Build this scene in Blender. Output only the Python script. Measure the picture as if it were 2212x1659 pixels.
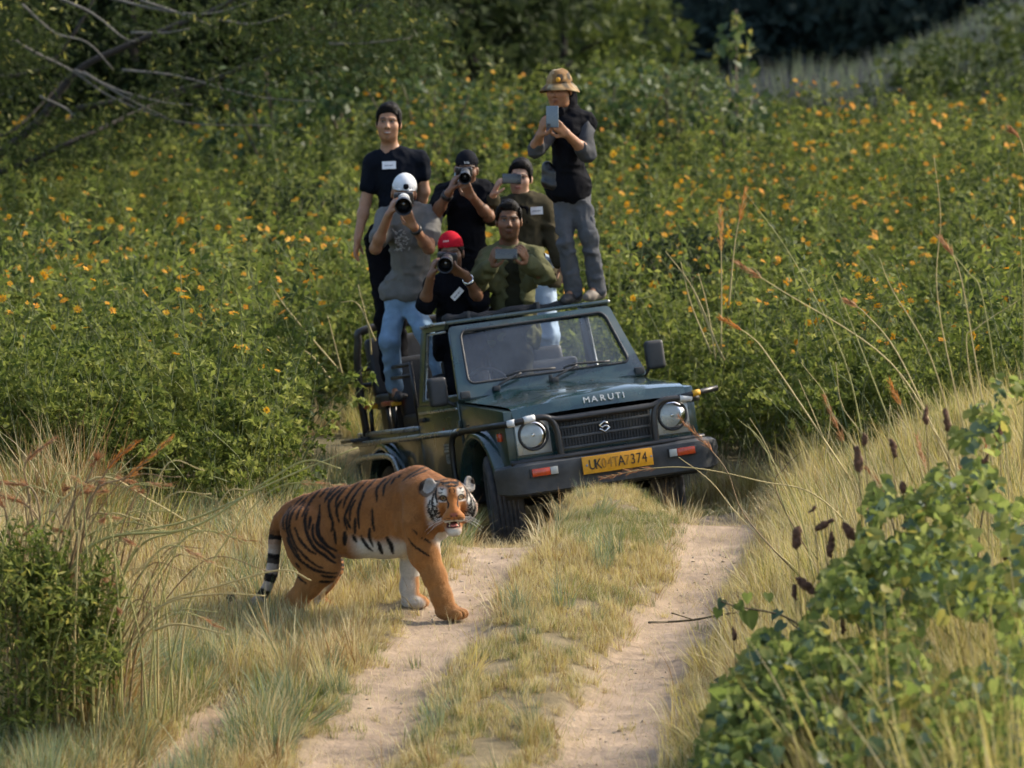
import bpy, bmesh, math, random
import numpy as np
from mathutils import Vector, Matrix, Euler
R_ = math.radians
random.seed(7)
rng = np.random.default_rng(11)
for _o in list(bpy.data.objects):
    bpy.data.objects.remove(_o)
scene = bpy.context.scene
COL = scene.collection

# ------------------------------------------------------------------ camera
FPX, CU, CV, CAMZ, PITCH = 9690.0, 1106.0, 829.5, 3.37, R_(5.0)
cam_d = bpy.data.cameras.new("camera")
cam = bpy.data.objects.new("camera", cam_d)
COL.objects.link(cam)
cam.location = (0, 0, CAMZ)
cam.rotation_euler = (R_(90) - PITCH, 0, 0)
cam_d.sensor_width = 36.0
cam_d.lens = 36.0 * FPX / 2212.0
cam_d.clip_start, cam_d.clip_end = 0.5, 3000
cam_d.dof.use_dof = True
cam_d.dof.focus_distance = 25.6
cam_d.dof.aperture_fstop = 3.5
scene.camera = cam

# ------------------------------------------------------------------ sky, sun, exposure
SUN_EL, SUN_AZ = R_(36), R_(66)          # azimuth measured clockwise from +Y (the view direction)
world = bpy.data.worlds.new("World")
scene.world = world
world.use_nodes = True
_n = world.node_tree.nodes
_bg = _n["Background"]
_sky = _n.new("ShaderNodeTexSky")
_sky.sky_type = 'NISHITA'
_sky.sun_disc = False
_sky.sun_elevation = SUN_EL
_sky.sun_rotation = SUN_AZ
_sky.air_density = 1.0
_sky.dust_density = 2.5
_sky.ozone_density = 0.6
world.node_tree.links.new(_sky.outputs[0], _bg.inputs[0])
_bg.inputs[1].default_value = 0.15
sun_d = bpy.data.lights.new("sun", 'SUN')
sun_d.energy = 3.0
sun_d.angle = R_(1.0)
sun_d.color = (1.0, 0.90, 0.74)
sun = bpy.data.objects.new("sun", sun_d)
COL.objects.link(sun)
_sd = Vector((math.sin(SUN_AZ) * math.cos(SUN_EL), math.cos(SUN_AZ) * math.cos(SUN_EL), math.sin(SUN_EL)))
sun.rotation_euler = _sd.to_track_quat('Z', 'Y').to_euler()
sun.location = _sd * 60
scene.view_settings.view_transform = 'Standard'
scene.view_settings.look = 'None'
scene.view_settings.gamma = 1.0
scene.view_settings.exposure = 0.94
scene.view_settings.use_curve_mapping = False
scene.cycles.max_bounces = 5
scene.cycles.diffuse_bounces = 2
scene.cycles.adaptive_threshold = .03
scene.cycles.transparent_max_bounces = 16
scene.cycles.sample_clamp_indirect = 6
scene.cycles.caustics_reflective = False
scene.cycles.caustics_refractive = False

# ------------------------------------------------------------------ pixels to places
CP, SP = math.cos(PITCH), math.sin(PITCH)
def c2w(xc, d, zc):
    """camera frame (right, depth, up) to world"""
    return np.array([xc, d * CP + zc * SP, CAMZ - d * SP + zc * CP])
def PX(u, v, d):
    return c2w((u - CU) / FPX * d, d, -(v - CV) / FPX * d)
C2W = Matrix(((1, 0, 0, 0), (0, CP, SP, 0), (0, -SP, CP, CAMZ), (0, 0, 0, 1)))

def unit(v): v = np.asarray(v, float); return v / (np.linalg.norm(v) + 1e-12)
def frame(f, up=(0, 0, 1)):
    """columns right, forward, up for a facing direction"""
    f = unit(f); r = unit(np.cross(f, up)); return np.stack([r, f, np.cross(r, f)], 1)

# ------------------------------------------------------------------ object helpers
def mesh_np(name, V, F, mats=None, smooth=True, fmat=None, col=None):
    """V (n,3); F list/array of faces or tuple of arrays of equal-sized faces"""
    me = bpy.data.meshes.new(name)
    V = np.asarray(V, np.float32)
    me.vertices.add(len(V)); me.vertices.foreach_set("co", V.ravel())
    blocks = F if isinstance(F, tuple) else (F,)
    loops, starts, tot = [], [], 0
    for B in blocks:
        B = np.asarray(B, np.int32)
        if len(B) == 0: continue
        k = B.shape[1]
        loops.append(B.ravel()); starts.append(tot + np.arange(len(B)) * k); tot += B.size
    loops = np.concatenate(loops); starts = np.concatenate(starts)
    me.loops.add(len(loops)); me.loops.foreach_set("vertex_index", loops.astype(np.int32))
    me.polygons.add(len(starts)); me.polygons.foreach_set("loop_start", starts.astype(np.int32))
    me.update(calc_edges=True)
    if smooth: me.polygons.foreach_set("use_smooth", np.ones(len(starts), bool))
    if fmat is not None: me.polygons.foreach_set("material_index", np.asarray(fmat, np.int32))
    for m in (mats or []): me.materials.append(m)
    if col is not None:
        a = me.color_attributes.new("Col", 'FLOAT_COLOR', 'POINT')
        c = np.ones((len(V), 4), np.float32); c[:, :3] = col
        a.data.foreach_set("color", c.ravel())
    me.validate()
    return me
def link(name, me, parent=None, loc=None):
    o = bpy.data.objects.new(name, me)
    COL.objects.link(o)
    if parent is not None: o.parent = parent
    if loc is not None: o.location = loc
    return o
def tag(o, label=None, cat=None, group=None, kind=None):
    if label: o["label"] = label
    if cat: o["category"] = cat
    if group: o["group"] = group
    if kind: o["kind"] = kind
    return o
def empty(name, loc=(0, 0, 0), parent=None):
    return link(name, None, parent, loc)
def bm_obj(name, bm, mat, parent=None, smooth=False, angle=None):
    me = bpy.data.meshes.new(name)
    bmesh.ops.recalc_face_normals(bm, faces=bm.faces)
    bm.to_mesh(me); bm.free()
    for m in (mat if isinstance(mat, (list, tuple)) else [mat]): me.materials.append(m)
    if smooth: me.polygons.foreach_set("use_smooth", np.ones(len(me.polygons), bool))
    if angle is not None:
        me.polygons.foreach_set("use_smooth", np.ones(len(me.polygons), bool))
        me.set_sharp_from_angle(angle=R_(angle))
    return link(name, me, parent)
def bm_box(bm, c, s, rot=None, bev=0.0, seg=2):
    r = bmesh.ops.create_cube(bm, size=1.0)
    vs = r["verts"]
    for v in vs: v.co = Vector((v.co.x * s[0], v.co.y * s[1], v.co.z * s[2]))
    if bev > 0:
        es = list({e for v in vs for e in v.link_edges})
        rb = bmesh.ops.bevel(bm, geom=es, offset=bev, segments=seg, affect='EDGES', profile=0.6)
        vs = list({v for f in rb["faces"] for v in f.verts} | {v for v in vs if v.is_valid})
    M = Matrix.Translation(Vector(c))
    if rot is not None: M = M @ (rot.to_4x4() if not isinstance(rot, tuple) else Euler(rot).to_matrix().to_4x4())
    for v in vs: v.co = M @ v.co
    return vs
def box(name, c, s, mat, parent=None, bev=0.01, rot=None, seg=2):
    bm = bmesh.new(); bm_box(bm, c, s, rot, bev, seg)
    return bm_obj(name, bm, mat, parent, angle=40)
def catmull(pts, n=8):
    p = [np.asarray(q, float) for q in pts]
    p = [2 * p[0] - p[1]] + p + [2 * p[-1] - p[-2]]
    out = []
    for i in range(1, len(p) - 2):
        for k in range(n):
            t = k / n
            out.append(0.5 * (2 * p[i] + (p[i + 1] - p[i - 1]) * t + (2 * p[i - 1] - 5 * p[i] + 4 * p[i + 1] - p[i + 2]) * t * t
                              + (3 * p[i] - p[i - 1] - 3 * p[i + 1] + p[i + 2]) * t ** 3))
    out.append(p[-2])
    return np.array(out)
def sweep(pts, rad, n=8, cap=True):
    """tube along pts; rad scalar or per-point -> V, quads"""
    pts = np.asarray(pts, float); m = len(pts)
    rad = np.broadcast_to(np.asarray(rad, float), (m,))
    T = np.gradient(pts, axis=0); T /= np.linalg.norm(T, axis=1)[:, None] + 1e-12
    a = np.array([0, 0, 1.0]) if abs(T[0][2]) < .9 else np.array([1.0, 0, 0])
    N = np.zeros_like(pts); N[0] = np.cross(T[0], a); N[0] /= np.linalg.norm(N[0])
    for i in range(1, m):
        v = N[i - 1] - T[i] * (N[i - 1] @ T[i]); N[i] = v / (np.linalg.norm(v) + 1e-12)
    B = np.cross(T, N)
    th = np.arange(n) * 2 * math.pi / n
    V = (pts[:, None] + rad[:, None, None] * (np.cos(th)[None, :, None] * N[:, None] + np.sin(th)[None, :, None] * B[:, None])).reshape(-1, 3)
    i = np.arange(m - 1)[:, None] * n; j = np.arange(n)[None]
    Q = np.stack([i + j, i + (j + 1) % n, i + n + (j + 1) % n, i + n + j], -1).reshape(-1, 4)
    if cap:
        V = np.vstack([V, pts[0], pts[-1]])
        a0, a1 = m * n, m * n + 1
        jj = np.arange(n)
        Tr = np.vstack([np.c_[np.full(n, a0), (jj + 1) % n, jj], np.c_[np.full(n, a1), (m - 1) * n + jj, (m - 1) * n + (jj + 1) % n]])
        return V, (Q, Tr)
    return V, (Q,)
def tube(name, pts, r, mat, parent=None, smooth_path=True, n=10, sub=6):
    p = catmull(pts, sub) if smooth_path and len(pts) > 2 else np.asarray(pts, float)
    V, F = sweep(p, r, n)
    return link(name, mesh_np(name, V, F, [mat]), parent)
def lathe(prof, n=32, axis='X'):
    """prof: list of (along axis, radius)"""
    prof = np.asarray(prof, float); m = len(prof)
    th = np.arange(n) * 2 * math.pi / n
    a = np.repeat(prof[:, 0], n); r = np.repeat(prof[:, 1], n); t = np.tile(th, m)
    c, s = r * np.cos(t), r * np.sin(t)
    V = {'X': np.c_[a, c, s], 'Y': np.c_[s, a, c], 'Z': np.c_[c, s, a]}[axis]
    i = np.arange(m - 1)[:, None] * n; j = np.arange(n)[None]
    Q = np.stack([i + j, i + (j + 1) % n, i + n + (j + 1) % n, i + n + j], -1).reshape(-1, 4)
    return V, Q
def merge(parts):
    """list of (V, F tuple) -> one"""
    Vs, Q, T, off = [], [], [], 0
    for V, F in parts:
        for B in (F if isinstance(F, tuple) else (F,)):
            B = np.asarray(B)
            if len(B) == 0: continue
            (Q if B.shape[1] == 4 else T).append(B + off)
        Vs.append(V); off += len(V)
    out = ()
    if Q: out += (np.vstack(Q),)
    if T: out += (np.vstack(T),)
    return np.vstack(Vs), out

# ------------------------------------------------------------------ materials
def _ramp(nt, fac, stops):
    r = nt.nodes.new("ShaderNodeValToRGB")
    e = r.color_ramp.elements
    while len(e) > len(stops): e.remove(e[-1])
    while len(e) < len(stops): e.new(1.0)
    for el, (p, c) in zip(e, stops):
        el.position = p; el.color = (*c, 1)
    nt.links.new(fac, r.inputs[0])
    return r.outputs[0]
def _noise(nt, scale, detail=4, coord="Object", rough=.6, stretch=None):
    tc = nt.nodes.new("ShaderNodeTexCoord")
    n = nt.nodes.new("ShaderNodeTexNoise")
    n.inputs["Scale"].default_value = scale
    n.inputs["Detail"].default_value = detail
    n.inputs["Roughness"].default_value = rough
    src = tc.outputs[coord]
    if stretch:
        mp = nt.nodes.new("ShaderNodeMapping"); mp.inputs["Scale"].default_value = stretch
        nt.links.new(src, mp.inputs[0]); src = mp.outputs[0]
    nt.links.new(src, n.inputs["Vector"])
    return n.outputs["Fac"]
def MAT(name, col, rough=.6, var=.15, scale=18, bump=0.0, bscale=None, metal=0.0, spec=.5, coat=0.0, attr=False, dust=None, stretch=None, sheen=0, trans=0, sss=0):
    m = bpy.data.materials.new(name); m.use_nodes = True
    nt = m.node_tree; p = nt.nodes["Principled BSDF"]
    f = _noise(nt, scale, stretch=stretch)
    c = np.array(col, float)
    if attr:
        at = nt.nodes.new("ShaderNodeAttribute"); at.attribute_name = "Col"
        mx = nt.nodes.new("ShaderNodeMix"); mx.data_type = 'RGBA'; mx.blend_type = 'MULTIPLY'
        mx.inputs[0].default_value = 1.0
        nt.links.new(at.outputs["Color"], mx.inputs[6])
        nt.links.new(_ramp(nt, f, [(.3, (1 - var,) * 3), (.7, (1 + var,) * 3)]), mx.inputs[7])
        cout = mx.outputs[2]
    else:
        cout = _ramp(nt, f, [(.28, tuple(np.clip(c * (1 - var), 0, 1))), (.72, tuple(np.clip(c * (1 + var), 0, 1)))])
    if dust:
        dc, amt = dust
        mx = nt.nodes.new("ShaderNodeMix"); mx.data_type = 'RGBA'
        nt.links.new(_ramp(nt, _noise(nt, 3.0, 6), [(.42, (0, 0, 0)), (.75, (amt,) * 3)]), mx.inputs[0])
        nt.links.new(cout, mx.inputs[6]); mx.inputs[7].default_value = (*dc, 1)
        cout = mx.outputs[2]
    nt.links.new(cout, p.inputs["Base Color"])
    p.inputs["Metallic"].default_value = metal
    p.inputs["Specular IOR Level"].default_value = spec
    p.inputs["Coat Weight"].default_value = coat
    p.inputs["Coat Roughness"].default_value = .08
    if sheen: p.inputs["Sheen Weight"].default_value = sheen
    if sss:
        p.inputs["Subsurface Weight"].default_value = sss
        p.inputs["Subsurface Radius"].default_value = (.012, .005, .003)
        p.inputs["Subsurface Scale"].default_value = .6
    nt.links.new(_ramp(nt, _noise(nt, scale * .4, 5), [(.3, (max(0, rough - .1),) * 3), (.7, (min(1, rough + .12),) * 3)]), p.inputs["Roughness"])
    if bump:
        b = nt.nodes.new("ShaderNodeBump"); b.inputs["Strength"].default_value = 1.0
        b.inputs["Distance"].default_value = bump
        nt.links.new(_noise(nt, bscale or scale * 3, 6, stretch=stretch), b.inputs["Height"])
        nt.links.new(b.outputs[0], p.inputs["Normal"])
    return m
def LEAF(name, stops, trans=.45, rough=.5, attr=None, spec=.3, dry=None):
    """foliage: colour varies per leaf island and per plant; part of the light passes through"""
    m = bpy.data.materials.new(name); m.use_nodes = True
    nt = m.node_tree; nt.nodes.remove(nt.nodes["Principled BSDF"])
    out = nt.nodes["Material Output"]
    ge = nt.nodes.new("ShaderNodeNewGeometry"); oi = nt.nodes.new("ShaderNodeObjectInfo")
    ad = nt.nodes.new("ShaderNodeMath"); ad.operation = 'MULTIPLY_ADD'
    nt.links.new(ge.outputs["Random Per Island"], ad.inputs[0]); ad.inputs[1].default_value = .55
    m2 = nt.nodes.new("ShaderNodeMath"); m2.operation = 'MULTIPLY'; m2.inputs[1].default_value = .45
    nt.links.new(oi.outputs["Random"], m2.inputs[0]); nt.links.new(m2.outputs[0], ad.inputs[2])
    c = _ramp(nt, ad.outputs[0], stops)
    p = nt.nodes.new("ShaderNodeBsdfPrincipled")
    nt.links.new(c, p.inputs["Base Color"]); p.inputs["Roughness"].default_value = rough
    p.inputs["Specular IOR Level"].default_value = spec
    tr = nt.nodes.new("ShaderNodeBsdfTranslucent"); nt.links.new(c, tr.inputs[0])
    mx = nt.nodes.new("ShaderNodeMixShader"); mx.inputs[0].default_value = trans
    nt.links.new(p.outputs[0], mx.inputs[1]); nt.links.new(tr.outputs[0], mx.inputs[2])
    nt.links.new(mx.outputs[0], out.inputs[0])
    return m

# ------------------------------------------------------------------ implicit surfaces (bodies, cloth, animal)
def noise3(P, s, seed=0):
    """value noise, -1..1"""
    Q = P * s + seed * 17.37
    i = np.floor(Q).astype(np.int64); f = Q - i; f = f * f * (3 - 2 * f)
    def h(a, b, c):
        n = (a * 73856093) ^ (b * 19349663) ^ (c * 83492791 + seed * 911)
        n = (n ^ (n >> 13)) * 1274126177
        return ((n ^ (n >> 16)) & 0xffff) / 32767.5 - 1
    r = 0
    for dx in (0, 1):
        for dy in (0, 1):
            for dz in (0, 1):
                w = (f[:, 0] if dx else 1 - f[:, 0]) * (f[:, 1] if dy else 1 - f[:, 1]) * (f[:, 2] if dz else 1 - f[:, 2])
                r = r + w * h(i[:, 0] + dx, i[:, 1] + dy, i[:, 2] + dz)
    return r
class SDF:
    def __init__(s, vox=.007): s.vox = vox; s.p = []
    def cap(s, a, b, ra, rb=None, k=.015, side=None, sq=1.0, op=1):
        rb = ra if rb is None else rb
        a = np.asarray(a, float); b = np.asarray(b, float)
        sd = None if side is None else np.asarray(side, float) / np.linalg.norm(side)
        m = max(ra, rb) * max(1, sq)
        s.p.append(('c', (a, b, ra, rb, sd, sq), k, op, np.minimum(a, b) - m, np.maximum(a, b) + m)); return s
    def chain(s, pts, rads, k=.015, **kw):
        for i in range(len(pts) - 1): s.cap(pts[i], pts[i + 1], rads[i], rads[i + 1], k, **kw)
        return s
    def ell(s, c, r, M=None, k=.015, op=1):
        """M columns = axes"""
        c = np.asarray(c, float); r = np.asarray(r, float)
        M = np.eye(3) if M is None else np.asarray(M, float)
        e = np.sqrt(((M * r) ** 2).sum(1))
        s.p.append(('e', (c, r, M), k, op, c - e, c + e)); return s
    def plane(s, c, n, k=.004):
        """cut away the half space along +n"""
        s.p.append(('h', (np.asarray(c, float), np.asarray(n, float) / np.linalg.norm(n)), k, -1, None, None)); return s
    @staticmethod
    def dist(t, q, X, Y, Z):
        if t == 'c':
            a, b, ra, rb, sd, sq = q
            ab = b - a; L = ab @ ab + 1e-12
            px, py, pz = X - a[0], Y - a[1], Z - a[2]
            h = np.clip((px * ab[0] + py * ab[1] + pz * ab[2]) / L, 0, 1)
            px = px - h * ab[0]; py = py - h * ab[1]; pz = pz - h * ab[2]
            if sd is not None:
                c = (px * sd[0] + py * sd[1] + pz * sd[2]) * (1 / sq - 1)
                px = px + c * sd[0]; py = py + c * sd[1]; pz = pz + c * sd[2]
            d = np.sqrt(px * px + py * py + pz * pz) - (ra + h * (rb - ra))
            return d * (min(1, sq) if sd is not None else 1)
        if t == 'e':
            c, r, M = q
            px, py, pz = X - c[0], Y - c[1], Z - c[2]
            u = [px * M[0, i] + py * M[1, i] + pz * M[2, i] for i in range(3)]
            k0 = np.sqrt(sum((u[i] / r[i]) ** 2 for i in range(3)))
            k1 = np.sqrt(sum((u[i] / r[i] ** 2) ** 2 for i in range(3))) + 1e-9
            return k0 * (k0 - 1) / k1
        c, n = q
        return -((X - c[0]) * n[0] + (Y - c[1]) * n[1] + (Z - c[2]) * n[2]) * -1
    def build(s, disp=None, smooth=1):
        v = s.vox
        lo = np.min([p[4] for p in s.p if p[3] > 0], 0) - 3 * v
        hi = np.max([p[5] for p in s.p if p[3] > 0], 0) + 3 * v
        n = np.ceil((hi - lo) / v).astype(int) + 1
        D = np.full(n, .06, np.float32)
        ax = [(lo[i] + v * np.arange(n[i])).astype(np.float32) for i in range(3)]
        for t, q, k, op, pl, ph in s.p:
            if pl is None: i0 = np.zeros(3, int); i1 = n
            else:
                m = k + 2.5 * v
                i0 = np.clip(np.floor((pl - m - lo) / v).astype(int), 0, n); i1 = np.clip(np.ceil((ph + m - lo) / v).astype(int) + 1, 0, n)
            sl = tuple(slice(i0[i], i1[i]) for i in range(3))
            if min(i1 - i0) <= 0: continue
            d = s.dist(t, q, ax[0][sl[0]][:, None, None], ax[1][sl[1]][None, :, None], ax[2][sl[2]][None, None, :]).astype(np.float32)
            A = D[sl]
            if t == 'h': D[sl] = np.maximum(A, d); continue
            if op > 0:
                h = np.maximum(k - np.abs(A - d), 0) / k
                D[sl] = np.minimum(A, d) - h * h * k * .25
            else:
                d = -d
                h = np.maximum(k - np.abs(A - d), 0) / k
                D[sl] = np.maximum(A, d) + h * h * k * .25
        if disp is not None:
            idx = np.argwhere(np.abs(D) < 3 * v)
            D[tuple(idx.T)] += disp(lo + idx * v).astype(np.float32)
        return nets(D, lo, v, smooth)
def nets(D, lo, v, smooth=1):
    S = D < 0
    c = [S[a:S.shape[0] - 1 + a, b:S.shape[1] - 1 + b, e:S.shape[2] - 1 + e] for a in (0, 1) for b in (0, 1) for e in (0, 1)]
    anyc = c[0] | c[1] | c[2] | c[3] | c[4] | c[5] | c[6] | c[7]
    allc = c[0] & c[1] & c[2] & c[3] & c[4] & c[5] & c[6] & c[7]
    act = np.argwhere(anyc & ~allc)
    idx = np.full(anyc.shape, -1, np.int32); idx[tuple(act.T)] = np.arange(len(act))
    corner = np.array([(a, b, e) for a in (0, 1) for b in (0, 1) for e in (0, 1)])
    val = np.stack([D[tuple((act + o).T)] for o in corner], 1)
    acc = np.zeros((len(act), 3)); cnt = np.zeros(len(act))
    for i in range(8):
        for j in range(i + 1, 8):
            if np.abs(corner[i] - corner[j]).sum() != 1: continue
            m = (val[:, i] < 0) != (val[:, j] < 0)
            t = val[m, i] / (val[m, i] - val[m, j])
            acc[m] += corner[i] + t[:, None] * (corner[j] - corner[i]); cnt[m] += 1
    V = lo + v * (act + acc / cnt[:, None])
    Q = []
    for axis in range(3):
        o = np.zeros(3, int); o[axis] = 1
        A = S[:-1, :, :] if axis == 0 else S[:, :-1, :] if axis == 1 else S[:, :, :-1]
        B = S[1:, :, :] if axis == 0 else S[:, 1:, :] if axis == 1 else S[:, :, 1:]
        e = np.argwhere(A != B)
        b, cc = [(1, 2), (2, 0), (0, 1)][axis]
        e = e[(e[:, b] > 0) & (e[:, cc] > 0) & (e[:, b] < idx.shape[b]) & (e[:, cc] < idx.shape[cc])]
        ob = np.zeros(3, int); ob[b] = 1; oc = np.zeros(3, int); oc[cc] = 1
        q = np.stack([idx[tuple((e - ob - oc).T)], idx[tuple((e - oc).T)], idx[tuple(e.T)], idx[tuple((e - ob).T)]], 1)
        fl = ~S[tuple(e.T)]
        q[fl] = q[fl][:, ::-1]
        Q.append(q)
    Q = np.vstack(Q); Q = Q[(Q >= 0).all(1)]
    for _ in range(smooth):
        a = np.zeros_like(V); w = np.zeros(len(V))
        for i in range(4):
            np.add.at(a, Q[:, i], V[Q[:, (i + 1) % 4]]); np.add.at(w, Q[:, i], 1)
        V = V * .5 + .5 * a / np.maximum(w, 1)[:, None]
    return V, Q

# ------------------------------------------------------------------ scattering of uncountable growth (geometry nodes)
def scatter(name, pts, rot, scl, idx, sources, parent=None):
    c = bpy.data.collections.new(name + "_kinds")
    for i, me in enumerate(sources):
        c.objects.link(bpy.data.objects.new("k%02d_%s" % (i, name), me))
    me = bpy.data.meshes.new(name)
    pts = np.asarray(pts, np.float32); n = len(pts)
    me.vertices.add(n); me.vertices.foreach_set("co", pts.ravel())
    me.attributes.new("rot", 'FLOAT_VECTOR', 'POINT').data.foreach_set("vector", np.asarray(rot, np.float32).ravel())
    me.attributes.new("scl", 'FLOAT_VECTOR', 'POINT').data.foreach_set("vector", np.asarray(scl, np.float32).ravel())
    me.attributes.new("idx", 'INT', 'POINT').data.foreach_set("value", np.asarray(idx, np.int32))
    o = link(name, me, parent)
    g = bpy.data.node_groups.new(name + "_scatter", 'GeometryNodeTree')
    g.interface.new_socket(name="Geometry", in_out='INPUT', socket_type='NodeSocketGeometry')
    g.interface.new_socket(name="Geometry", in_out='OUTPUT', socket_type='NodeSocketGeometry')
    N = g.nodes
    gi, go = N.new("NodeGroupInput"), N.new("NodeGroupOutput")
    ip = N.new("GeometryNodeInstanceOnPoints"); ci = N.new("GeometryNodeCollectionInfo")
    ci.inputs["Collection"].default_value = c
    ci.inputs["Separate Children"].default_value = True; ci.inputs["Reset Children"].default_value = True
    def na(nm, ty):
        q = N.new("GeometryNodeInputNamedAttribute"); q.data_type = ty; q.inputs["Name"].default_value = nm
        return q.outputs["Attribute"]
    e = N.new("FunctionNodeEulerToRotation")
    L = g.links.new
    L(gi.outputs[0], ip.inputs["Points"]); L(ci.outputs[0], ip.inputs["Instance"])
    ip.inputs["Pick Instance"].default_value = True
    L(na("idx", 'INT'), ip.inputs["Instance Index"])
    L(na("rot", 'FLOAT_VECTOR'), e.inputs[0]); L(e.outputs[0], ip.inputs["Rotation"])
    L(na("scl", 'FLOAT_VECTOR'), ip.inputs["Scale"])
    L(ip.outputs[0], go.inputs[0])
    md = o.modifiers.new("scatter", 'NODES'); md.node_group = g
    return o
def to3(s): return np.repeat(np.asarray(s)[:, None], 3, 1)

# ------------------------------------------------------------------ where the jeep stands (its frame: x to its left, y back from the bumper, z up)
JS = 0.95
_a, _b, _c = R_(17.4), R_(-.1), R_(-8.0)
_RJ = Matrix.Rotation(_c, 4, 'Y') @ Matrix.Rotation(_b, 4, 'X') @ Matrix.Rotation(_a, 4, 'Z')
MJ = C2W @ Matrix.Translation((.18, 30.4, -.2185)) @ _RJ @ Matrix.Scale(JS, 4) @ Matrix.Translation((0, -1.5, -.9))
def J(x, y, z): return np.array(MJ @ Vector((x, y, z)))
_wc = np.array([J(sx * .64, yy, 0) for sx in (-1, 1) for yy in (.687, 3.06)])
_A = np.c_[_wc[:, :2], np.ones(4)]
_pl = np.linalg.lstsq(_A, _wc[:, 2], rcond=None)[0]
_jc = _wc.mean(0)
_jf = (J(0, 0, 0) - J(0, 1, 0))[:2]; _jf /= np.linalg.norm(_jf)

# ------------------------------------------------------------------ terrain
_RY = np.array([5, 15, 18, 21, 22.9, 24.2, 25.3, 27, 29, 31, 34, 40, 60.])
_RX = np.array([-2, -.9, -.6, -.12, .1, .31, .486, .66, .66, .2, -.6, -2.2, -7])
_ty = np.linspace(5, 60, 400)
_tx = np.convolve(np.pad(np.interp(_ty, _RY, _RX), 8, 'edge'), np.ones(17) / 17, 'valid')
def road_x(y): return np.interp(y, _ty, _tx)
_ZY = np.array([0, 10, 21, 24, 26, 27, 27.8, 30, 34, 40, 48, 55, 65, 75, 90, 105, 130, 180, 260, 400, 3000.])
_ZZ = np.array([-1.6, -1.05, -.205, .035, .155, .19, .2, .1, .05, .3, .74, 1.15, 1.15, .6, -.4, 1.2, 7, 26, 48, 60, 60])
_zy = np.linspace(0, 300, 1501)
_zz = np.convolve(np.pad(np.interp(_zy, _ZY, _ZZ), 4, 'edge'), np.ones(9) / 9, 'valid')
def sst(t): t = np.clip(t, 0, 1); return t * t * (3 - 2 * t)
_side = np.array([PX(u, v, d)[:2] for u, v, d in ((520, 1450, 22.6), (470, 1505, 22.2), (400, 1590, 21.4), (250, 1670, 20.7), (100, 1760, 20))])
def n2(x, y, s, seed=0):
    x = np.asarray(x, float); sh = x.shape
    return noise3(np.c_[x.ravel(), np.asarray(y, float).ravel(), np.zeros(x.size)], s, seed).reshape(sh)
def seg_dist(x, y, P):
    d = np.full(np.shape(x), 1e9)
    for i in range(len(P) - 1):
        a, b = P[i], P[i + 1]; ab = b - a
        h = np.clip(((x - a[0]) * ab[0] + (y - a[1]) * ab[1]) / (ab @ ab), 0, 1)
        d = np.minimum(d, np.hypot(x - a[0] - h * ab[0], y - a[1] - h * ab[1]))
    return d
def track(x, y):
    """1 on bare wheel ruts, 0 off them"""
    dx = np.abs(x - road_x(y))
    w = .16 + .07 * n2(x, y, .8, 3) + .08 * n2(x, y, 3, 4) + .05 * n2(x, y, 9, 14)
    t = 1 - sst((np.abs(dx - .62) - w) / .16)
    t = t * (1 - sst((y - 28.2) / 1.2)) * sst((y - 8) / 4)
    t2 = (1 - sst((seg_dist(x, y, _side) - .14 - .05 * n2(x, y, 3, 9)) / .1))
    return np.maximum(t, t2)
def jeep_w(x, y):
    rx, ry = x - _jc[0], y - _jc[1]
    lf = rx * _jf[0] + ry * _jf[1]; ls = rx * _jf[1] - ry * _jf[0]
    return (1 - sst((np.abs(lf) - 1.55) / .75)) * (1 - sst((np.abs(ls) - .85) / .7))
def H(x, y):
    x = np.asarray(x, float); y = np.asarray(y, float)
    z = np.interp(y, _zy, _zz) + np.where(y > 300, np.interp(y, _ZY, _ZZ) - _zz[-1], 0)
    dx = x - road_x(y)
    near = 1 - sst((y - 27.5) / 3)
    z = z + near * (.5 * sst((dx - .9) / 1.9) + .12 * sst((-dx - 2.6) / 1.5) - .10 * sst((-dx - .75) / .5) * (1 - sst((-dx - 2.6) / 1)))
    hump = np.exp(-(dx / .34) ** 2)
    z = z + near * (.05 * hump - .0 * sst((y - 25.6) / 1.6) * np.exp(-(dx / .8) ** 4))
    z = z - .05 * track(x, y)
    z = z - .30 * sst((y - 25.9) / 2.2) * sst((-dx - .22) / .35) * sst((dx + 2.6) / 1.2) * near ** .5 - .16 * sst((y - 26.9) / 1.3) * sst((dx - .05) / .3) * (1 - sst((dx - .9) / .5)) * near
    w = jeep_w(x, y)
    pl = _pl[0] * x + _pl[1] * y + _pl[2]
    z = z * (1 - w) + pl * w
    far = sst((y - 34) / 20)
    z = z + .03 * n2(x, y, .9, 1) * near + .012 * n2(x, y, 6, 2) * near + far * .35 * n2(x, y, .12, 5)
    # the slope on the right runs on higher, the one beyond it drops to a valley before the far hill
    z = z + sst((y - 62) / 14) * (1 - sst((y - 95) / 25)) * np.clip((x - 5.5) * .45, -2.0, 6)
    z = z + sst((y - 110) / 60) * 6 * n2(x, y, .012, 6)
    return z
def grid_axis(a, b, step, lo, hi, grow=1.16):
    c = list(np.arange(a, b + 1e-6, step)); s = step
    while c[-1] < hi: s *= grow; c.append(c[-1] + s)
    s = step
    while c[0] > lo: s *= grow; c.insert(0, c[0] - s)
    return np.array(c)
_gx = grid_axis(-3.6, 3.6, .07, -1500, 1500); _gy = grid_axis(18.5, 33.5, .07, -300, 2500, 1.13)
_X, _Y = np.meshgrid(_gx, _gy, indexing='ij')
_Zt = H(_X, _Y)
_V = np.c_[_X.ravel(), _Y.ravel(), _Zt.ravel()]
_i = (np.arange(len(_gx) - 1)[:, None] * len(_gy) + np.arange(len(_gy) - 1)[None]).ravel()
_Q = np.stack([_i, _i + len(_gy), _i + len(_gy) + 1, _i + 1], 1)
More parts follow.
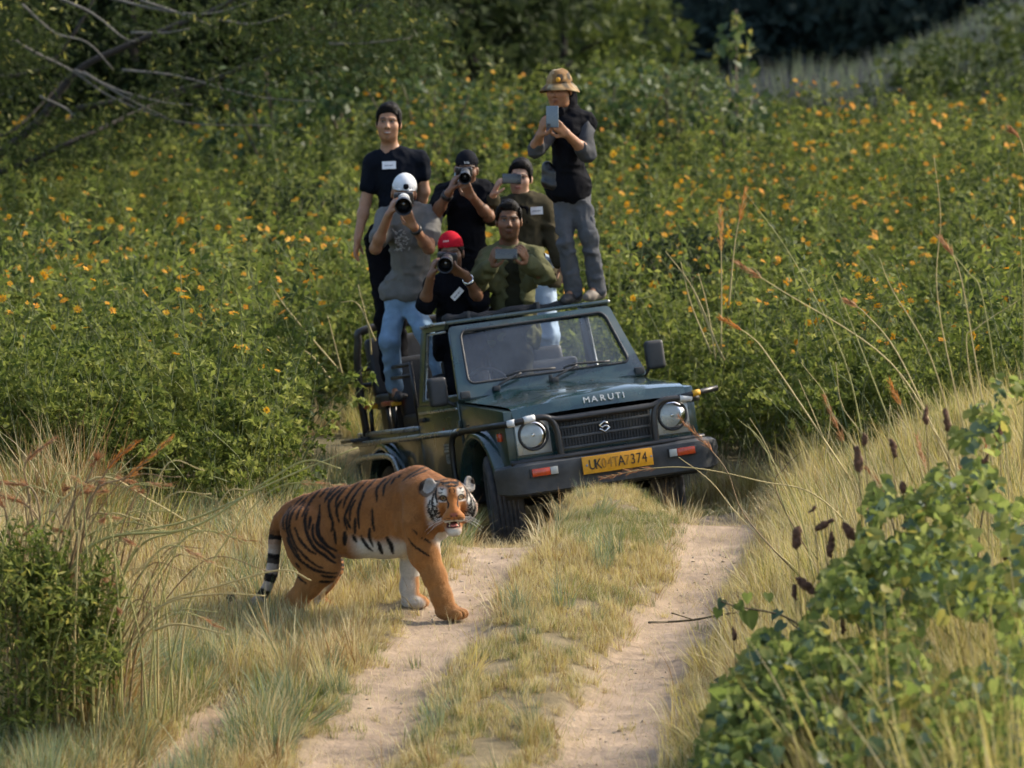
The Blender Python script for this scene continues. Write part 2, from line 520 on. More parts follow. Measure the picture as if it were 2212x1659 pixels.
_t = track(_X, _Y).ravel()[:, None]
_soil = np.array([.21, .165, .09]) * (1 + .25 * n2(_X, _Y, 2.3, 7).ravel()[:, None])
_far = sst((_Y.ravel() - 30) / 6)[:, None]
_soil = _soil * (1 - _far) + np.array([.045, .055, .022]) * _far
_dirt = np.array([.36, .268, .185]) * (1 + .20 * n2(_X, _Y, 1.7, 8).ravel()[:, None] + .16 * n2(_X, _Y, 7, 18).ravel()[:, None])
def ground_mat():
    m = MAT("ground_mat", (1, 1, 1), rough=.9, var=.2, scale=9, bump=.012, bscale=30, attr=True, spec=.2)
    return m
ground = link("ground", mesh_np("ground", _V, _Q, [ground_mat()], col=_soil * (1 - _t) + _dirt * _t))
tag(ground, "rutted pale dirt track and sloping soil under the grass", None, None, "structure")

# ------------------------------------------------------------------ growth: building blocks
def leaves(base, dirn, nrm, L, W, fold=.25, droop=0.0):
    """diamond leaves folded along the midrib; arrays (n,3),(n,)"""
    n = len(base)
    dirn = dirn / np.linalg.norm(dirn, axis=1)[:, None]
    s = np.cross(dirn, nrm); s /= np.linalg.norm(s, axis=1)[:, None] + 1e-9
    up = np.cross(s, dirn)
    L = np.broadcast_to(L, (n,))[:, None]; W = np.broadcast_to(W, (n,))[:, None]
    mid = base + dirn * L * .45
    l = mid + s * W * .5 + up * W * fold; r = mid - s * W * .5 + up * W * fold
    tip = base + dirn * L - up * L * droop
    V = np.stack([base, l, tip, r, mid], 1).reshape(-1, 3)
    o = np.arange(n)[:, None] * 5
    Q = np.vstack([o + np.array([0, 4, 2, 1]), o + np.array([0, 3, 2, 4])])
    return V, (Q,)
def rdir(n, up=0.0, r=rng):
    v = r.normal(size=(n, 3)); v /= np.linalg.norm(v, axis=1)[:, None]
    v[:, 2] += up
    return v / np.linalg.norm(v, axis=1)[:, None]
def blades(n, h, spread, lean, w, segs=4, r=rng, hv=.4, curl=1.0):
    a = r.uniform(0, 2 * math.pi, n); rad = spread * np.sqrt(r.uniform(0, 1, n))
    b = np.c_[rad * np.cos(a), rad * np.sin(a), np.full(n, -.02)]
    az = a + r.normal(0, .9, n)
    hh = h * r.uniform(1 - hv, 1 + hv * .6, n)
    le = lean * r.uniform(.2, 1.5, n)
    t = np.linspace(0, 1, segs + 1)
    th = le[:, None] * (.35 + curl * t[None] ** 1.5)
    ds = hh[:, None] / segs
    px = np.cumsum(np.c_[np.zeros(n), (np.sin(th) * ds)[:, :-1]], 1); pz = np.cumsum(np.c_[np.zeros(n), (np.cos(th) * ds)[:, :-1]], 1)
    C = b[:, None] + np.stack([px * np.cos(az)[:, None], px * np.sin(az)[:, None], pz], -1)
    tw = az + math.pi / 2 + r.normal(0, .7, n)
    sd = np.c_[np.cos(tw), np.sin(tw), np.zeros(n)][:, None] * (w * .5 * (1 - .97 * t ** 1.6))[None, :, None] * r.uniform(.6, 1.3, n)[:, None, None]
    V = np.stack([C - sd, C + sd], 2).reshape(-1, 3)
    m = segs + 1
    o = (np.arange(n)[:, None] * m + np.arange(segs)[None]).ravel()[:, None] * 2
    return V, (np.hstack([o, o + 1, o + 3, o + 2]),)
def grass_kind(name, mats, n, h, spread, lean, w, segs=4, hv=.4):
    V, F = blades(n, h, spread, lean, w, segs, hv=hv)
    fm = np.repeat(rng.integers(0, len(mats), n), segs)
    return mesh_np(name, V, F, mats, fmat=fm, smooth=False)
STRAW = LEAF("straw_grass", [(0, (.30, .21, .08)), (.45, (.56, .45, .22)), (1, (.74, .66, .42))], .35, .55)
GOLD = LEAF("golden_grass", [(0, (.34, .26, .06)), (.5, (.55, .46, .14)), (1, (.68, .61, .28))], .45, .5)
DRYB = LEAF("brown_grass", [(0, (.20, .11, .04)), (.5, (.32, .19, .07)), (1, (.46, .31, .13))], .3, .6)
GRN = LEAF("green_grass", [(0, (.10, .13, .025)), (.5, (.20, .22, .05)), (1, (.32, .32, .10))], .45, .5)
BLUG = LEAF("bluish_grass", [(0, (.10, .15, .075)), (.5, (.20, .25, .135)), (1, (.34, .37, .22))], .4, .55)
K_short = [grass_kind("g%d" % i, m, 34, h, .075, l, .0055, 4) for i, (m, h, l) in enumerate([
    ([STRAW, STRAW, GOLD], .13, .8), ([STRAW, GRN], .15, .7), ([GRN, GRN, STRAW], .13, .8), ([STRAW, GOLD, DRYB], .17, .9), ([BLUG, GRN, STRAW], .15, .7)])]
K_tuft = [grass_kind("t%d" % i, m, 56, h, .07, l, .0062, 5) for i, (m, h, l) in enumerate([
    ([STRAW, GOLD], .34, .75), ([STRAW, STRAW, DRYB], .36, .95), ([BLUG, BLUG, GRN], .32, .6), ([GOLD, GRN], .40, .6), ([STRAW, BLUG], .34, .8), ([GOLD, GOLD, STRAW], .46, .65)])]
K_lit = [grass_kind("l0", [STRAW, DRYB, STRAW], 14, .10, .10, 2.2, .003, 3), grass_kind("l1", [STRAW], 9, .14, .12, 2.1, .003, 3), grass_kind("l2", [STRAW, STRAW, DRYB], 26, .24, .14, 1.7, .0045, 4)]

def sample(n, x0, x1, y0, y1):
    return rng.uniform(x0, x1, n), rng.uniform(y0, y1, n)
def rots(n, tilt=.15):
    return np.c_[rng.normal(0, tilt, n), rng.normal(0, tilt, n), rng.uniform(0, 2 * math.pi, n)]
def meadow_edge(x, y):
    """>0 where the shrubby meadow grows"""
    dx = x - road_x(y)
    left = y - (26.9 + .5 * n2(x, y, .6, 31) + .35 * np.clip(-dx - 3, 0, 3))
    right = y - (29.0 + .4 * n2(x, y, .6, 32))
    clear = np.where(dx < 0, np.where((dx < -1.35) & (x < -1.42 - .03 * (y - 28)), left, y - 33.9), np.where(dx > 1.25, right, y - 33.9))
    return clear
# short grass over hump, verges and bank
n = 46000
x, y = sample(n, -4.2, 4.2, 18.6, 31)
tr = track(x, y); dx = x - road_x(y)
fr = np.abs(x) < y * .125 + .3
keep = (rng.uniform(0, 1, n) > tr * .985) & (meadow_edge(x, y) < .4) & fr & (jeep_w(x, y) < .98)
keep &= (np.abs(dx) < 2.6) | (rng.uniform(0, 1, n) < .6)
keep &= n2(x, y, 2.2, 44) + .6 * n2(x, y, 6, 45) > -.55 - .5 * (np.abs(dx) > 1.2)
x, y, dx = x[keep], y[keep], dx[keep]
pz = n2(x, y, .9, 41) + .5 * n2(x, y, 3, 42)
idx = np.where(pz > .32, rng.choice([2, 1, 4], len(x)), np.where(pz < -.1, rng.choice([0, 3], len(x)), rng.choice([0, 1, 3, 0], len(x))))
idx = np.where((np.abs(dx) < .5) & (y < 25.5) & (rng.uniform(0, 1, len(x)) < .55), rng.choice([0, 3], len(x)), idx)
sc = .60 * rng.uniform(.5, 1.4, len(x)) * np.where((dx < -.4) & (dx > -2.5) & (y > 23.2) & (y < 25.2), .8, 1) * (1 - .35 * np.exp(-((y - 27.4) / 1.0) ** 2 - (dx / .8) ** 2)) * np.where(np.abs(dx) > 1.05, 1.5, .78)
tag(scatter("grass", np.c_[x, y, H(x, y)], rots(len(x), .2), to3(sc), idx, K_short), "short dry and green grass between and beside the wheel ruts", None, None, "stuff")
# longer tufts on the verges
n = 8200
x, y = sample(n, -3.8, 4.2, 19.2, 30.5)
dx = x - road_x(y); tr = track(x, y)
lw = sst((-dx - .85) / .35) * .75 + sst((dx - .95) / .4) * 1.0 + .06
fr = np.abs(x) < y * .125 + .3
keep = (rng.uniform(0, 1, n) < lw * (1 - tr)) & (meadow_edge(x, y) < .5) & fr & (jeep_w(x, y) < .7) & (n2(x, y, 1.4, 51) > -.45)
# keep the tiger's ground low
keep &= ~((dx < -.4) & (dx > -2.5) & (y > 23.1) & (y < 25.3) & (rng.uniform(0, 1, n) < .9))
x, y, dx = x[keep], y[keep], dx[keep]
pz = n2(x, y, 1.1, 52)
idx = np.where(dx > .5, rng.choice([0, 5, 3, 0, 1], len(x)), np.where(pz > -.12, rng.choice([2, 2, 4], len(x)), rng.choice([0, 1, 1, 4], len(x))))
sc = rng.uniform(.5, 1.05, len(x)) * np.where(np.abs(dx) < .7, .75, 1)
tag(scatter("tall_grass", np.c_[x, y, H(x, y)], rots(len(x), .25), to3(sc), idx, K_tuft), "knee high straw and bluish grass tufts on both verges of the track", None, None, "stuff")
# dry stems standing at the foot of the meadow
n = 5000
x, y = sample(n, -4.4, 4.4, 26.2, 34.5)
me_ = meadow_edge(x, y)
keep = (((me_ > -.7) & (me_ < .35)) | ((x > -1.9) & (x < -.9) & (y > 28.5) & (y < 33.5) & (rng.uniform(0, 1, n) < .5))) & (jeep_w(x, y) < .25) & (np.abs(x) < y * .125 + .3) & ((x < -1.2) | (x > 1.7) | (y > 30)) & (rng.uniform(0, 1, n) < .4)
x, y = x[keep], y[keep]
tag(scatter("dry_stems", np.c_[x, y, H(x, y)], rots(len(x), .25), to3(rng.uniform(.45, 1.1, len(x))), rng.choice([0, 1, 3, 4, 1], len(x)), K_tuft), "tall dry grass stems at the foot of the flowering slope", None, None, "stuff")
# straw lying in the ruts
n = 15000
x, y = sample(n, -3.4, 3.4, 18.8, 28.5)
keep = ((track(x, y) > .12) & (rng.uniform(0, 1, n) < .5) | ((n2(x, y, 1.6, 46) > .0) & (np.abs(x - road_x(y)) > 1.0))) & (np.abs(x) < y * .12 + .3) & (jeep_w(x, y) < .3)
x, y = x[keep], y[keep]
tag(scatter("straw_litter", np.c_[x, y, H(x, y) + .004], rots(len(x), .1), to3(rng.uniform(.4, 1.0, len(x))), np.where(track(x, y) > .3, rng.integers(0, 2, len(x)), 2), K_lit), "loose straw lying in the dirt wheel ruts", None, None, "stuff")

PEB = MAT("pebble", (.42, .34, .25), .9, .35, 40, bump=.002)
def pebble(i):
    q_ = np.random.default_rng(700 + i)
    bm = bmesh.new(); bmesh.ops.create_icosphere(bm, subdivisions=1, radius=.012)
    for v in bm.verts: v.co = Vector((v.co.x * 1.3, v.co.y, v.co.z * .6)) * q_.uniform(.75, 1.2)
    me = bpy.data.meshes.new("pebble"); bm.to_mesh(me); bm.free(); me.materials.append(PEB)
    return me
n = 5200
x, y = sample(n, -3, 2.2, 18.8, 28.2)
keep = (track(x, y) > .35) & (n2(x, y, 1.2, 77) > -.2)
x, y = x[keep], y[keep]
tag(scatter("gravel", np.c_[x, y, H(x, y) + .002], rots(len(x), .6), to3(rng.uniform(.15, 1.0, len(x)) ** 2 * .8 + .08), rng.integers(0, 3, len(x)), [pebble(i) for i in range(3)]), "small stones and clods strewn in the wheel ruts", None, None, "stuff")
# ------------------------------------------------------------------ the flowering meadow
MEAD = LEAF("meadow_leaf", [(0, (.06, .088, .016)), (.4, (.135, .172, .034)), (.75, (.235, .262, .058)), (1, (.40, .39, .12))], .5, .6, spec=.15)
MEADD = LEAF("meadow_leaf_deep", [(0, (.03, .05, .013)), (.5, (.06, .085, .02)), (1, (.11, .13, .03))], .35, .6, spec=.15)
STEM = MAT("green_stem", (.13, .15, .05), .7)
def sprig(name, mat, h, nl, L, rl=rng):
    st = catmull([(0, 0, -.1), (rl.normal(0, .03), rl.normal(0, .03), h * .5), (rl.normal(0, .08), rl.normal(0, .08), h)], 4)
    parts = [sweep(st, np.linspace(.006, .002, len(st)), 4, False)]
    nb = 7
    bs, ds = [], []
    for b in range(nb):
        t = rl.uniform(.25, 1); p0 = st[int(t * (len(st) - 1))]
        az = rl.uniform(0, 6.28); ln = rl.uniform(.12, .28) * (1.2 - .5 * t)
        dv = np.array([math.cos(az) * .8, math.sin(az) * .8, .55])
        k = nl // nb
        tt = rl.uniform(.1, 1, k)[:, None]
        bs.append(p0 + dv * ln * tt + np.array([0, 0, -.06]) * tt ** 2); 
        dd = rdir(k, .25, rl) + dv * .5; ds.append(dd)
    bs, ds = np.vstack(bs), np.vstack(ds)
    V, F = leaves(bs, ds, rdir(len(bs), .9, rl), rl.uniform(.6, 1.3, len(bs)) * L, rl.uniform(.4, .65, len(bs)) * L, .18, .15)
    parts.append((V, F))
    V2, F2 = merge(parts)
    nq = len(parts[0][1][0])
    fm = np.r_[np.zeros(nq, int), np.ones(len(F2[0]) - nq, int)]
    return mesh_np(name, V2, F2, [STEM, mat], fmat=fm, smooth=False)
K_mead = [sprig("m%d" % i, MEAD if i < 6 else MEADD, random.uniform(.5, 1.0), 100, random.uniform(.04, .062)) for i in range(8)]
n = 15500
y = 27.2 + 28 * rng.uniform(0, 1, n) ** 1.05
x = rng.uniform(-1, 1, n) * (y * .122 + .9)
keep = (meadow_edge(x, y) > 0) & (jeep_w(x, y) < .02)
x, y = x[keep], y[keep]
def mead_h(x, y): return np.clip(.60 + .32 * n2(x, y, .35, 61) + .22 * n2(x, y, 1.1, 62), .2, 1.2)
hm = mead_h(x, y)
lift = rng.uniform(0, 1, len(x)) ** .6 * (hm - .25)
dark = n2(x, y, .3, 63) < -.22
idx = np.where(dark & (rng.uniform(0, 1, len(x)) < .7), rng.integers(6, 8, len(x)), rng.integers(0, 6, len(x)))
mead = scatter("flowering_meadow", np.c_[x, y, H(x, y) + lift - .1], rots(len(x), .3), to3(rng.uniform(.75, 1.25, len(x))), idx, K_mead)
tag(mead, "slope of green shrubs dotted with orange flowers behind the jeep", None, None, "stuff")
def shoot(name, mat, h, q_):
    st = catmull([(0, 0, 0), (q_.normal(0, .05), q_.normal(0, .05), h * .5), (q_.normal(0, .14), q_.normal(0, .14), h)], 7)
    k = np.repeat(st[4:], 3, 0) + q_.normal(0, .02, (3 * (len(st) - 4), 3)); n_ = len(k)
    V, F = merge([sweep(st, np.linspace(.007, .002, len(st)), 4, False), leaves(k, rdir(n_, .25, q_), rdir(n_, .7, q_), q_.uniform(.05, .11, n_), q_.uniform(.018, .04, n_), .15, .2)])
    nq = (len(st) - 1) * 4
    return mesh_np(name, V, F, [STEM, mat], fmat=np.r_[np.zeros(nq, int), np.ones(len(F[0]) - nq, int)], smooth=False)
_q = np.random.default_rng(88)
K_shoot = [shoot("s%d" % i, MEAD if i % 6 else MEADD, _q.uniform(.9, 1.5), _q) for i in range(7)]
n = 3600
y = 27.4 + 26 * rng.uniform(0, 1, n); x = rng.uniform(-1, 1, n) * (y * .122 + .6)
keep = (meadow_edge(x, y) > .1) & (jeep_w(x, y) < .02) & (n2(x, y, .5, 66) > -.15)
x, y = x[keep], y[keep]
tag(scatter("leafy_shoots", np.c_[x, y, H(x, y) + mead_h(x, y) * .3], rots(len(x), .22), to3(rng.uniform(.6, 1.15, len(x))), rng.integers(0, 7, len(x)), K_shoot, mead), None, None, None, "stuff")
ORNG = LEAF("orange_petal", [(0, (.66, .20, .006)), (.5, (.72, .33, .012)), (1, (.74, .48, .04))], .4, .55, spec=.2)
YCEN = MAT("flower_centre", (.55, .24, .01), .8, .3, 300)
def flower(name, r, npet, seed):
    q = np.random.default_rng(seed)
    a = np.arange(npet) * 2 * math.pi / npet + q.normal(0, .1, npet)
    d = np.c_[np.cos(a), np.sin(a), q.uniform(.05, .5, npet)]
    b = np.c_[np.cos(a), np.sin(a), np.zeros(npet)] * r * .2
    P = leaves(b, d, np.tile([0, 0, 1.], (npet, 1)), r * q.uniform(.8, 1.05, npet), r * .55, .1, .12)
    dome = lathe([(r * .02, r * .02), (r * .14, r * .14), (r * .2, r * .3), (r * .05, r * .36), (-.1 * r, .2 * r)], 7, 'Z')
    stem = sweep(np.array([(0, 0, 0), (.01, 0, -.09), (0, .01, -.2)]), .0025, 3, False)
    V, F = merge([P, (dome[0], (dome[1],)), stem])
    fm = np.r_[np.zeros(2 * npet, int), np.ones(len(dome[1]), int), np.full(len(stem[1][0]), 2)]
    return mesh_np(name, V, F, [ORNG, YCEN, STEM], fmat=fm, smooth=False)
K_fl = [flower("flower", r, k, i) for i, (r, k) in enumerate(((.028, 9), (.023, 8), (.032, 10), (.019, 7)))]
nf = 1600
y = 27.6 + 25 * rng.uniform(0, 1, 12000) ** 1.0
x = rng.uniform(-1, 1, 12000) * (y * .118 + .3)
den = .25 + .75 * sst((n2(x, y, .45, 71) + .25) / .6)
keep = (meadow_edge(x, y) > .1) & (jeep_w(x, y) < .02) & (rng.uniform(0, 1, 12000) < den) & ~((x < -1.5) & (y > 46) & (rng.uniform(0, 1, 12000) < .8))
x, y = x[keep][:nf], y[keep][:nf]
z = H(x, y) + mead_h(x, y) + rng.uniform(.25, .75, len(x))
rot = np.c_[rng.normal(.55, .5, len(x)), rng.normal(0, .5, len(x)), rng.uniform(0, 6.28, len(x))]
rot = np.array([(Matrix.Rotation(a, 3, 'X') @ Matrix.Rotation(b, 3, 'Y') @ Matrix.Rotation(c, 3, 'Z')).to_euler()[:] for a, b, c in rot])
scl = rng.uniform(.75, 1.3, len(x)); fi = rng.integers(0, 4, len(x))
order = np.argsort(y / scl)
for i in order[:300]:
    o = link("flower", K_fl[fi[i]], mead, (x[i], y[i], z[i]))
    o.rotation_euler = rot[i]; o.scale = (scl[i],) * 3
r_ = order[300:]
tag(scatter("small_flowers", np.c_[x[r_], y[r_], z[r_]], rot[r_], to3(scl[r_]), fi[r_], K_fl, mead), None, None, None, "stuff")

# ------------------------------------------------------------------ bushes, saplings, trees
BROAD = LEAF("broad_leaf", [(0, (.03, .055, .016)), (.45, (.06, .095, .03)), (.8, (.10, .135, .045)), (1, (.17, .20, .09))], .35, .5, spec=.25)
DARKL = LEAF("dark_shaded_leaf", [(0, (.018, .028, .012)), (.6, (.034, .05, .02)), (1, (.065, .082, .032))], .35, .65, spec=.1)  # shade from larger trees is put into the back trees' leaf colour
ACAC = LEAF("shaded_feathery_leaf", [(0, (.016, .026, .008)), (.55, (.032, .048, .013)), (1, (.075, .095, .028))], .45, .65, spec=.1)  # crown colour darkened to carry the shade of larger trees
YLEAF = LEAF("yellowing_leaf", [(0, (.16, .17, .03)), (.5, (.26, .25, .05)), (1, (.38, .33, .08))], .5, .5)
VINE = LEAF("vine_leaf", [(0, (.07, .105, .026)), (.45, (.15, .20, .045)), (.85, (.25, .29, .075)), (1, (.38, .39, .12))], .58, .55, spec=.2)
BARK = MAT("dark_bark", (.035, .028, .022), .9, .3, 14, bump=.01, bscale=30)
BARKP = MAT("pale_bark", (.15, .135, .115), .85, .25, 14, bump=.006, bscale=30)
TWIG = MAT("twig", (.10, .075, .04), .85, .3, 20)
def limbs(name, polys, mat, parent, taper=.35, each=True):
    for pts, r in polys:
        P = catmull(pts, 5) if len(pts) > 2 else np.asarray(pts)
        V, F = sweep(P, np.linspace(r, r * taper, len(P)), 7)
        link(name, mesh_np(name, V, F, [mat]), parent)
def leaf_cloud(n, c, r, L, q, shell=.55, clump=3.0, flat=0.0, W=.5, up=.5):
    """leaves in an ellipsoid, thinned into clumps"""
    m = int(n * 2.6)
    v = q.normal(size=(m, 3)); v /= np.linalg.norm(v, axis=1)[:, None]
    rad = q.uniform(0, 1, m) ** (1 / 3) * (1 - shell) + shell * q.uniform(.75, 1.05, m)
    P = v * rad[:, None] * np.asarray(r)
    d = noise3(P + c, clump / max(r) * 1.2, 7) + .5 * noise3(P + c, clump * 2.4 / max(r), 8)
    P = P[np.argsort(-d + q.normal(0, .25, m))[:n]]
    D = rdir(n, .0, q) + v[:n] * 0 + P / np.asarray(r) * .6 + np.array([0, 0, -.2])
    return leaves(P + c, D, rdir(n, up, q), q.uniform(.65, 1.35, n) * L, q.uniform(.8, 1.2, n) * L * W, .15, .15)
def bush(name, label, base, r, n, L, mat, group, seed, W=.5, stems=6, cat="bush", shell=.5, mat2=None, clump=3.0):
    q = np.random.default_rng(seed); base = np.asarray(base, float)
    o = empty(name, base); tag(o, label, cat, group)
    c = np.array([0, 0, r[2] * .95])
    V, F = leaf_cloud(n, c, r, L, q, shell, clump, W=W)
    fm = np.zeros(len(F[0]), int)
    if mat2:
        pick = q.random(n) < .12; fm = np.r_[pick, pick].astype(int)
    link("foliage", mesh_np("foliage", V, F, [mat] + ([mat2] if mat2 else []), smooth=False, fmat=fm), o)
    for i in range(stems):
        t = q.normal(0, .5, 2) * np.array(r[:2])
        P = catmull([(q.normal(0, .05), q.normal(0, .05), -.1), (t[0] * .4, t[1] * .4, r[2] * .8), (t[0], t[1], r[2] * 1.6)], 4)
        V, F = sweep(P, np.linspace(.012, .004, len(P)) * (1 + r[2]), 5)
        link("stem", mesh_np("stem", V, F, [TWIG]), o)
    return o
def at_ground(u, d, back=0):
    x = (u - CU) / FPX * d; y = d * CP - .05 * d
    return np.array([x, y, float(H(np.array([x]), np.array([y]))[0])])
# broad-leaved shrubs behind the passengers and to the right of them
for i, (u, v, d, rx, rz, n, L, lab) in enumerate((
        (640, 215, 52, 1.0, 1.05, 900, .13, "glossy broad-leaved shrub under the overhanging branches"),
        (800, 150, 53, 1.2, 1.35, 1300, .13, "dense broad-leaved shrub behind the smiling man's head"),
        (945, 225, 51, .75, .8, 560, .11, "broad-leaved shrub behind the black cap"),
        (1105, 240, 52, .6, .5, 420, .10, "loose pale green shrub beside the sun hat"),
        (1300, 215, 52, .7, .7, 600, .12, "dark glossy shrub at the back of the sun-hatted man"),
        (1425, 190, 53, .75, .7, 620, .12, "glossy shrub between the sun hat and the tall sapling"),
        (1545, 215, 52, .6, .5, 420, .12, "low leafy shrub at the foot of the tall sapling"))):
    b = at_ground(u, d)
    rz2 = (PX(u, v - rz / 2 * FPX / d * .0, d)[2] - b[2]) / 1.9
    bush("broadleaf_shrub", lab, b, (rx, rx * .8, max(.5, rz2 + rz * .35)), n, L, BROAD, "broad-leaved shrubs on the far edge of the meadow", 100 + i, .62, 5, "shrub", .45)
# tall sapling with pale top leaves
sb = at_ground(1585, 52.5); so = empty("sapling", sb); tag(so, "tall thin sapling with large pale leaves rising above the shrubs", "sapling")
top = PX(1590, 20, 52.5) - sb
st = catmull([(0, 0, -.1), top * .45 + np.array([-.05, 0, 0]), top], 8)
link("stem", mesh_np("stem", *sweep(st, np.linspace(.03, .006, len(st)), 6), [TWIG]), so)
q = np.random.default_rng(77); nl = 150; tt = q.uniform(.25, 1, nl); P = st[(tt * (len(st) - 1)).astype(int)] + q.normal(0, .16, (nl, 3)) * (1.25 - tt)[:, None] * np.array([1.6, 1.6, .6])
V, F = leaves(P, rdir(nl, .2, q), rdir(nl, .6, q), q.uniform(.12, .20, nl), q.uniform(.08, .13, nl), .12, .2)
link("foliage", mesh_np("foliage", V, F, [BROAD, YLEAF], smooth=False, fmat=np.r_[q.random(nl) < .15, q.random(nl) < .15].astype(int)), so)
# dark thickets inside the meadow
for i, (u, d, rx, rz, n, lab) in enumerate(((1440, 38.5, .62, .55, 1500, "low dark thicket in the meadow beside the standing man's legs"), (1530, 40, .5, .5, 1000, "dark thicket just beyond the one by the standing man"),
                                         (640, 44, .7, .55, 1100, "dark thicket in the meadow beside the smiling man"), (180, 40, .9, .5, 1300, "dark thicket low in the meadow under the tree branches"),
                                         (1330, 40, .45, .45, 700, "small dark thicket right behind the standing man"), (2120, 36, .8, .5, 1000, "dark thicket in the meadow above the tall stalks"))):
    b = at_ground(u, d)
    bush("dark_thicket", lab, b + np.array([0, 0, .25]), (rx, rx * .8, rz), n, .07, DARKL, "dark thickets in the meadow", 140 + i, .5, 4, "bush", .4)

# the tree whose branches hang into view, trunk out of the frame
T0 = at_ground(-260, 43)
tree = empty("overhanging_tree", T0); tag(tree, "large tree with dark limbs and pale drooping twigs spreading over the meadow", "tree")
q = np.random.default_rng(5)
def B(pts, d): return [PX(p[0] * .4717, p[1] * .4717, d + (p[2] if len(p) > 2 else 0)) - T0 for p in pts]
fork = PX(-200, 420, 43) - T0
tp_ = catmull([(0, 0, -.3), (.08, 0, fork[2] * .5), fork, fork + np.array([.1, .2, 2.2])], 8)
link("trunk", mesh_np("trunk", *sweep(tp_, np.linspace(.20, .10, len(tp_)), 10), [BARK]), tree)
dark = [B([(-420, 900), (-60, 740), (170, 560), (350, 330), (570, 215), (860, 95), (1050, 10), (1200, -120)], 43), B([(-420, 900), (-100, 640), (60, 600), (330, 330, .5)], 43),
        B([(350, 500, 1), (880, 400, 1), (1130, 300, 1), (1340, 200, 1), (1560, 110, 1), (1800, -60, 1)], 43), B([(-420, 900), (0, 790), (350, 640), (700, 480, .8), (900, 400, 1)], 43),
        B([(-400, 800), (-100, 400), (170, 330), (320, 180), (460, -60)], 43.5), B([(1450, 160, 1), (1640, 40, 1), (1700, -60, 1)], 43)]
for i, p in enumerate(dark): limbs("limb", [(p, (.05, .03, .034, .036, .036, .022)[i])], BARK, tree)
pale = [B(p, 42.6) for p in ([(60, 180), (160, 240), (340, 330), (520, 450), (840, 560), (1240, 575)], [(340, 320), (560, 420), (760, 470), (880, 480)], [(560, 320), (820, 350), (1160, 440), (1440, 465)],
        [(100, 20), (250, 150), (400, 195), (520, 320)], [(500, -10), (720, 42), (960, 62), (1200, -10)], [(240, -20), (420, 60), (560, 170), (620, 190)], [(380, 330), (600, 460), (830, 570)],
        [(600, 150), (760, 150), (870, 130)], [(1500, 200), (1640, 200), (1880, 175)], [(180, 440), (320, 510), (300, 560)], [(1000, 90), (1160, 110), (1330, 60)], [(640, 0), (820, 60), (1000, 130)])]
for p in pale: limbs("twig_branch", [(p, .015)], BARKP, tree)
# foliage sprays: along limbs plus a heavy mass at the side
PB, DB = [], []
def spray(c, n, s, drift, L=.09):
    P = c + q.normal(0, 1, (n, 3)) * s
    PB.append(P); DB.append(rdir(n, 0, q) * .8 + np.asarray(drift))
for u, v, n, su, sv in ((40, 60, 420, 55, 50), (30, 150, 420, 50, 45), (60, 320, 260, 45, 30), (330, 20, 160, 90, 25), (480, 60, 200, 90, 30), (620, 45, 260, 80, 35), (740, 60, 300, 80, 40), (860, 40, 260, 70, 40),
                        (930, 100, 150, 40, 40), (350, 200, 130, 40, 30), (300, 250, 150, 60, 25), (180, 290, 200, 80, 25), (90, 330, 260, 90, 25), (200, 330, 200, 90, 20), (700, 120, 160, 60, 35), (560, 130, 120, 60, 30), (320, 90, 80, 70, 40), (450, 180, 90, 60, 30), (800, 100, 120, 60, 40)):
    d = 43 + q.normal(0, .5)
    spray(PX(u, v, d) - T0, n, (su / 225, .5, sv / 225), (.45, 0, -.35))
P, D = np.vstack(PB), np.vstack(DB); P = np.vstack([P, P + q.normal(0, .12, P.shape), P + q.normal(0, .2, P.shape)]); D = np.vstack([D, D, D]); n = len(P)
V, F = leaves(P, D, rdir(n, .7, q), q.uniform(.05, .12, n), q.uniform(.013, .028, n), .1, .1)
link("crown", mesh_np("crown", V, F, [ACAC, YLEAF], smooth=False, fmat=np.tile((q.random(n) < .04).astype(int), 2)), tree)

# dark trees closing the view behind the meadow
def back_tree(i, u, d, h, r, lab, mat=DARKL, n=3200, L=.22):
    b = at_ground(u, d); o = empty("thicket_tree", b); tag(o, lab, "tree", "dark trees behind the meadow")
    qq = np.random.default_rng(300 + i)
    tr_ = catmull([(0, 0, -.3), (qq.normal(0, .15), 0, h * .4), (qq.normal(0, .3), 0, h * .8)], 6)
    link("trunk", mesh_np("trunk", *sweep(tr_, np.linspace(.13, .04, len(tr_)), 8), [BARK]), o)
    for k in range(4):
        a = qq.uniform(0, 6.28); p0 = tr_[qq.integers(4, len(tr_) - 2)]
        limbs("limb", [([p0, p0 + np.array([math.cos(a) * r * .4, math.sin(a) * r * .4, h * .12]), p0 + np.array([math.cos(a) * r * .8, math.sin(a) * r * .8, h * .16])], .05)], BARK, o)
    V, F = leaf_cloud(n, np.array([0, 0, h * .58]), (r, r, h * .44), L, qq, .35, 3.4)
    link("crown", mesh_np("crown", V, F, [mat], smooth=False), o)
for i, (u, d, h, r) in enumerate(((-60, 57, 4.2, 1.9), (130, 60, 4.6, 2.1), (330, 58, 4.0, 1.9), (520, 61, 4.6, 2.2), (700, 60, 4.2, 2.0), (880, 63, 4.8, 2.2), (1040, 66, 4.4, 1.9), (430, 66, 6, 2.6), (40, 68, 6, 2.6), (760, 70, 6, 2.6))):
    back_tree(i, u, d, h, r, ("dark dense tree behind the fork of the thickest dark limb", "dark tree behind the pale drooping twigs", "dark tree between the overhanging branches and the glossy shrubs", "dark tree behind the glossy shrub under the branches",
              "dark tree behind the smiling man's head", "dark tree rising behind the man in the black cap", "dark tree standing next to the sun hat, beyond the shrubs", "tall dark tree standing behind the pale twigs' tips", "tall dark tree behind the fork of the dark limb", "tall dark tree behind the smiling man's tree")[i])
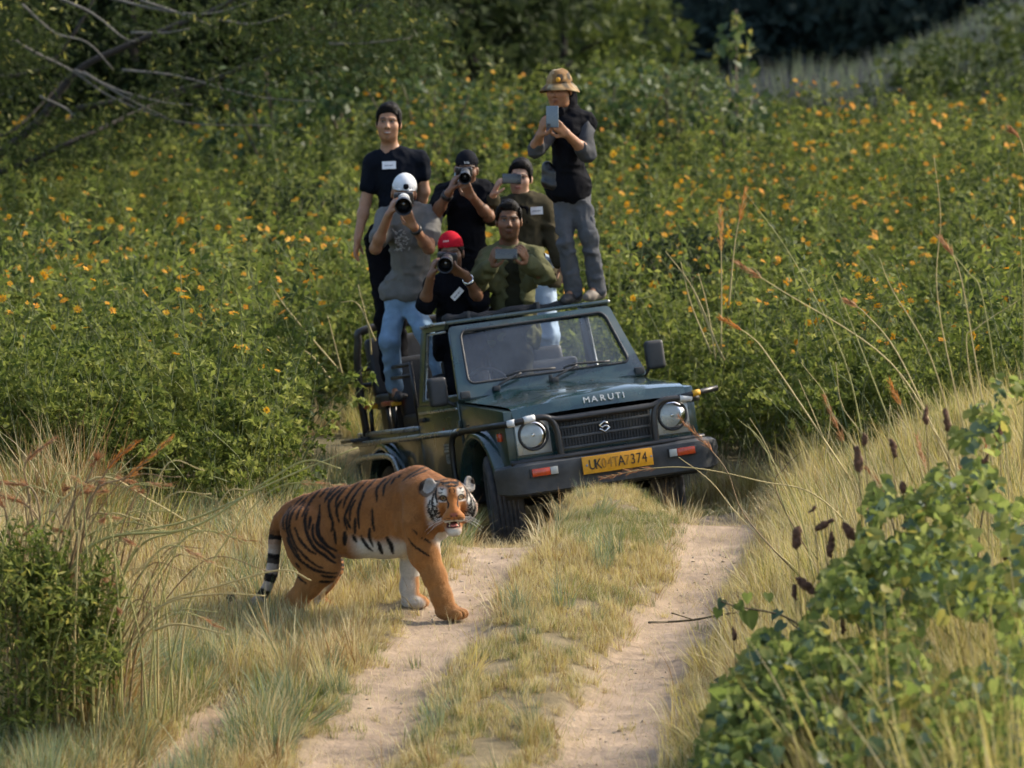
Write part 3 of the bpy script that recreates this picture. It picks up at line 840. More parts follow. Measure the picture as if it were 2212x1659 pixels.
for i, (u, d, h, r) in enumerate(((1180, 74, 4.4, 1.7), (1290, 78, 4.8, 1.8), (1090, 80, 5.2, 2.0))):
    back_tree(20 + i, u, d, h, r, ("olive tinted tree just behind the sun hat", "olive tinted tree behind the shrubs next to the tall sapling", "tall olive tinted tree behind the woman with the phone")[i], MEADD)

# grey plumed grass slope beyond the meadow on the right
GREYG = LEAF("grey_reed", [(0, (.05, .056, .062)), (.5, (.09, .098, .108)), (1, (.17, .18, .195))], .3, .75, spec=.05)
K_reed = [grass_kind("r%d" % i, [GREYG, GREYG, GREYG, BLUG], 60, h, .25, .5, .03, 3) for i, h in enumerate((1.0, 1.3))]
n = 5200
y = rng.uniform(62, 92, n); x = y * rng.uniform(.03, .125, n)
keep = x > 3.4 + (y - 62) * .02 + .5 * n2(x, y, .4, 81)
x, y = x[keep], y[keep]
tag(scatter("reed_slope", np.c_[x, y, H(x, y)], rots(len(x), .2), to3(rng.uniform(.5, 1.0, len(x))), rng.integers(0, 2, len(x)), K_reed), "slope of grey plumed reeds beyond the meadow", None, None, "stuff")
n = 380
y = rng.uniform(59, 72, n); x = y * rng.uniform(.086, .13, n)
tag(scatter("valley_shrubbery", np.c_[x, y, H(x, y)], rots(len(x), .2), to3(rng.uniform(1.2, 2.4, len(x))), rng.integers(6, 8, len(x)), K_mead), "dark green shrubs over the grey reeds", None, None, "stuff")
# forest on the far hill
def crown_kind(i, mat, L=.24, n=1500):
    qq = np.random.default_rng(400 + i)
    V, F = leaf_cloud(n, np.array([0, 0, 1.6]), (1.7, 1.7, 1.5), L, qq, .45, 3.5)
    return mesh_np("c%d" % i, V, F, [mat], smooth=False)
FARL = LEAF("hazed_far_leaf", [(0, (.024, .040, .036)), (.6, (.040, .060, .050)), (1, (.065, .085, .065))], .3, .7, spec=.1)  # distance haze mixed into the leaf colour, lighter and bluer
FARB = LEAF("far_brown", [(0, (.08, .075, .055)), (1, (.15, .135, .10))], .3, .7)
K_for = [crown_kind(0, FARL), crown_kind(1, FARL), crown_kind(2, FARL), crown_kind(3, FARB)]
n = 2600
y = rng.uniform(96, 320, n); x = y * rng.uniform(-.16, .16, n)
patch = n2(x, y, .07, 91) > .38
keep = rng.uniform(0, 1, n) < 1.0
idx = np.where(patch, 3, rng.integers(0, 3, n)); sc = rng.uniform(.8, 1.9, n) * np.where(patch, .6, 1)
tag(scatter("forest", np.c_[x, y, H(x, y) - .3], rots(n, .1), to3(sc), idx, K_for), "dark shaded forest on the far hillside", None, None, "stuff")

# ------------------------------------------------------------------ foreground: tall stalks, vine bush, leafy bush
PLUME_R = LEAF("rusty_plume", [(0, (.26, .11, .04)), (.5, (.42, .20, .09)), (1, (.55, .33, .19))], .4, .6)
PLUME_O = LEAF("orange_plume", [(0, (.42, .14, .03)), (.6, (.60, .26, .06)), (1, (.66, .38, .14))], .4, .6)
STALK = MAT("stalk", (.46, .36, .15), .6, .25, 8)
STALKG = MAT("green_stalk", (.30, .28, .09), .6, .25, 8)
STALKB = MAT("brown_stalk", (.20, .13, .055), .65, .25, 8)
def stalk(parent, P, r, mat, plume=None, q=None, name="stalk", pl=.35, spread=.03, n=60, blades_=2):
    o = link(name, mesh_np(name, *sweep(P, np.linspace(r, r * .35, len(P)), 5), [mat]), parent)
    if plume is not None:
        k0 = int(len(P) * (1 - pl)); seg = P[k0:]
        t = q.uniform(0, 1, n); i0 = np.clip((t * (len(seg) - 1)).astype(int), 0, len(seg) - 2); b = seg[i0] + (seg[i0 + 1] - seg[i0]) * q.uniform(0, 1, n)[:, None]
        tg = seg[i0 + 1] - seg[i0]; tg /= np.linalg.norm(tg, axis=1)[:, None]
        V, F = leaves(b, tg * 1.0 + rdir(n, -.15, q) * .42, rdir(n, .3, q), q.uniform(.5, 1.2, n) * spread * (1.2 - .5 * t), .004, .1, .1)
        link("plume", mesh_np("plume", V, F, [plume], smooth=False), o)
    return o
def Lp(pts, d, dd=0): return catmull([PX(p[0] * .4717, 876.5 + p[1] * .4717, d + dd * k) for k, p in enumerate(pts)], 7)
q = np.random.default_rng(9)
base = at_ground(190, 21.4)
cl = empty("tall_grass_clump", base); tag(cl, "clump of tall arching brown stalks with rusty plumes at the track's edge", "grass clump")
defs = [([(380, 1500), (600, 1080), (760, 905), (1000, 862), (1215, 870)], 0, None), ([(400, 1480), (560, 1150), (720, 920), (1000, 825), (1290, 752), (1425, 800)], 0, None),
        ([(150, 1100), (420, 640), (870, 560), (1200, 360), (1400, 252), (1560, 288)], 1, None), ([(150, 1100), (380, 660), (880, 520), (1300, 330), (1640, 190)], 1, None),
        ([(60, 1200), (180, 600), (440, 330), (700, 440), (960, 595)], 0, None), ([(340, 1380), (350, 850), (400, 500), (500, 280), (620, 170)], 2, PLUME_O), ([(360, 1400), (300, 900), (420, 420), (590, 320), (780, 150)], 2, PLUME_O),
        ([(260, 1420), (190, 800), (130, 400), (120, 260), (250, 150)], 2, PLUME_R), ([(300, 1380), (210, 700), (150, 480), (-20, 400)], 2, PLUME_R), ([(280, 1300), (200, 700), (160, 400), (20, 350)], 2, PLUME_R),
        ([(360, 1420), (400, 900), (340, 450), (480, 390)], 2, PLUME_R), ([(250, 1350), (240, 700), (420, 300), (440, 250)], 2, PLUME_R), ([(330, 1400), (470, 1000), (560, 560), (640, 380)], 2, None),
        ([(420, 1450), (450, 900), (480, 520), (640, 520)], 0, None), ([(400, 1400), (540, 800), (600, 480), (630, 400)], 2, None), ([(100, 1400), (60, 800), (30, 500), (-20, 440)], 2, PLUME_R), ([(700, 1030), (820, 1000), (1050, 1050)], 0, None),
        ([(420, 1300), (600, 700), (800, 580), (900, 570)], 1, None), ([(380, 1350), (430, 760), (560, 600), (760, 570)], 1, None), ([(300, 1300), (330, 700), (540, 540), (720, 560)], 1, None)]
for k, (p, m, pl) in enumerate(defs):
    P = Lp(p, 21.6 + q.normal(0, .12)) - base
    stalk(cl, P, .0085, (STALK, STALKG, STALKB)[m], pl, q, "stalk", .28, .06, 90)
for k in range(170):
    u0 = q.normal(300, 170); top_ = q.uniform(280, 1000); ln = q.normal(60, 170)
    P = Lp([(u0, 1440 + q.normal(0, 40)), (u0 + ln * .25, (1440 + top_) / 2), (u0 + ln, top_), (u0 + ln * 1.7 + q.normal(0, 60), top_ - q.uniform(-60, 60))], 21.6 + q.normal(0, .2)) - base
    stalk(cl, P, .0055, (STALK, STALKG, STALKB)[q.integers(0, 3)], PLUME_R if q.random() < .15 else None, q, "stalk", .2, .05, 50)
# tangled dry growth round the clump
q2 = np.random.default_rng(62); lx_ = q2.uniform(-2.9, -1.5, 760); ly_ = q2.uniform(21.4, 26.9, 760)
kp = (n2(lx_, ly_, .9, 64) > -.25) & ((lx_ < -1.95) | (ly_ > 25.2)) & ~((lx_ > -1.9) & (ly_ > 22.6) & (ly_ < 25.4)); lx_, ly_ = lx_[kp], ly_[kp]
K_dry = [grass_kind("d%d" % i, m, 40, h, .10, l, .006, 5) for i, (m, h, l) in enumerate((([DRYB, STRAW], .6, .8), ([DRYB, DRYB, GRN], .55, .7), ([GRN, STRAW], .5, .8)))]
tag(scatter("dry_undergrowth", np.c_[lx_, ly_, H(lx_, ly_)], rots(len(lx_), .3), to3(q2.uniform(.6, 1.35, len(lx_))), q2.integers(0, 3, len(lx_)), K_dry), "tangled brown and green undergrowth round the tall stalks", None, None, "stuff")
# stalks on the bank to the right
sb_ = at_ground(1850, 22.5)
cr = empty("bank_stalks", sb_); tag(cr, "thin golden stalks with brown plumes leaning over the track from the bank", "grass clump")
def Rp(pts, d): return catmull([PX(1168.7 + p[0] * .4717, p[1] * .4717, d) for p in pts], 7)
def Rq(pts, d): return catmull([PX(1168.7 + p[0] * .4717, 876.5 + p[1] * .4717, d) for p in pts], 7)
rd = [(Rp([(1500, 2150), (1390, 1650), (1150, 1180), (935, 880)], 22.6), STALKG, None), (Rp([(1900, 2150), (1600, 1660), (1100, 1330), (890, 1200)], 22.4), STALK, PLUME_R), (Rp([(1420, 2200), (1060, 1660), (960, 1540), (830, 1460)], 23), STALK, PLUME_O),
      (Rp([(1900, 2200), (1650, 1650), (1490, 1440), (1400, 1380)], 22.6), STALK, PLUME_R), (Rp([(2080, 2200), (1990, 1650), (1915, 1240), (1835, 1095)], 21.8), STALK, PLUME_R), (Rp([(1960, 2250), (1790, 1650), (1610, 1330), (1550, 1180)], 22), STALK, None),
      (Rp([(2150, 2200), (2030, 1400), (1950, 1240), (1780, 1050)], 22), STALKG, None), (Rp([(1990, 2200), (1820, 1400), (1830, 1000), (1800, 720)], 22), STALK, None), (Rp([(2212, 2100), (2210, 1500), (2190, 900)], 21.5), STALKG, None),
      (Rp([(2050, 2200), (1950, 1600), (2000, 1500), (2180, 1380)], 22), STALK, None), (Rp([(2200, 2200), (2250, 1200), (2212, 700), (2150, 590)], 22), STALK, PLUME_R), (Rp([(1700, 2200), (1420, 1480), (1330, 1260)], 22.3), STALKG, None),
      (Rq([(1700, 900), (1300, 440), (1000, 345), (700, 285), (480, 290), (280, 330)], 23.6), STALK, PLUME_R), (Rq([(1400, 1000), (960, 540), (840, 280), (640, 60)], 23.6), STALKB, PLUME_R), (Rq([(1400, 1100), (1190, 560), (1040, 200), (955, 55)], 23.2), STALK, None),
      (Rq([(1500, 1050), (960, 560), (780, 350), (630, 235)], 23.6), STALK, None), (Rq([(1300, 800), (1080, 400), (1120, 280), (1200, 205)], 24), STALKB, None), (Rq([(1500, 700), (1290, 140), (1180, -120)], 23), STALK, None),
      (Rq([(1330, 700), (1300, 300), (1320, 0), (1190, -200)], 24), STALK, None), (Rq([(1700, 800), (1500, 200), (1380, 0), (1350, -200)], 22.6), STALK, None), (Rq([(1900, 900), (1700, 150), (1600, -100)], 22.0), STALK, PLUME_O),
      (Rq([(2050, 900), (1900, 300), (1720, 0), (1640, -150)], 22.0), STALK, None), (Rq([(1250, 800), (1120, 480), (1020, 180), (900, 60)], 24), STALKG, None)]
for k in range(70):
    u0 = q.uniform(1250, 2250); v0 = q.uniform(500, 900) + (u0 - 1700) * -.2; h_ = q.uniform(300, 650); ln = q.normal(-130, 110)
    rd.append((Rq([(u0, v0 + 150), (u0 + ln * .3, v0 - h_ * .4), (u0 + ln, v0 - h_)], q.uniform(20.8, 24)), (STALK, STALK, STALKG)[q.integers(0, 3)], PLUME_R if q.random() < .18 else None))
for P, m, pl in rd: stalk(cr, P - sb_, .0042 if pl is None else .0048, m, pl, q, "stalk", .27, .055, 80)
# pale reeds standing in the meadow beyond the mirror
sr = at_ground(1560, 30.5); rr_ = empty("meadow_reeds", sr); tag(rr_, "few pale upright reeds in the meadow beside the jeep's mirror", "reeds")
for p in ([(830, 1640), (700, 1330), (570, 1150)], [(800, 1650), (760, 1400), (720, 1250)], [(825, 1600), (826, 1250), (822, 950)], [(860, 1400), (890, 1100), (938, 872)], [(780, 1620), (690, 1400), (640, 1200)], [(840, 1650), (760, 1480), (680, 1290)]):
    stalk(rr_, Rp(p, 31) - sr, .007, STALK, PLUME_O if p[0][0] in (825, 860) else None, q, "reed", .35, .09, 90)
sr = at_ground(760, 29.5); rr_ = empty("meadow_reeds", sr); tag(rr_, "pale dry reeds bending in the meadow behind the roll bar", "reeds")
for p in ([(1560, 1640), (1330, 1370), (1240, 1240)], [(1720, 1500), (1640, 1330), (1560, 1320)], [(1520, 1680), (1420, 1560), (1300, 1500)], [(1480, 1660), (1290, 1500), (1270, 1440)], [(1580, 1700), (1530, 1500), (1500, 1380)], [(1700, 1560), (1690, 1450), (1640, 1240)]):
    stalk(rr_, catmull([PX(a * .4717, b * .4717 + 30, 31.5) for a, b in p], 6) - sr, .007, STALK, None, q, "reed")

# vine bush in the right foreground: large heart-shaped leaves one by one, brown seed heads
def heart(name, mat):
    o_ = np.array([(0, 0), (.28, -.18), (.52, .05), (.45, .42), (.2, .78), (0, 1.0), (-.2, .78), (-.45, .42), (-.52, .05), (-.28, -.18), (0, .4)])
    z = np.array([0, .02, .05, .06, .02, -.08, .02, .06, .05, .02, -.03]) 
    V = np.c_[o_[:, 0], o_[:, 1], z]
    F = [(10, i, (i + 1) % 10) for i in range(10)]
    return mesh_np(name, V, np.array(F), [mat], smooth=True)
VINE2 = LEAF("vine_leaf_blue", [(0, (.04, .075, .04)), (.5, (.075, .12, .065)), (1, (.13, .185, .10))], .4, .5, spec=.3)
H_k = [heart("leaf", VINE), heart("leaf", VINE2), heart("leaf", YLEAF)]
vb = at_ground(1990, 19.4)
bushv = empty("vine_bush", vb); tag(bushv, "leafy vine bush with heart-shaped leaves and brown seed heads on the bank", "bush")
q = np.random.default_rng(21)
edge_u = np.array([700, 780, 880, 950, 1050, 1150, 1250, 1350, 1450, 1600, 1750, 1900, 2050, 2320]); edge_v = np.array([1640, 1480, 1350, 1250, 1120, 1000, 870, 760, 660, 470, 320, 60, -60, -160])
m = 110000
zx = q.uniform(680, 2270, m); ev = np.interp(zx, edge_u, edge_v) + 150 * n2(zx, zx * 0, .012, 3) + 90 * n2(zx, zx * 0, .04, 4)
zy = np.where(q.random(m) < .2, ev + np.abs(q.normal(0, 1, m)) * 200 - 40, ev + q.uniform(0, 1, m) * (1790 - ev))
depth = q.uniform(16.0, 20.4, m) + (1500 - zx) * .0005
LP = np.stack([(1168.7 + zx * .4717 - CU) / FPX * depth, depth * CP - (876.5 + zy * .4717 - CV) / FPX * depth * SP, CAMZ - depth * SP - (876.5 + zy * .4717 - CV) / FPX * depth * CP], 1)
gz = H(LP[:, 0], LP[:, 1])
ok = (zy < 1800) & (n2(zx, zy, .006, 5) + .7 * n2(zx, zy, .016, 15) > -.33) & (LP[:, 2] > gz + .03) & (LP[:, 2] < gz + 1.35 - .22 * (19.5 - depth))
LP = LP[ok][:20000]; n = len(LP)
sz = q.uniform(.022, .058, n) * np.where(q.random(n) < .12, 1.4, 1)
nm = rdir(n, .35, q) + np.array([0, -.45, 0]); nm /= np.linalg.norm(nm, axis=1)[:, None]
dr = rdir(n, -.5, q); dr -= nm * (dr * nm).sum(1)[:, None]; dr /= np.linalg.norm(dr, axis=1)[:, None]; sx_ = np.cross(dr, nm)
kind = q.choice([0, 0, 0, 1, 2], n, p=[.3, .3, .15, .18, .07])
ordr = np.argsort(LP[:, 1] - sz * 6)
for i in ordr[:280]:
    o = link("leaf", H_k[kind[i]], bushv)
    o.matrix_local = Matrix(((sx_[i, 0] * sz[i], dr[i, 0] * sz[i], nm[i, 0] * sz[i], LP[i, 0] - vb[0]), (sx_[i, 1] * sz[i], dr[i, 1] * sz[i], nm[i, 1] * sz[i], LP[i, 1] - vb[1]), (sx_[i, 2] * sz[i], dr[i, 2] * sz[i], nm[i, 2] * sz[i], LP[i, 2] - vb[2]), (0, 0, 0, 1)))
rest = ordr[280:]
hv = np.array([v.co[:] for v in H_k[0].vertices]); hf_ = np.array([p.vertices[:] for p in H_k[0].polygons])
VV = (hv[None, :, 0:1] * sx_[rest][:, None] + hv[None, :, 1:2] * dr[rest][:, None] + hv[None, :, 2:3] * nm[rest][:, None]) * sz[rest][:, None, None] + (LP[rest] - vb)[:, None]
FF = (np.arange(len(rest))[:, None, None] * len(hv) + hf_[None]).reshape(-1, 3)
fo = link("foliage", mesh_np("foliage", VV.reshape(-1, 3), FF, [VINE, VINE2, YLEAF], fmat=np.repeat(kind[rest], len(hf_))), bushv); fo["kind"] = "stuff"
# grass growing up through the vine bush
q2 = np.random.default_rng(61); gz_ = q2.uniform(1000, 2250, 320); gd = q2.uniform(17.0, 20.6, 320)
gx_ = (1168.7 + gz_ * .4717 - CU) / FPX * gd; gy_ = gd * CP - .08 * gd
tag(scatter("bank_grass", np.c_[gx_, gy_, H(gx_, gy_)], rots(320, .25), to3(q2.uniform(1.0, 2.3, 320)), q2.choice([0, 3, 5, 0], 320), K_tuft), "long green and straw grass blades growing through the vine bush", None, None, "stuff")
# free hanging sprig reaching over the rut
for zx, zy, s in ((945, 940, .095), (830, 890, .05), (900, 905, .055), (1040, 1020, .055), (1110, 995, .07), (1040, 860, .05), (810, 930, .05), (945, 860, .05), (1090, 940, .06)):
    w = PX(1168.7 + zx * .4717, 876.5 + zy * .4717, 20.3) - vb; m_ = unit(q.normal(0, .4, 3) + np.array([0, -1, .4])); d_ = unit(np.array([q.normal(0, .4), 0, -1.0])); d_ = unit(d_ - m_ * (d_ @ m_)); x_ = np.cross(d_, m_)
    o = link("leaf", H_k[0 if q.random() < .6 else 1], bushv)
    o.matrix_local = Matrix(((x_[0] * s, d_[0] * s, m_[0] * s, w[0]), (x_[1] * s, d_[1] * s, m_[1] * s, w[1]), (x_[2] * s, d_[2] * s, m_[2] * s, w[2]), (0, 0, 0, 1)))
for p in ([(1250, 1050), (1100, 960), (900, 920), (810, 890)], [(1500, 1500), (1300, 1150), (1130, 980)], [(1900, 1500), (1700, 900), (1600, 500)], [(2100, 1500), (2000, 800), (2050, 300)], [(1600, 1500), (1450, 1000), (1380, 700)]):
    P = Rq(p, 20.3) - vb; link("stem", mesh_np("stem", *sweep(P, np.linspace(.006, .003, len(P)), 5), [TWIG]), bushv)
SEED = MAT("seed_head", (.12, .058, .032), .9, .4, 60, bump=.004, bscale=200)
for i, (zx, zy, w_, h_, a) in enumerate(((1450, 240, 50, 150, 0), (1170, 600, 60, 130, 10), (1300, 540, 40, 110, 65), (1405, 575, 65, 110, -25), (1325, 630, 45, 130, 5), (1205, 820, 55, 130, -45), (1160, 850, 30, 80, 0), (880, 1040, 28, 80, -8), (965, 1095, 32, 75, -12), (1005, 1250, 32, 130, 5),
                                        (1165, 1090, 50, 100, 30), (1135, 1205, 50, 110, 25), (1380, 1000, 32, 110, 0), (1610, 190, 40, 95, -10), (1525, 375, 30, 90, 8), (1655, 370, 36, 60, 0), (1705, 420, 40, 110, -8), (1760, 460, 50, 90, 15), (1610, 470, 34, 70, 0), (1680, 530, 40, 80, 40), (1660, 680, 40, 180, 2),
                                        (1855, 60, 40, 120, -5), (1760, 40, 34, 100, 5), (2030, 250, 36, 90, 40), (2095, 120, 40, 90, 20), (2140, 650, 60, 120, 30), (1570, 840, 40, 100, 0), (1250, 470, 20, 70, 55), (1480, 150, 24, 60, 0))):
    s_ = SDF(.005); hh = h_ * .4717 / (FPX / 19.6) * .42; ww = w_ * .4717 / (FPX / 19.6) * .34
    s_.ell((0, 0, 0), (ww, ww * .9, hh), None); s_.ell((ww * .5, 0, -hh * .5), (ww * .7, ww * .7, hh * .6), None)
    Vv, Qq = s_.build(lambda P: .006 * noise3(P, 60, i) + .006 * noise3(P, 130, i + 3), 0)
    o = link("seed_head", mesh_np("seed_head", Vv, Qq, [SEED], smooth=False), bushv, PX(1168.7 + zx * .4717, 876.5 + zy * .4717, 19.6) - vb); o.rotation_euler = (0, R_(a), 0)
    _b = PX(1168.7 + zx * .4717, 876.5 + zy * .4717, 19.6) - vb; _st = catmull([_b + np.array([.03, .05, -.40]), _b + np.array([.015, .02, -.18]), _b], 4)
    link("seed_stem", mesh_np("seed_stem", *sweep(_st, .002, 4), [TWIG]), bushv)
# leafy green bush in the left foreground
lb = at_ground(95, 21.2)
lbo = empty("leafy_bush", lb); tag(lbo, "dark green narrow-leaved bush at the foot of the tall stalks", "bush")
q = np.random.default_rng(33)
eu = np.array([-60, 0, 150, 300, 450, 560, 620]); ev = np.array([620, 650, 680, 740, 850, 980, 1150])
m = 16000; zx = q.uniform(-90, 640, m)
top_v = 60 + np.interp(zx, eu, ev) + 170 * n2(zx, zx * 0, .02, 13) + 120 * n2(zx, zx * 0, .07, 14)
lim = np.interp(zx, [0, 250, 500, 620], [1560, 1460, 1240, 1180])
v_ = np.where(q.random(m) < .35, top_v + np.abs(q.normal(0, 1, m)) * 150, top_v + q.uniform(0, 1, m) * (lim - top_v))
ok = (((zx + 60) / 600) ** 2 + ((v_ - 1130) / 470) ** 2 < 1 + .55 * n2(zx, v_, .012, 17) + .35 * n2(zx, v_, .03, 18)) & (v_ < lim) & (n2(zx, v_, .009, 6) + .5 * n2(zx, v_, .03, 7) > -.45 + .9 * sst((zx - 330) / 300)) & (q.random(m) < 1 - .75 * sst((zx - 380) / 220))
zx, v_ = zx[ok][:4600], v_[ok][:4600]; dep = 21.3 + q.uniform(-.35, .5, len(zx)); n = len(zx)
P = np.array([PX(a * .4717, 876.5 + b * .4717, c_) for a, b, c_ in zip(zx, v_, dep)]) - lb
V, F = leaves(P, rdir(n, .25, q), rdir(n, .6, q), q.uniform(.03, .085, n), q.uniform(.008, .02, n), .15, .25)
link("foliage", mesh_np("foliage", V, F, [MEAD, MEADD, YLEAF], smooth=False, fmat=np.tile(q.choice([0, 1, 2], n, p=[.55, .38, .07]), 2)), lbo)
sh = []
for k in range(46):
    z0 = q.uniform(-60, 560); t0 = np.interp(z0, eu, ev) - q.uniform(-40, 170); ln_ = q.normal(10, 60)
    Pp = catmull([PX(z0 * .4717, 876.5 + (t0 + 420) * .4717, 21.3) - lb, PX((z0 + ln_ * .4) * .4717, 876.5 + (t0 + 200) * .4717, 21.3) - lb, PX((z0 + ln_) * .4717, 876.5 + t0 * .4717, 21.3 + q.normal(0, .15)) - lb], 9)
    sh.append(sweep(Pp, np.linspace(.004, .0015, len(Pp)), 4))
    pi = np.repeat(Pp, 2, 0); sh.append(leaves(pi, rdir(len(pi), .5, q), rdir(len(pi), .5, q), q.uniform(.04, .08, len(pi)), q.uniform(.010, .018, len(pi)), .15, .2))
V, F = merge(sh); link("shoots", mesh_np("shoots", V, F, [MEAD], smooth=False), lbo)
for k in range(14):
    zx = q.uniform(0, 480); t_ = np.interp(zx, eu, ev) + 40
    Pp = catmull([PX(zx * .3 * .4717 + 60, 876.5 + 1380 * .4717, 21.4) - lb, PX((zx * .7 + 30) * .4717, 876.5 + (t_ + 1380) / 2 * .4717, 21.3) - lb, PX(zx * .4717, 876.5 + t_ * .4717, 21.3) - lb], 5)
    link("stem", mesh_np("stem", *sweep(Pp, np.linspace(.006, .002, len(Pp)), 5), [STEM]), lbo)
# dry stick lying across the rut
_sp = np.array([PX(1168.7 + a * .4717, 876.5 + b * .4717, 23.3) for a, b in ((490, 992), (580, 990), (700, 980), (800, 962), (900, 945))])
_sp[:, 2] = np.maximum(_sp[:, 2], H(_sp[:, 0], _sp[:, 1]) + .012)
ds = empty("dry_stick", tuple(_sp[0])); tag(ds, "thin forked dry stick lying across the bare rut", "stick")
link("stem", mesh_np("stem", *sweep(catmull(_sp, 5) - _sp[0], .006, 6), [TWIG]), ds)
for k, dv in ((1, (-.10, -.25, .03)), (3, (.06, .2, .04)), (2, (-.12, -.1, .05))):
    link("side_twig", mesh_np("side_twig", *sweep(np.array([_sp[k], _sp[k] + np.array(dv) * .5, _sp[k] + np.array(dv)]) - _sp[0], .0035, 5), [TWIG]), ds)

# ------------------------------------------------------------------ the jeep
PAINT = MAT("jeep_paint", (.009, .040, .042), .25, .15, 5, metal=.0, spec=.6, coat=1.0, dust=((.12, .115, .085), .42))
PAINTS = MAT("jeep_side_paint", (.02, .042, .034), .33, .2, 4, metal=0, spec=.6, coat=.5, dust=((.10, .095, .06), .45))
BLACKM = MAT("black_tube", (.014, .014, .015), .38, .2, 20, spec=.5, dust=((.13, .11, .08), .35))
BLACKP = MAT("black_plastic", (.022, .023, .025), .55, .2, 30, bump=.0006, bscale=400, dust=((.13, .12, .1), .4))
BUMPM = MAT("bumper_grey", (.05, .053, .056), .5, .2, 12, dust=((.14, .13, .11), .5))
RUBBER = MAT("tyre_rubber", (.06, .058, .062), .8, .25, 25, bump=.001, bscale=120, dust=((.22, .18, .14), .7))
CHROME = MAT("chrome", (.75, .75, .74), .12, .05, 20, metal=1)
SILV = MAT("silver_paint", (.42, .43, .42), .3, .15, 15, metal=.6)
STEEL = MAT("rim_steel", (.32, .32, .33), .45, .2, 15, metal=.7)
SEATM = MAT("seat_vinyl", (.022, .023, .026), .5, .2, 10, bump=.002, bscale=30)
YEL = MAT("plate_yellow", (.80, .36, .008), .45, .1, 30, dust=((.55, .3, .05), .3))
INK = MAT("plate_ink", (.03, .025, .015), .6, .3, 60)
INKW = MAT("worn_ink", (.42, .20, .02), .6, .35, 40)
WHITE = MAT("white_tape", (.72, .71, .68), .5, .08, 30)
YTAPE = MAT("yellow_tape", (.75, .38, .02), .5, .1, 30)
AMBER = MAT("amber_lens", (.55, .06, .012), .2, .2, 40, coat=.6)
CLEARL = MAT("clear_lens", (.42, .42, .38), .2, .1, 40, coat=.6)
REDW = MAT("armrest_red", (.28, .035, .02), .45, .3, 20, dust=((.45, .28, .10), .6))
DIRTYW = MAT("faded_decal", (.40, .41, .38), .7, .3, 60)
def GLASS(name, tint, haze, hc=(.30, .34, .38)):
    m = bpy.data.materials.new(name); m.use_nodes = True
    nt = m.node_tree; nt.nodes.remove(nt.nodes["Principled BSDF"])
    tr = nt.nodes.new("ShaderNodeBsdfTransparent"); tr.inputs[0].default_value = (*tint, 1)
    gl = nt.nodes.new("ShaderNodeBsdfGlossy"); gl.inputs["Roughness"].default_value = .03
    df = nt.nodes.new("ShaderNodeBsdfDiffuse"); df.inputs[0].default_value = (*hc, 1)
    fr = nt.nodes.new("ShaderNodeFresnel"); fr.inputs[0].default_value = 1.75
    m1 = nt.nodes.new("ShaderNodeMixShader")
    nt.links.new(_ramp(nt, _noise(nt, 4, 5), [(.3, (haze * .5,) * 3), (.75, (haze * 1.4,) * 3)]), m1.inputs[0])
    nt.links.new(tr.outputs[0], m1.inputs[1]); nt.links.new(df.outputs[0], m1.inputs[2])
    m2 = nt.nodes.new("ShaderNodeMixShader"); nt.links.new(fr.outputs[0], m2.inputs[0])
    nt.links.new(m1.outputs[0], m2.inputs[1]); nt.links.new(gl.outputs[0], m2.inputs[2])
    nt.links.new(m2.outputs[0], nt.nodes["Material Output"].inputs[0])
    return m
WSG = GLASS("windscreen_glass", (.86, .90, .92), .10, (.34, .39, .45))  # bluish diffuse veil paints the sky's reflection over light dust
LAMPG = GLASS("lamp_glass", (.92, .93, .92), .015)

jeep = empty("safari_jeep")
jeep.matrix_world = MJ
tag(jeep, "dark green open-top safari jeep leaning to one side as it climbs the track", "jeep")

def extrude_profile(name, prof, x0, x1, mat, parent, bev=.012):
    """closed (y,z) outline between x0 and x1"""
    bm = bmesh.new()
    a = [bm.verts.new((x0, p[0], p[1])) for p in prof]
    f = bm.faces.new(a)
    r = bmesh.ops.extrude_face_region(bm, geom=[f])
    for v in r["geom"]:
        if isinstance(v, bmesh.types.BMVert): v.co.x = x1
    bmesh.ops.recalc_face_normals(bm, faces=bm.faces)
    if bev:
        es = [e for e in bm.edges if len(e.link_faces) == 2 and e.calc_face_angle() > .6]
        bmesh.ops.bevel(bm, geom=es, offset=bev, segments=2, affect='EDGES', profile=.6)
    bmesh.ops.triangulate(bm, faces=[g for g in bm.faces if len(g.verts) > 4])
    return bm_obj(name, bm, mat, parent, angle=35)
def arc(cy, cz, r, a0, a1, n=12):
    return [(cy + r * math.cos(R_(a0 + (a1 - a0) * i / n)), cz + r * math.sin(R_(a0 + (a1 - a0) * i / n))) for i in range(n + 1)]
WY0, WY1, WR = .687, 3.06, .35

# hood: slightly crowned sheet with a turned-down front lip
ys = np.linspace(0, 1, 15); xs = np.linspace(-1, 1, 25)
V = []
for t in ys:
    for s in xs:
        w = .628 + (.672 - .628) * t
        crown = .036 * (1 - abs(s) ** 3.0)
        bulge = .016 * (1 / (1 + math.exp((abs(s) - .55) * 30))) * min(1, t * 6)
        zz = .985 + .09 * t ** .85 + crown * (.65 + .35 * t) + bulge
        if t == 0: zz -= .012
        V.append((s * w, .125 + .945 * t - .02 * (1 - abs(s) ** 2) * (1 - t), zz))
nb = len(xs)
front = [(s * .628, .100 - .02 * (1 - abs(s) ** 2), .925 + .018 * (1 - abs(s) ** 3) - .02) for s in xs]
V += front
Q = [(i * nb + j, i * nb + j + 1, (i + 1) * nb + j + 1, (i + 1) * nb + j) for i in range(len(ys) - 1) for j in range(nb - 1)]
off = len(ys) * nb
Q += [(off + j, off + j + 1, j + 1, j) for j in range(nb - 1)]
hood = link("hood", mesh_np("hood", V, Q, [PAINT]), jeep)
hood.data.set_sharp_from_angle(angle=R_(50))
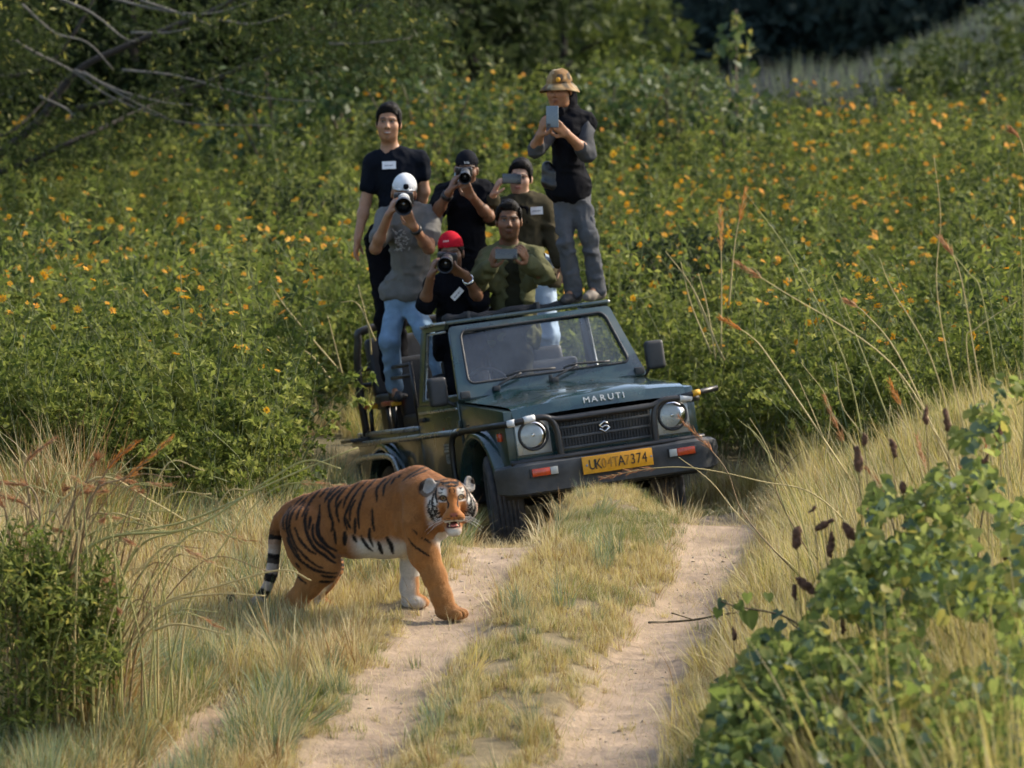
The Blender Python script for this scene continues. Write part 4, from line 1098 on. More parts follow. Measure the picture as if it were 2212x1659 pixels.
box("hood_latch", (-.66, .75, .99), (.03, .05, .05), BLACKP, jeep, .006)
for s in (-.12, .2): box("washer_jet", (s, .80, 1.098), (.02, .025, .014), BLACKP, hood, .004)
def text(name, s, size, loc, rot, mat, parent, depth=.004, sx=1.0, align='CENTER'):
    c = bpy.data.curves.new(name, 'FONT'); c.body = s; c.size = size; c.extrude = depth
    c.align_x = align; c.align_y = 'CENTER'; c.resolution_u = 3
    o = bpy.data.objects.new(name + "_tmp", c); COL.objects.link(o)
    dg = bpy.context.evaluated_depsgraph_get(); dg.update()
    me = bpy.data.meshes.new_from_object(o.evaluated_get(dg)); bpy.data.objects.remove(o)
    me.materials.clear(); me.materials.append(mat)
    q = link(name, me, parent, loc); q.rotation_euler = rot; q.scale = (sx, 1, 1)
    return q
FR = (R_(90), 0, 0)      # text that faces the jeep's front
lip = math.atan2(.024, .07)
for ch, px_ in zip("MARUTI", (-.125, -.068, -.008, .052, .105, .145)):
    t_ = text("letter", ch, .058, (px_ + .03, .086, .972), (R_(90) - .2, 0, 0), WHITE, hood, .003, 1.15)
    bm = bmesh.new(); bm.from_mesh(t_.data); bm.to_mesh(t_.data); bm.free()

# front panel, grille, lamps
box("nose_panel", (0, .145, .725), (1.27, .07, .33), PAINT, jeep, .015)
gr = box("grille", (.0, .105, .775), (.70, .03, .235), BLACKP, jeep, .008)
parts = []
for k, zc in enumerate((.705, .775, .845)):
    bm = bmesh.new()
    for i in range(30):
        bm_box(bm, (-.325 + .65 * i / 29, .083, zc), (.006, .016, .055))
    for dz in (-.014, .014): bm_box(bm, (0, .086, zc + dz), (.66, .012, .006))
    bm_obj("grille_mesh", bm, BLACKP, gr)
for zc in (.668, .74, .81, .883): box("grille_bar", (0, .084, zc), (.69, .03, .018), BUMPM, gr, .004)
# emblem: a slanted two-bar S
em = np.array([(.036, .010), (.002, .036), (-.036, .010), (-.016, -.004), (.0, .006), (.016, .004), (.036, -.010), (-.002, -.036), (-.036, -.010)])
V, F = sweep(np.c_[em[:, 0], np.full(9, .064), .778 + em[:, 1]], .0075, 6)
link("emblem", mesh_np("emblem", V, F, [CHROME]), gr)
REFL = MAT("lamp_reflector", (.26, .26, .25), .3, .3, 60, metal=1)
BULB = MAT("bulb", (.9, .9, .85), .1, .02, metal=1)
for s in (-1, 1):
    hx = s * .506
    hl = box("headlight", (hx, .112, .775), (.245, .03, .235), SILV, jeep, .008)
    V, Q = lathe([(.0, .108), (-.022, .108), (-.026, .1), (-.022, .094), (.0, .092)], 36, 'Y')
    link("bezel", mesh_np("bezel", V + np.array([hx, .10, .788]), Q, [BLACKP]), hl)
    V, Q = lathe([(-.012, .094), (.012, .08), (.03, .055), (.04, .02), (.042, .001)], 36, 'Y')
    link("reflector", mesh_np("reflector", V + np.array([hx, .095, .788]), Q, [REFL]), hl)
    V, Q = lathe([(.0, .016), (-.02, .016), (-.03, .01), (-.032, .001)], 16, 'Y')
    link("bulb", mesh_np("bulb", V + np.array([hx, .118, .788]), Q, [BULB]), hl)
    V, Q = lathe([(-.014, .094), (-.026, .08), (-.036, .05), (-.04, .02), (-.041, .001)], 36, 'Y')
    link("lens", mesh_np("lens", V + np.array([hx, .092, .788]), Q, [LAMPG]), hl)
# bumper with wrapped ends
bp = []
for t in np.linspace(-1, 1, 33):
    yy = .0 + .16 * max(0, (abs(t) - .82) / .18) ** 2
    bp.append((t * .765 + .018, yy))
prof = [(-.05, .045), (-.058, .07), (-.052, .128), (-.03, .148), (.03, .150), (.05, .13), (.05, -.0), (-.02, -.075), (-.045, -.06)]
V, Q, m = [], [], len(prof)
for i, (bx, by) in enumerate(bp):
    tx = np.array(bp[min(i + 1, 32)]) - np.array(bp[max(i - 1, 0)]); tx /= np.linalg.norm(tx)
    nn = np.array([-tx[1], tx[0]])
    sc_ = 1 - .25 * max(0, (abs(bx - .018) - .66) / .126) ** 2
    for dy, dz in prof: V.append((bx + nn[0] * dy, by + .04 + nn[1] * dy, .45 + .07 + (dz - .06) * sc_))
for i in range(32):
    for k in range(m): Q.append((i * m + k, i * m + (k + 1) % m, (i + 1) * m + (k + 1) % m, (i + 1) * m + k))
bmp = mesh_np("bumper", V, np.array(Q), [BUMPM]); 
bumper = link("bumper", bmp, jeep)
bm = bmesh.new(); bm.from_mesh(bmp)
bmesh.ops.holes_fill(bm, edges=bm.edges); bmesh.ops.recalc_face_normals(bm, faces=bm.faces); bm.to_mesh(bmp); bm.free()
bmp.set_sharp_from_angle(angle=R_(40))
box("bumper_lip", (0, .03, .415), (1.2, .05, .03), BLACKP, bumper, .008)
for s in (-1, 1):
    il = box("indicator", (s * .50, -.022, .533), (.205, .02, .062), BLACKP, bumper, .004)
    box("amber_lens", (s * .525, -.031, .533), (.13, .02, .052), AMBER, il, .006)
    box("clear_lens", (s * .432, -.031, .533), (.055, .02, .052), CLEARL, il, .006)
# number plate
plate = box("number_plate", (.02, -.052, .532), (.508, .012, .118), YEL, jeep, .004)
for k, ch in enumerate("UK04TA7374"):
    wn = k in (2, 3, 4, 6)
    text("worn_letter" if wn else "letter", ch, .098, (-.165 + .042 * k, -.061, .530), FR, INKW if wn else INK, plate, .002, .78)
for s in (-.205, .262): box("rivet", (s, -.060, .532), (.014, .006, .014), STEEL, plate, .002)
box("skid_panel", (0, .25, .40), (1.1, .25, .06), BLACKM, jeep, .02)
box("chassis", (0, 2.0, .46), (.8, 3.4, .10), BLACKM, jeep, .02)
tube("axle", [(-.6, WY0, .345), (.6, WY0, .345)], .045, BLACKM, jeep, False)
tube("axle", [(-.6, WY1, .345), (.6, WY1, .345)], .045, BLACKM, jeep, False)

# side panels with wheel openings, flares
for s in (-1, 1):
    x0, x1 = s * .60, s * .69
    fz = .965
    prof = [(.12, .60), (.12, .90)] + [(.2, .925), (1.06, 1.05), (1.12, 1.06), (1.12, .46)] + \
           arc(WY0, .36, .41, 8, 172, 16)[0:] 
    prof = [(.12, .60), (.12, .968), (.25, .985), (1.10, 1.066), (1.10, .48)] + arc(WY0, .40, .40, 8, 150, 16) 
    extrude_profile("fender", prof, x0, x1, PAINT if s > 0 else PAINTS, jeep, .01)
    fl = []
    for a in np.linspace(-12, 165, 28):
        for rr, xx in ((.395, .70), (.40, .762), (.425, .775), (.455, .765), (.475, .70)):
            fl.append((s * (xx - .012), WY0 + rr * math.cos(R_(a)) * 1.0, .40 + rr * math.sin(R_(a))))
    Q = [(i * 5 + k, i * 5 + k + 1, (i + 1) * 5 + k + 1, (i + 1) * 5 + k) for i in range(27) for k in range(4)]
    link("wheel_flare", mesh_np("wheel_flare", fl, Q, [PAINT]), jeep)
    # tub side behind the door
    prof = [(2.16, .48), (2.16, .92), (3.86, .92), (3.86, .50)] + arc(WY1, .40, .40, -2, 182, 16)
    extrude_profile("tub_side", prof, s * .63, s * .70, PAINTS, jeep, .01)
    fl = []
    for a in np.linspace(-12, 190, 28):
        for rr, xx in ((.395, .70), (.40, .762), (.425, .775), (.455, .765), (.475, .70)):
            fl.append((s * (xx - .005), WY1 + rr * math.cos(R_(a)), .40 + rr * math.sin(R_(a))))
    link("wheel_flare", mesh_np("wheel_flare", fl, Q, [PAINT]), jeep)
    # door: lower skin, window frame, handle
    dr = box("door", (s * .672, 1.64, .785), (.055, 1.02, .60), PAINTS, jeep, .012)
    box("door_rub_strip", (s * .703, 1.62, 1.035), (.014, .96, .018), SILV, dr, .004)
    box("door_handle", (s * .708, 2.02, .985), (.03, .11, .03), BLACKP, dr, .008)
    for hz in (.62, .92): box("hinge", (s * .703, 1.14, hz), (.02, .05, .06), PAINTS, dr, .005)
    box("sill_panel", (s * .66, 1.62, .455), (.06, 1.1, .07), BLACKM, jeep, .01)
    # cab side frame: sill, B pillar, top rail
    cf = extrude_profile("cab_frame", [(1.13, 1.085), (1.13, 1.12), (2.02, 1.12), (1.93, 1.60), (1.47, 1.60), (1.42, 1.66), (2.02, 1.66), (2.07, 1.60), (2.20, .92), (2.16, .90), (2.12, 1.085)],
                         s * .655, s * .688, PAINTS, jeep, .008)
    bm = bmesh.new(); bm.from_mesh(cf.data)
    for v in bm.verts:
        if v.co.z > 1.1: v.co.x -= s * (v.co.z - 1.1) / .5 * .07
    bm.to_mesh(cf.data); bm.free()
    tube("window_trim", [(s * .665, 1.18, 1.125), (s * .665, 2.0, 1.125), (s * .604, 1.925, 1.585), (s * .604, 1.50, 1.585)], .010, SILV, cf, False, 6)
    tube("drip_rail", [(s * .618, 1.43, 1.645), (s * .622, 1.7, 1.65), (s * .622, 2.02, 1.645)], .012, SILV, cf, False, 6)
# vents on the visible fender
for s in (-1, 1):
    for k in range(3): box("fender_vent", (s * .693, .98, .80 + .024 * k + .06), (.008, .07, .010), BLACKP, jeep, .003)
    box("side_lamp", (s * .70, .24, .80), (.03, .06, .06), AMBER, jeep, .01)
# vehicle marking on the door
dd = [c for c in jeep.children if c.name.startswith("door") and not c.name.startswith("door_")][0]
for i, (t_, sz, zc) in enumerate((("CORBETT", .045, .80), ("SAFARI", .035, .765), ("092", .085, .70))):
    pass
for row in range(3):
    for k in range(9):
        box("decal", (-.702, 1.50 + .020 * (k - 4) + .0, .79 - .022 * row), (.004, .013, .015), DIRTYW, dd, 0)
text("lettering", "02", .10, (-.704, 1.51, .685), (R_(90), 0, R_(-90)), DIRTYW, dd, .001)
text("decal_badge", "o", .07, (-.704, 1.53, .90), (R_(90), 0, R_(-90)), AMBER, dd, .001)

# windscreen frame in its slanted plane
B0, B1 = np.array([0, 1.07, 1.095]), np.array([0, 1.404, 1.611])
def WS(s, t, o=0.0):
    """s across -1..1, t up 0..1, o out of the plane"""
    c = B0 + (B1 - B0) * t
    n_ = np.array([0, -(B1 - B0)[2], (B1 - B0)[1]]); n_ /= np.linalg.norm(n_)
    return c + np.array([s * (.703 + (.605 - .703) * t), 0, 0]) + n_ * (o + .018 * (1 - s * s))
def rr(s0, s1, t0, t1, rs, rt, n=6):
    out = []
    for cs, ct, a0 in ((s1 - rs, t1 - rt, 0), (s0 + rs, t1 - rt, 90), (s0 + rs, t0 + rt, 180), (s1 - rs, t0 + rt, 270)):
        for i in range(n + 1):
            a = R_(a0 + 90 * i / n); out.append((cs + rs * math.cos(a), ct + rt * math.sin(a)))
    return out
outer = rr(-1, 1, -.02, 1.0, .05, .05); inner = rr(-.875, .885, .17, .905, .07, .10)
no = len(outer)
V = [WS(a, b, .012) for a, b in outer] + [WS(a, b, .016) for a, b in inner] + [WS(a, b, -.03) for a, b in inner] + [WS(a, b, -.03) for a, b in outer]
Q = []
for i in range(no):
    j = (i + 1) % no
    for r0, r1 in ((0, 1), (1, 2), (2, 3), (3, 0)):
        Q.append((r0 * no + i, r0 * no + j, r1 * no + j, r1 * no + i))
wf = mesh_np("windscreen_frame", V, np.array(Q), [PAINT])
bm = bmesh.new(); bm.from_mesh(wf); bmesh.ops.recalc_face_normals(bm, faces=bm.faces)
bmesh.ops.bevel(bm, geom=[e for e in bm.edges if e.calc_face_angle(0) > 1.0], offset=.006, segments=2, affect='EDGES'); bm.to_mesh(wf); bm.free()
wf.set_sharp_from_angle(angle=R_(40))
wsf = link("windscreen_frame", wf, jeep)
tube("rubber_seal", [WS(a, b, .016) for a, b in inner + inner[:1]], .009, BLACKP, wsf, False, 6)
gs, gt = np.linspace(-1, 1, 13), np.linspace(0, 1, 7)
V = [WS(.005 + .885 * a, .165 + .745 * b, -.006) for b in gt for a in gs]
Q = [(i * 13 + j, i * 13 + j + 1, (i + 1) * 13 + j + 1, (i + 1) * 13 + j) for i in range(6) for j in range(12)]
link("windscreen_glass", mesh_np("windscreen_glass", V, Q, [WSG]), wsf)
for s0, s1 in ((-.62, -.02), (-.0, .58)):
    wp = tube("wiper", [WS(s0 + .02, .06, .02), WS(s0 + .1, .10, .04), WS((s0 + s1) / 2, .175, .05)], .008, BLACKP, wsf, True, 6)
    tube("wiper_blade", [WS(s0 + .15, .185, .03), WS((s0 + s1) / 2, .20, .045), WS(s1 + .08, .195, .03)], .010, BLACKP, wp, True, 6)
    box("wiper_pivot", tuple(WS(s0 + .02, .05, .02)), (.05, .04, .035), BLACKP, wp, .008)
box("catch", tuple(WS(-.02, .07, .03)), (.025, .02, .05), BLACKP, wsf, .005)
for s in (-1, 1): box("frame_hinge", tuple(WS(s * .93, .03, .02)), (.07, .03, .05), BLACKP, wsf, .008)
# header with folded black canvas on top, small roof ledge
box("roof_ledge", (0, 1.53, 1.645), (1.22, .24, .03), PAINT, jeep, .012)
cv = []
for i in range(23):
    t = i / 22; cv.append((-.60 + .92 * t, 1.50 + .02 * math.sin(t * 19), 1.672 + .008 * math.sin(t * 13) + .006 * math.sin(t * 37)))
V, F = sweep(np.array(cv), .026 + .006 * np.sin(np.arange(23) * 1.9), 10)
CANV = MAT("black_canvas", (.02, .02, .022), .8, .3, 20, bump=.006, bscale=25)
link("folded_canvas", mesh_np("folded_canvas", V, F, [CANV]), jeep)
for s in (-.42, .1): box("canvas_strap", (s, 1.50, 1.672), (.03, .08, .075), BLACKP, jeep, .01)
# mirrors
for s, mx, my, mz in ((-1, -.80, 1.22, 1.17), (1, .80, 1.12, 1.22)):
    mr = box("wing_mirror", (mx, my, mz), (.135, .075, .205), BLACKP, jeep, .03, None, 4)
    tube("mirror_arm", [(mx - s * .03, my, mz - .06), (s * .70, 1.17, 1.06)], .014, BLACKP, mr, False, 6)
    box("mirror_glass", (mx, my + .036, mz), (.105, .01, .165), CHROME, mr, .003)
# bull bar / side rail
for s in (-1, 1):
    tube("side_rail", [(s * .745, 3.82, .865), (s * .745, 2.6, .868), (s * .745, 1.5, .872), (s * .745, 1.05, .872)], .022, SILV if s < 0 else BLACKM, jeep, False, 10)
    tube("bull_bar", [(s * .745, 1.05, .872), (s * .745, .6, .878), (s * .735, .22, .882), (s * .66, .055, .885), (s * .50, .03, .90), (s * .40, .03, .885), (s * .355, .03, .80), (s * .345, .03, .64), (s * .345, .03, .56)], .023, BLACKM, jeep, True, 10)
    tube("rail_hoop", [(s * .75, .98, .868), (s * .775, 1.10, .84), (s * .785, 1.13, .70), (s * .785, 1.12, .50), (s * .76, 1.12, .44)], .022, BLACKM, jeep, True, 10)
    tube("rail_hoop", [(s * .75, 2.62, .48), (s * .78, 2.60, .66), (s * .785, 2.68, .74), (s * .785, 3.0, .76), (s * .785, 3.55, .75), (s * .785, 3.66, .68), (s * .76, 3.68, .45)], .024, SILV if s < 0 else BLACKM, jeep, True, 10)
    for yy, mt in ((.115, WHITE),): pass
tube("cross_bar", [(-.40, .03, .885), (-.30, .03, .868), (0, .03, .868), (.30, .03, .868), (.40, .03, .885)], .021, BLACKM, jeep, True, 10)
tube("lower_bar", [(-.7, .06, .612), (-.35, .02, .615), (.35, .02, .615), (.7, .06, .612)], .022, BLACKM, jeep, True, 10)
for sgn, i0, i1 in ((-1, 17, 19), (-1, 21, 24), (1, 19, 22)):
    pth = catmull([(sgn * .745, 1.05, .872), (sgn * .745, .6, .878), (sgn * .735, .22, .882), (sgn * .66, .055, .885), (sgn * .50, .03, .90), (sgn * .40, .03, .885), (sgn * .355, .03, .80)], 6)
    tube("white_tape", list(pth[i0:i1 + 1]), .0255, WHITE, jeep, False, 12)
tube("tip_bar", [(.50, .03, .897), (.66, .03, .915), (.84, .035, .93)], .019, BLACKM, jeep, False, 10)
tube("yellow_tape", [(.65, .03, .914), (.705, .031, .919)], .0225, YTAPE, jeep, False, 10)
tube("yellow_tape", [(-.745, .98, .872), (-.745, 1.03, .872)], .026, YTAPE, jeep, False, 10)
tube("white_tape", [(-.745, 1.06, .872), (-.745, 1.09, .872)], .026, WHITE, jeep, False, 10)

# wheels
tp = [(-.10, .205), (-.112, .23), (-.115, .29), (-.105, .322)]
for i in range(6):
    a = -.092 + .184 * i / 6; b = a + .184 / 6
    tp += [(a, .343 - .4 * (abs(a) / .1) ** 2 * .02), (b - .008, .343 - .4 * (abs(b) / .1) ** 2 * .02), (b - .008, .332), (b - .001, .332)]
tp += [(.105, .322), (.115, .29), (.112, .23), (.10, .205)]
TV, TQ = lathe(tp, 56, 'X')
# wear steps across the tread
TV = TV.copy()
_r = np.hypot(TV[:, 1], TV[:, 2]); _k = (np.round(np.arctan2(TV[:, 2], TV[:, 1]) / (2 * math.pi) * 56).astype(int) % 2 == 0) & (_r > .325)
TV[_k, 1:] *= .988
tyre_me = mesh_np("tyre", TV, TQ, [RUBBER], smooth=False)
RV, RQ = lathe([(-.09, .21), (-.10, .205), (-.085, .19), (-.04, .18), (-.03, .12), (-.055, .08), (-.06, .05), (-.075, .045), (-.078, .002)], 40, 'X')
rim_me = mesh_np("rim", RV, RQ, [STEEL])
for sx, yy, st in ((-1, WY0, -14), (1, WY0, -14), (-1, WY1, 0), (1, WY1, 0)):
    w = empty("wheel", (sx * (.585 if yy < 1 else .62), yy, .345), jeep)
    w.rotation_euler = (0, 0, R_(st) + (math.pi if sx > 0 else 0))
    link("tyre", tyre_me, w); link("rim", rim_me, w)
for s in (-1, 1):
    for yy in (WY0, WY1):
        bm = bmesh.new()
        for i in range(14):
            a0, a1 = R_(-5 + 190 * i / 14), R_(-5 + 190 * (i + 1) / 14)
            v = [bm.verts.new((xx, yy + .405 * math.cos(a), .40 + .405 * math.sin(a))) for a in (a0, a1) for xx in (s * .40, s * .70)]
            bm.faces.new((v[0], v[1], v[3], v[2]))
        bm_obj("wheel_arch", bm, BLACKM, jeep)
# inside: floor, dashboard, seats, steering wheel
box("floor_pan", (0, 2.45, .56), (1.28, 2.75, .04), BLACKM, jeep, .01)
box("firewall", (0, 1.08, .78), (1.24, .04, .55), BLACKM, jeep, .01)
box("dashboard", (0, 1.28, 1.02), (1.26, .28, .16), BLACKP, jeep, .04)
V, F = sweep(np.array([(-.34 + .17 * math.cos(a), 1.50 + .06 * math.sin(a), 1.13 + .16 * math.sin(a)) for a in np.linspace(0, 2 * math.pi, 25)]), .012, 8, False)
link("steering_wheel", mesh_np("steering_wheel", V, F, [BLACKP]), jeep)
for x_ in (-.34, .34):
    sb = box("front_seat", (x_, 1.92, .80), (.46, .46, .14), SEATM, jeep, .05, None, 3)
    box("seat_back", (x_, 2.13, 1.06), (.44, .12, .48), SEATM, sb, .05, (R_(-10), 0, 0), 3)
    box("headrest", (x_, 2.18, 1.33), (.24, .08, .13), SEATM, sb, .035, (R_(-10), 0, 0), 3)
for yy, zz in ((2.66, .98), (3.36, 1.16)):
    for x_ in (-.34, .34):
        sb = box("rear_seat", (x_, yy, zz), (.54, .44, .12), SEATM, jeep, .04, None, 3)
        box("seat_back", (x_, yy + .26, zz + .26), (.52, .10, .46), SEATM, sb, .045, (R_(-10), 0, 0), 3)
    box("seat_riser", (0, yy, zz - .22), (1.15, .40, .32), BLACKM, jeep, .01)
# armrests with red tops on the side (two per side) and their posts
for s in (-1, 1):
    for yy, zz in ((2.95, 1.14), (3.60, 1.14)):
        ar = box("armrest", (s * .66, yy, zz), (.075, .30, .035), REDW, jeep, .01)
        box("front_edge", (s * .66, yy - .145, zz - .008), (.077, .02, .03), YTAPE, ar, .004)
        for dy in (-.09, .09): tube("post", [(s * .66, yy + dy, zz - .015), (s * .67, yy + dy * .8, .915)], .017, BLACKM, ar, False, 8)
# tub rail caps, rear step, roll hoop, rails
for s in (-1, 1):
    tube("tub_rail", [(s * .69, 2.2, .93), (s * .69, 3.84, .93)], .02, SILV if s < 0 else BLACKM, jeep, False, 8)
box("tailgate", (0, 3.85, .72), (1.32, .04, .42), PAINTS, jeep, .01)
box("rear_step", (-.76, 3.70, .90), (.16, .30, .025), BUMPM, jeep, .006)
tube("roll_bar", [(-.69, 3.62, .92), (-.70, 3.60, 1.35), (-.675, 3.56, 1.62), (-.60, 3.55, 1.715), (0, 3.55, 1.73), (.60, 3.55, 1.715), (.675, 3.56, 1.62), (.70, 3.60, 1.35), (.69, 3.62, .92)], .03, BLACKM, jeep, True, 12)
for zz in (1.30, 1.42): tube("rear_rail", [(-.69, 3.62, zz), (.69, 3.62, zz)], .018, BLACKM, jeep, False, 8)
for zz in (1.32, 1.40): tube("grab_rail", [(-.67, 2.25, zz), (-.67, 2.9, zz)], .014, BLACKM, jeep, False, 8)
for zz in (2.25, 2.9): tube("grab_post", [(-.67, zz, .93), (-.67, zz, 1.42)], .014, BLACKM, jeep, False, 8)

# ------------------------------------------------------------------ people
def Zp(zx, zy, d): return PX(720.9 + zx * .3373, 123.3 + zy * .3373, d)
TOCAM = unit(c2w(0, 0, 0) - c2w(0, 31, 0))
def face_dir(yaw, pitch):
    """yaw>0 turns towards image right, pitch>0 looks up; 0,0 looks into the lens"""
    a, b = R_(yaw), R_(pitch)
    return unit(c2w(math.sin(a) * math.cos(b), -math.cos(a) * math.cos(b), math.sin(b)) - c2w(0, 0, 0))
SKIN = MAT("skin", (1, 1, 1), .5, .06, 40, attr=True, spec=.35, sss=.12, bump=.0006, bscale=150)
def cloth(name, col, bump=.004, bs=28, var=.12, rough=.85, sc=14): return MAT(name, col, rough, var, sc, bump=bump, bscale=bs, spec=.06)
HAIR = MAT("dark_hair", (.006, .0048, .004), .5, .4, 90, bump=.003, bscale=220, stretch=(1, 1, .25), spec=.10)
GLOSSB = MAT("camera_black", (.012, .012, .013), .35, .2, 30, spec=.5)
LENSG = MAT("front_element", (.006, .007, .012), .05, .1, 20, spec=.8, coat=1)
def hand(S, wrist, kn, pn, curl, thumb, sc=1.0, k=.006, spread=.16, tcurl=.5, R=None):
    """wrist point, direction to knuckles, palm normal (palm faces that way), finger curl, thumb side +1/-1 along cross(kn,pn)"""
    d = unit(kn); n_ = unit(np.asarray(pn) - d * (np.asarray(pn) @ d)); s = np.cross(d, n_) * thumb
    L = .085 * sc
    for o in (-.026, -.008, .010, .026):
        S.cap(wrist + s * o * .6 * sc, wrist + d * L + s * o * sc, .0145 * sc, .0125 * sc, .014)
    lens_ = (.062, .078, .082, .072)
    for i, o in enumerate((-.030, -.010, .010, .029)):
        cu = curl[i] if hasattr(curl, '__len__') else curl
        p = wrist + d * (L - .004) + s * o * sc; a = .25 * cu
        dd = unit(d + s * o * spread * 8)
        fl = lens_[i] * sc
        for j, (fr, ra, rb) in enumerate(((.45, .0105, .0098), (.31, .0095, .0088), (.24, .0085, .0072))):
            v = unit(dd * math.cos(a) + n_ * math.sin(a)); q = p + v * fl * fr
            S.cap(p, q, ra * sc, rb * sc, k); p = q; a += cu * (.85, .7, .5)[j]
    p = wrist + d * .022 * sc + s * .026 * sc
    v1 = unit(d * .62 + s * .72 + n_ * .25); q = p + v1 * .040 * sc
    S.cap(p, q, .016 * sc, .012 * sc, .014)
    v2 = unit(d * (.95 - .3 * tcurl) + s * (.35 - .55 * tcurl) + n_ * (.25 + .5 * tcurl)); q2 = q + v2 * .032 * sc
    S.cap(q, q2, .0115 * sc, .0102 * sc, k)
    v3 = unit(d * .85 + s * (.1 - .5 * tcurl) + n_ * (.2 + .6 * tcurl)); S.cap(q2, q2 + v3 * .026 * sc, .0100 * sc, .0082 * sc, k)
def head(S, c, M, s=1.0, nose=1.0):
    g = lambda x, y, z: c + M @ (np.array([x, y, z]) * s)
    e = lambda x, y, z, a, b, h, k=.02, op=1, rot=None: S.ell(g(x, y, z), np.array([a, b, h]) * s, M if rot is None else M @ rot, k * s, op)
    e(0, -.012, .036, .074, .096, .088)
    e(0, .022, -.032, .057, .074, .082, .03)
    e(0, .044, -.092, .028, .032, .026, .03)
    for q in (-1, 1):
        e(q * .040, .052, -.024, .026, .028, .028, .03)
        e(q * .038, .02, -.070, .020, .036, .03, .03)
        e(q * .078, -.008, -.006, .009, .020, .031, .008)
        e(q * .031, .095, .009, .021, .017, .0135, .012, -1)
        e(q * .031, .0735, .006, .0140, .0140, .0115, .004)
        S.cap(g(q * .012, .090, .027), g(q * .050, .072, .024), .010 * s, .008 * s, .012 * s)
        e(q * .011, .099, -.034, .0082, .009, .007, .007)
    S.cap(g(0, .086, .018), g(0, .106 * nose, -.027), .0085 * s, .0118 * s, .012 * s)
    e(0, .090, -.060, .021, .010, .0052, .006); e(0, .088, -.070, .018, .011, .0060, .006)
    e(0, .103, -.0652, .021, .008, .0022, .004, -1)
def face_paint(V, c, M, skin, s=1.0, beard=0.0, brow=1.0, smile=False, lip=None, hairline=.075):
    Lc = ((V - c) @ M) / s
    x, y, z = Lc.T; ax = np.abs(x)
    col = np.tile(np.asarray(skin, float), (len(V), 1))
    inh = (np.abs(z) < .16) & (ax < .095) & (np.abs(y) < .13)
    col *= (1 + .10 * noise3(V, 45, 3)[:, None] * inh[:, None])
    def mixc(w, c2): 
        nonlocal col
        w = np.clip(w, 0, 1)[:, None]; col = col * (1 - w) + np.asarray(c2) * w
    fr = inh & (y > .03)
    red = np.exp(-((ax - .04) ** 2 + (z + .03) ** 2) / .0005) * fr
    mixc(red * .22, np.asarray(skin) * np.array([1.15, .85, .8]))
    if beard:
        b = sst((-.03 - z) / .02) * (y > -.02) * inh * (1 - np.exp(-(ax / .026) ** 2 - ((z + .065) / .011) ** 2)) * (.7 + .5 * noise3(V, 120, 5))
        must = np.exp(-(ax / .03) ** 4 - ((z + .047) / .008) ** 2) * fr
        mixc(np.maximum(b, must) * beard, (.02, .015, .012))
    mixc(np.exp(-(ax / .025) ** 4 - ((z + .065) / .013) ** 4) * fr * (y > .075) * .75, lip if lip is not None else np.asarray(skin) * np.array([.72, .45, .42]))
    if smile: mixc(np.exp(-(ax / .022) ** 4 - ((z + .0645 - ax * .10) / .0024) ** 4) * fr * (y > .075), (.72, .69, .64))
    if True: mixc(np.exp(-(ax / .024) ** 4 - ((z + .0655 - ax * (.12 if smile else 0) + (.004 if smile else 0)) / .0026) ** 2) * fr * (y > .072) * .8, np.asarray(skin) * .18)
    mixc(np.exp(-((ax - .032) / .021) ** 4 - ((z - .0295 + (ax - .03) ** 2 * 6) / .0062) ** 2) * fr * brow, (.012, .008, .006))
    mixc(np.exp(-((ax - .031) / .021) ** 4 - ((z - .006) / .015) ** 4) * fr * .6, np.asarray(skin) * np.array([.5, .42, .38]))  # eye-socket shading put into the skin colour
    mixc((((ax - .031) / .0145) ** 2 + ((z - .007) / .0052) ** 2 < 1) * fr * .6, (.26, .23, .21))
    mixc((((ax - .031) / .0062) ** 2 + ((z - .0075) / .0062) ** 2 < 1) * fr * 1.0, (.012, .008, .006))
    mixc(np.exp(-((ax - .031) / .017) ** 4 - ((z - .0145) / .0024) ** 2) * fr * .9, (.02, .014, .012))
    mixc(np.exp(-(((ax - .010) ** 2 + (z + .040) ** 2) / .000022)) * fr * .8, np.asarray(skin) * .2)
    return col
def folds(amp, seed, fine=.5):
    def f(P):
        w = P + .05 * np.stack([noise3(P, 7, seed + 5), noise3(P, 7, seed + 6), noise3(P, 7, seed + 7)], 1)
        r1 = 1 - 2.2 * np.abs(noise3(w * np.array([1, 1, 1.5]), 9, seed))
        r2 = 1 - 2.2 * np.abs(noise3(w * np.array([1.3, 1, 1.1]), 19, seed + 1))
        return -amp * (1.25 * r1 + fine * 1.1 * r2)
    return f
class Person:
    def __init__(s, label, base, skin, vox=.0065):
        s.base = np.asarray(base, float); s.label = label; s.skin = skin; s.S = SDF(vox); s.kids = []; s.hd = None; s.paint = {}
    def rel(s, V): return V - s.base
    def child(s, name, me, parent=None):
        s.kids.append((name, me, parent)); return len(s.kids) - 1
    def garment(s, name, S, mat, amp=.006, seed=1, smooth=1, colf=None, fine=.5):
        V, Q = S.build(folds(amp, seed, fine) if amp else None, smooth)
        s.child(name, mesh_np(name, s.rel(V), Q, [mat], col=None if colf is None else colf(V)))
    def finish(s):
        V, Q = s.S.build(None, 1)
        c, M, hs = s.hd
        col = face_paint(V, c, M, s.skin, hs, **s.paint)
        o = link("person", mesh_np("person", s.rel(V), Q, [SKIN], col=col), None, s.base)
        tag(o, s.label, "person", "people standing in and on the jeep")
        s.o = o
        for n_, me, _ in s.kids: link(n_, me, o)
        return o
def torso_frame(shL, shR, neck, hip):
    ac = unit(shR - shL); up = unit(neck - hip); up = unit(up - ac * (up @ ac)); fw = np.cross(up, ac)
    if fw @ TOCAM < 0: fw = -fw
    return np.stack([ac, fw, up], 1)
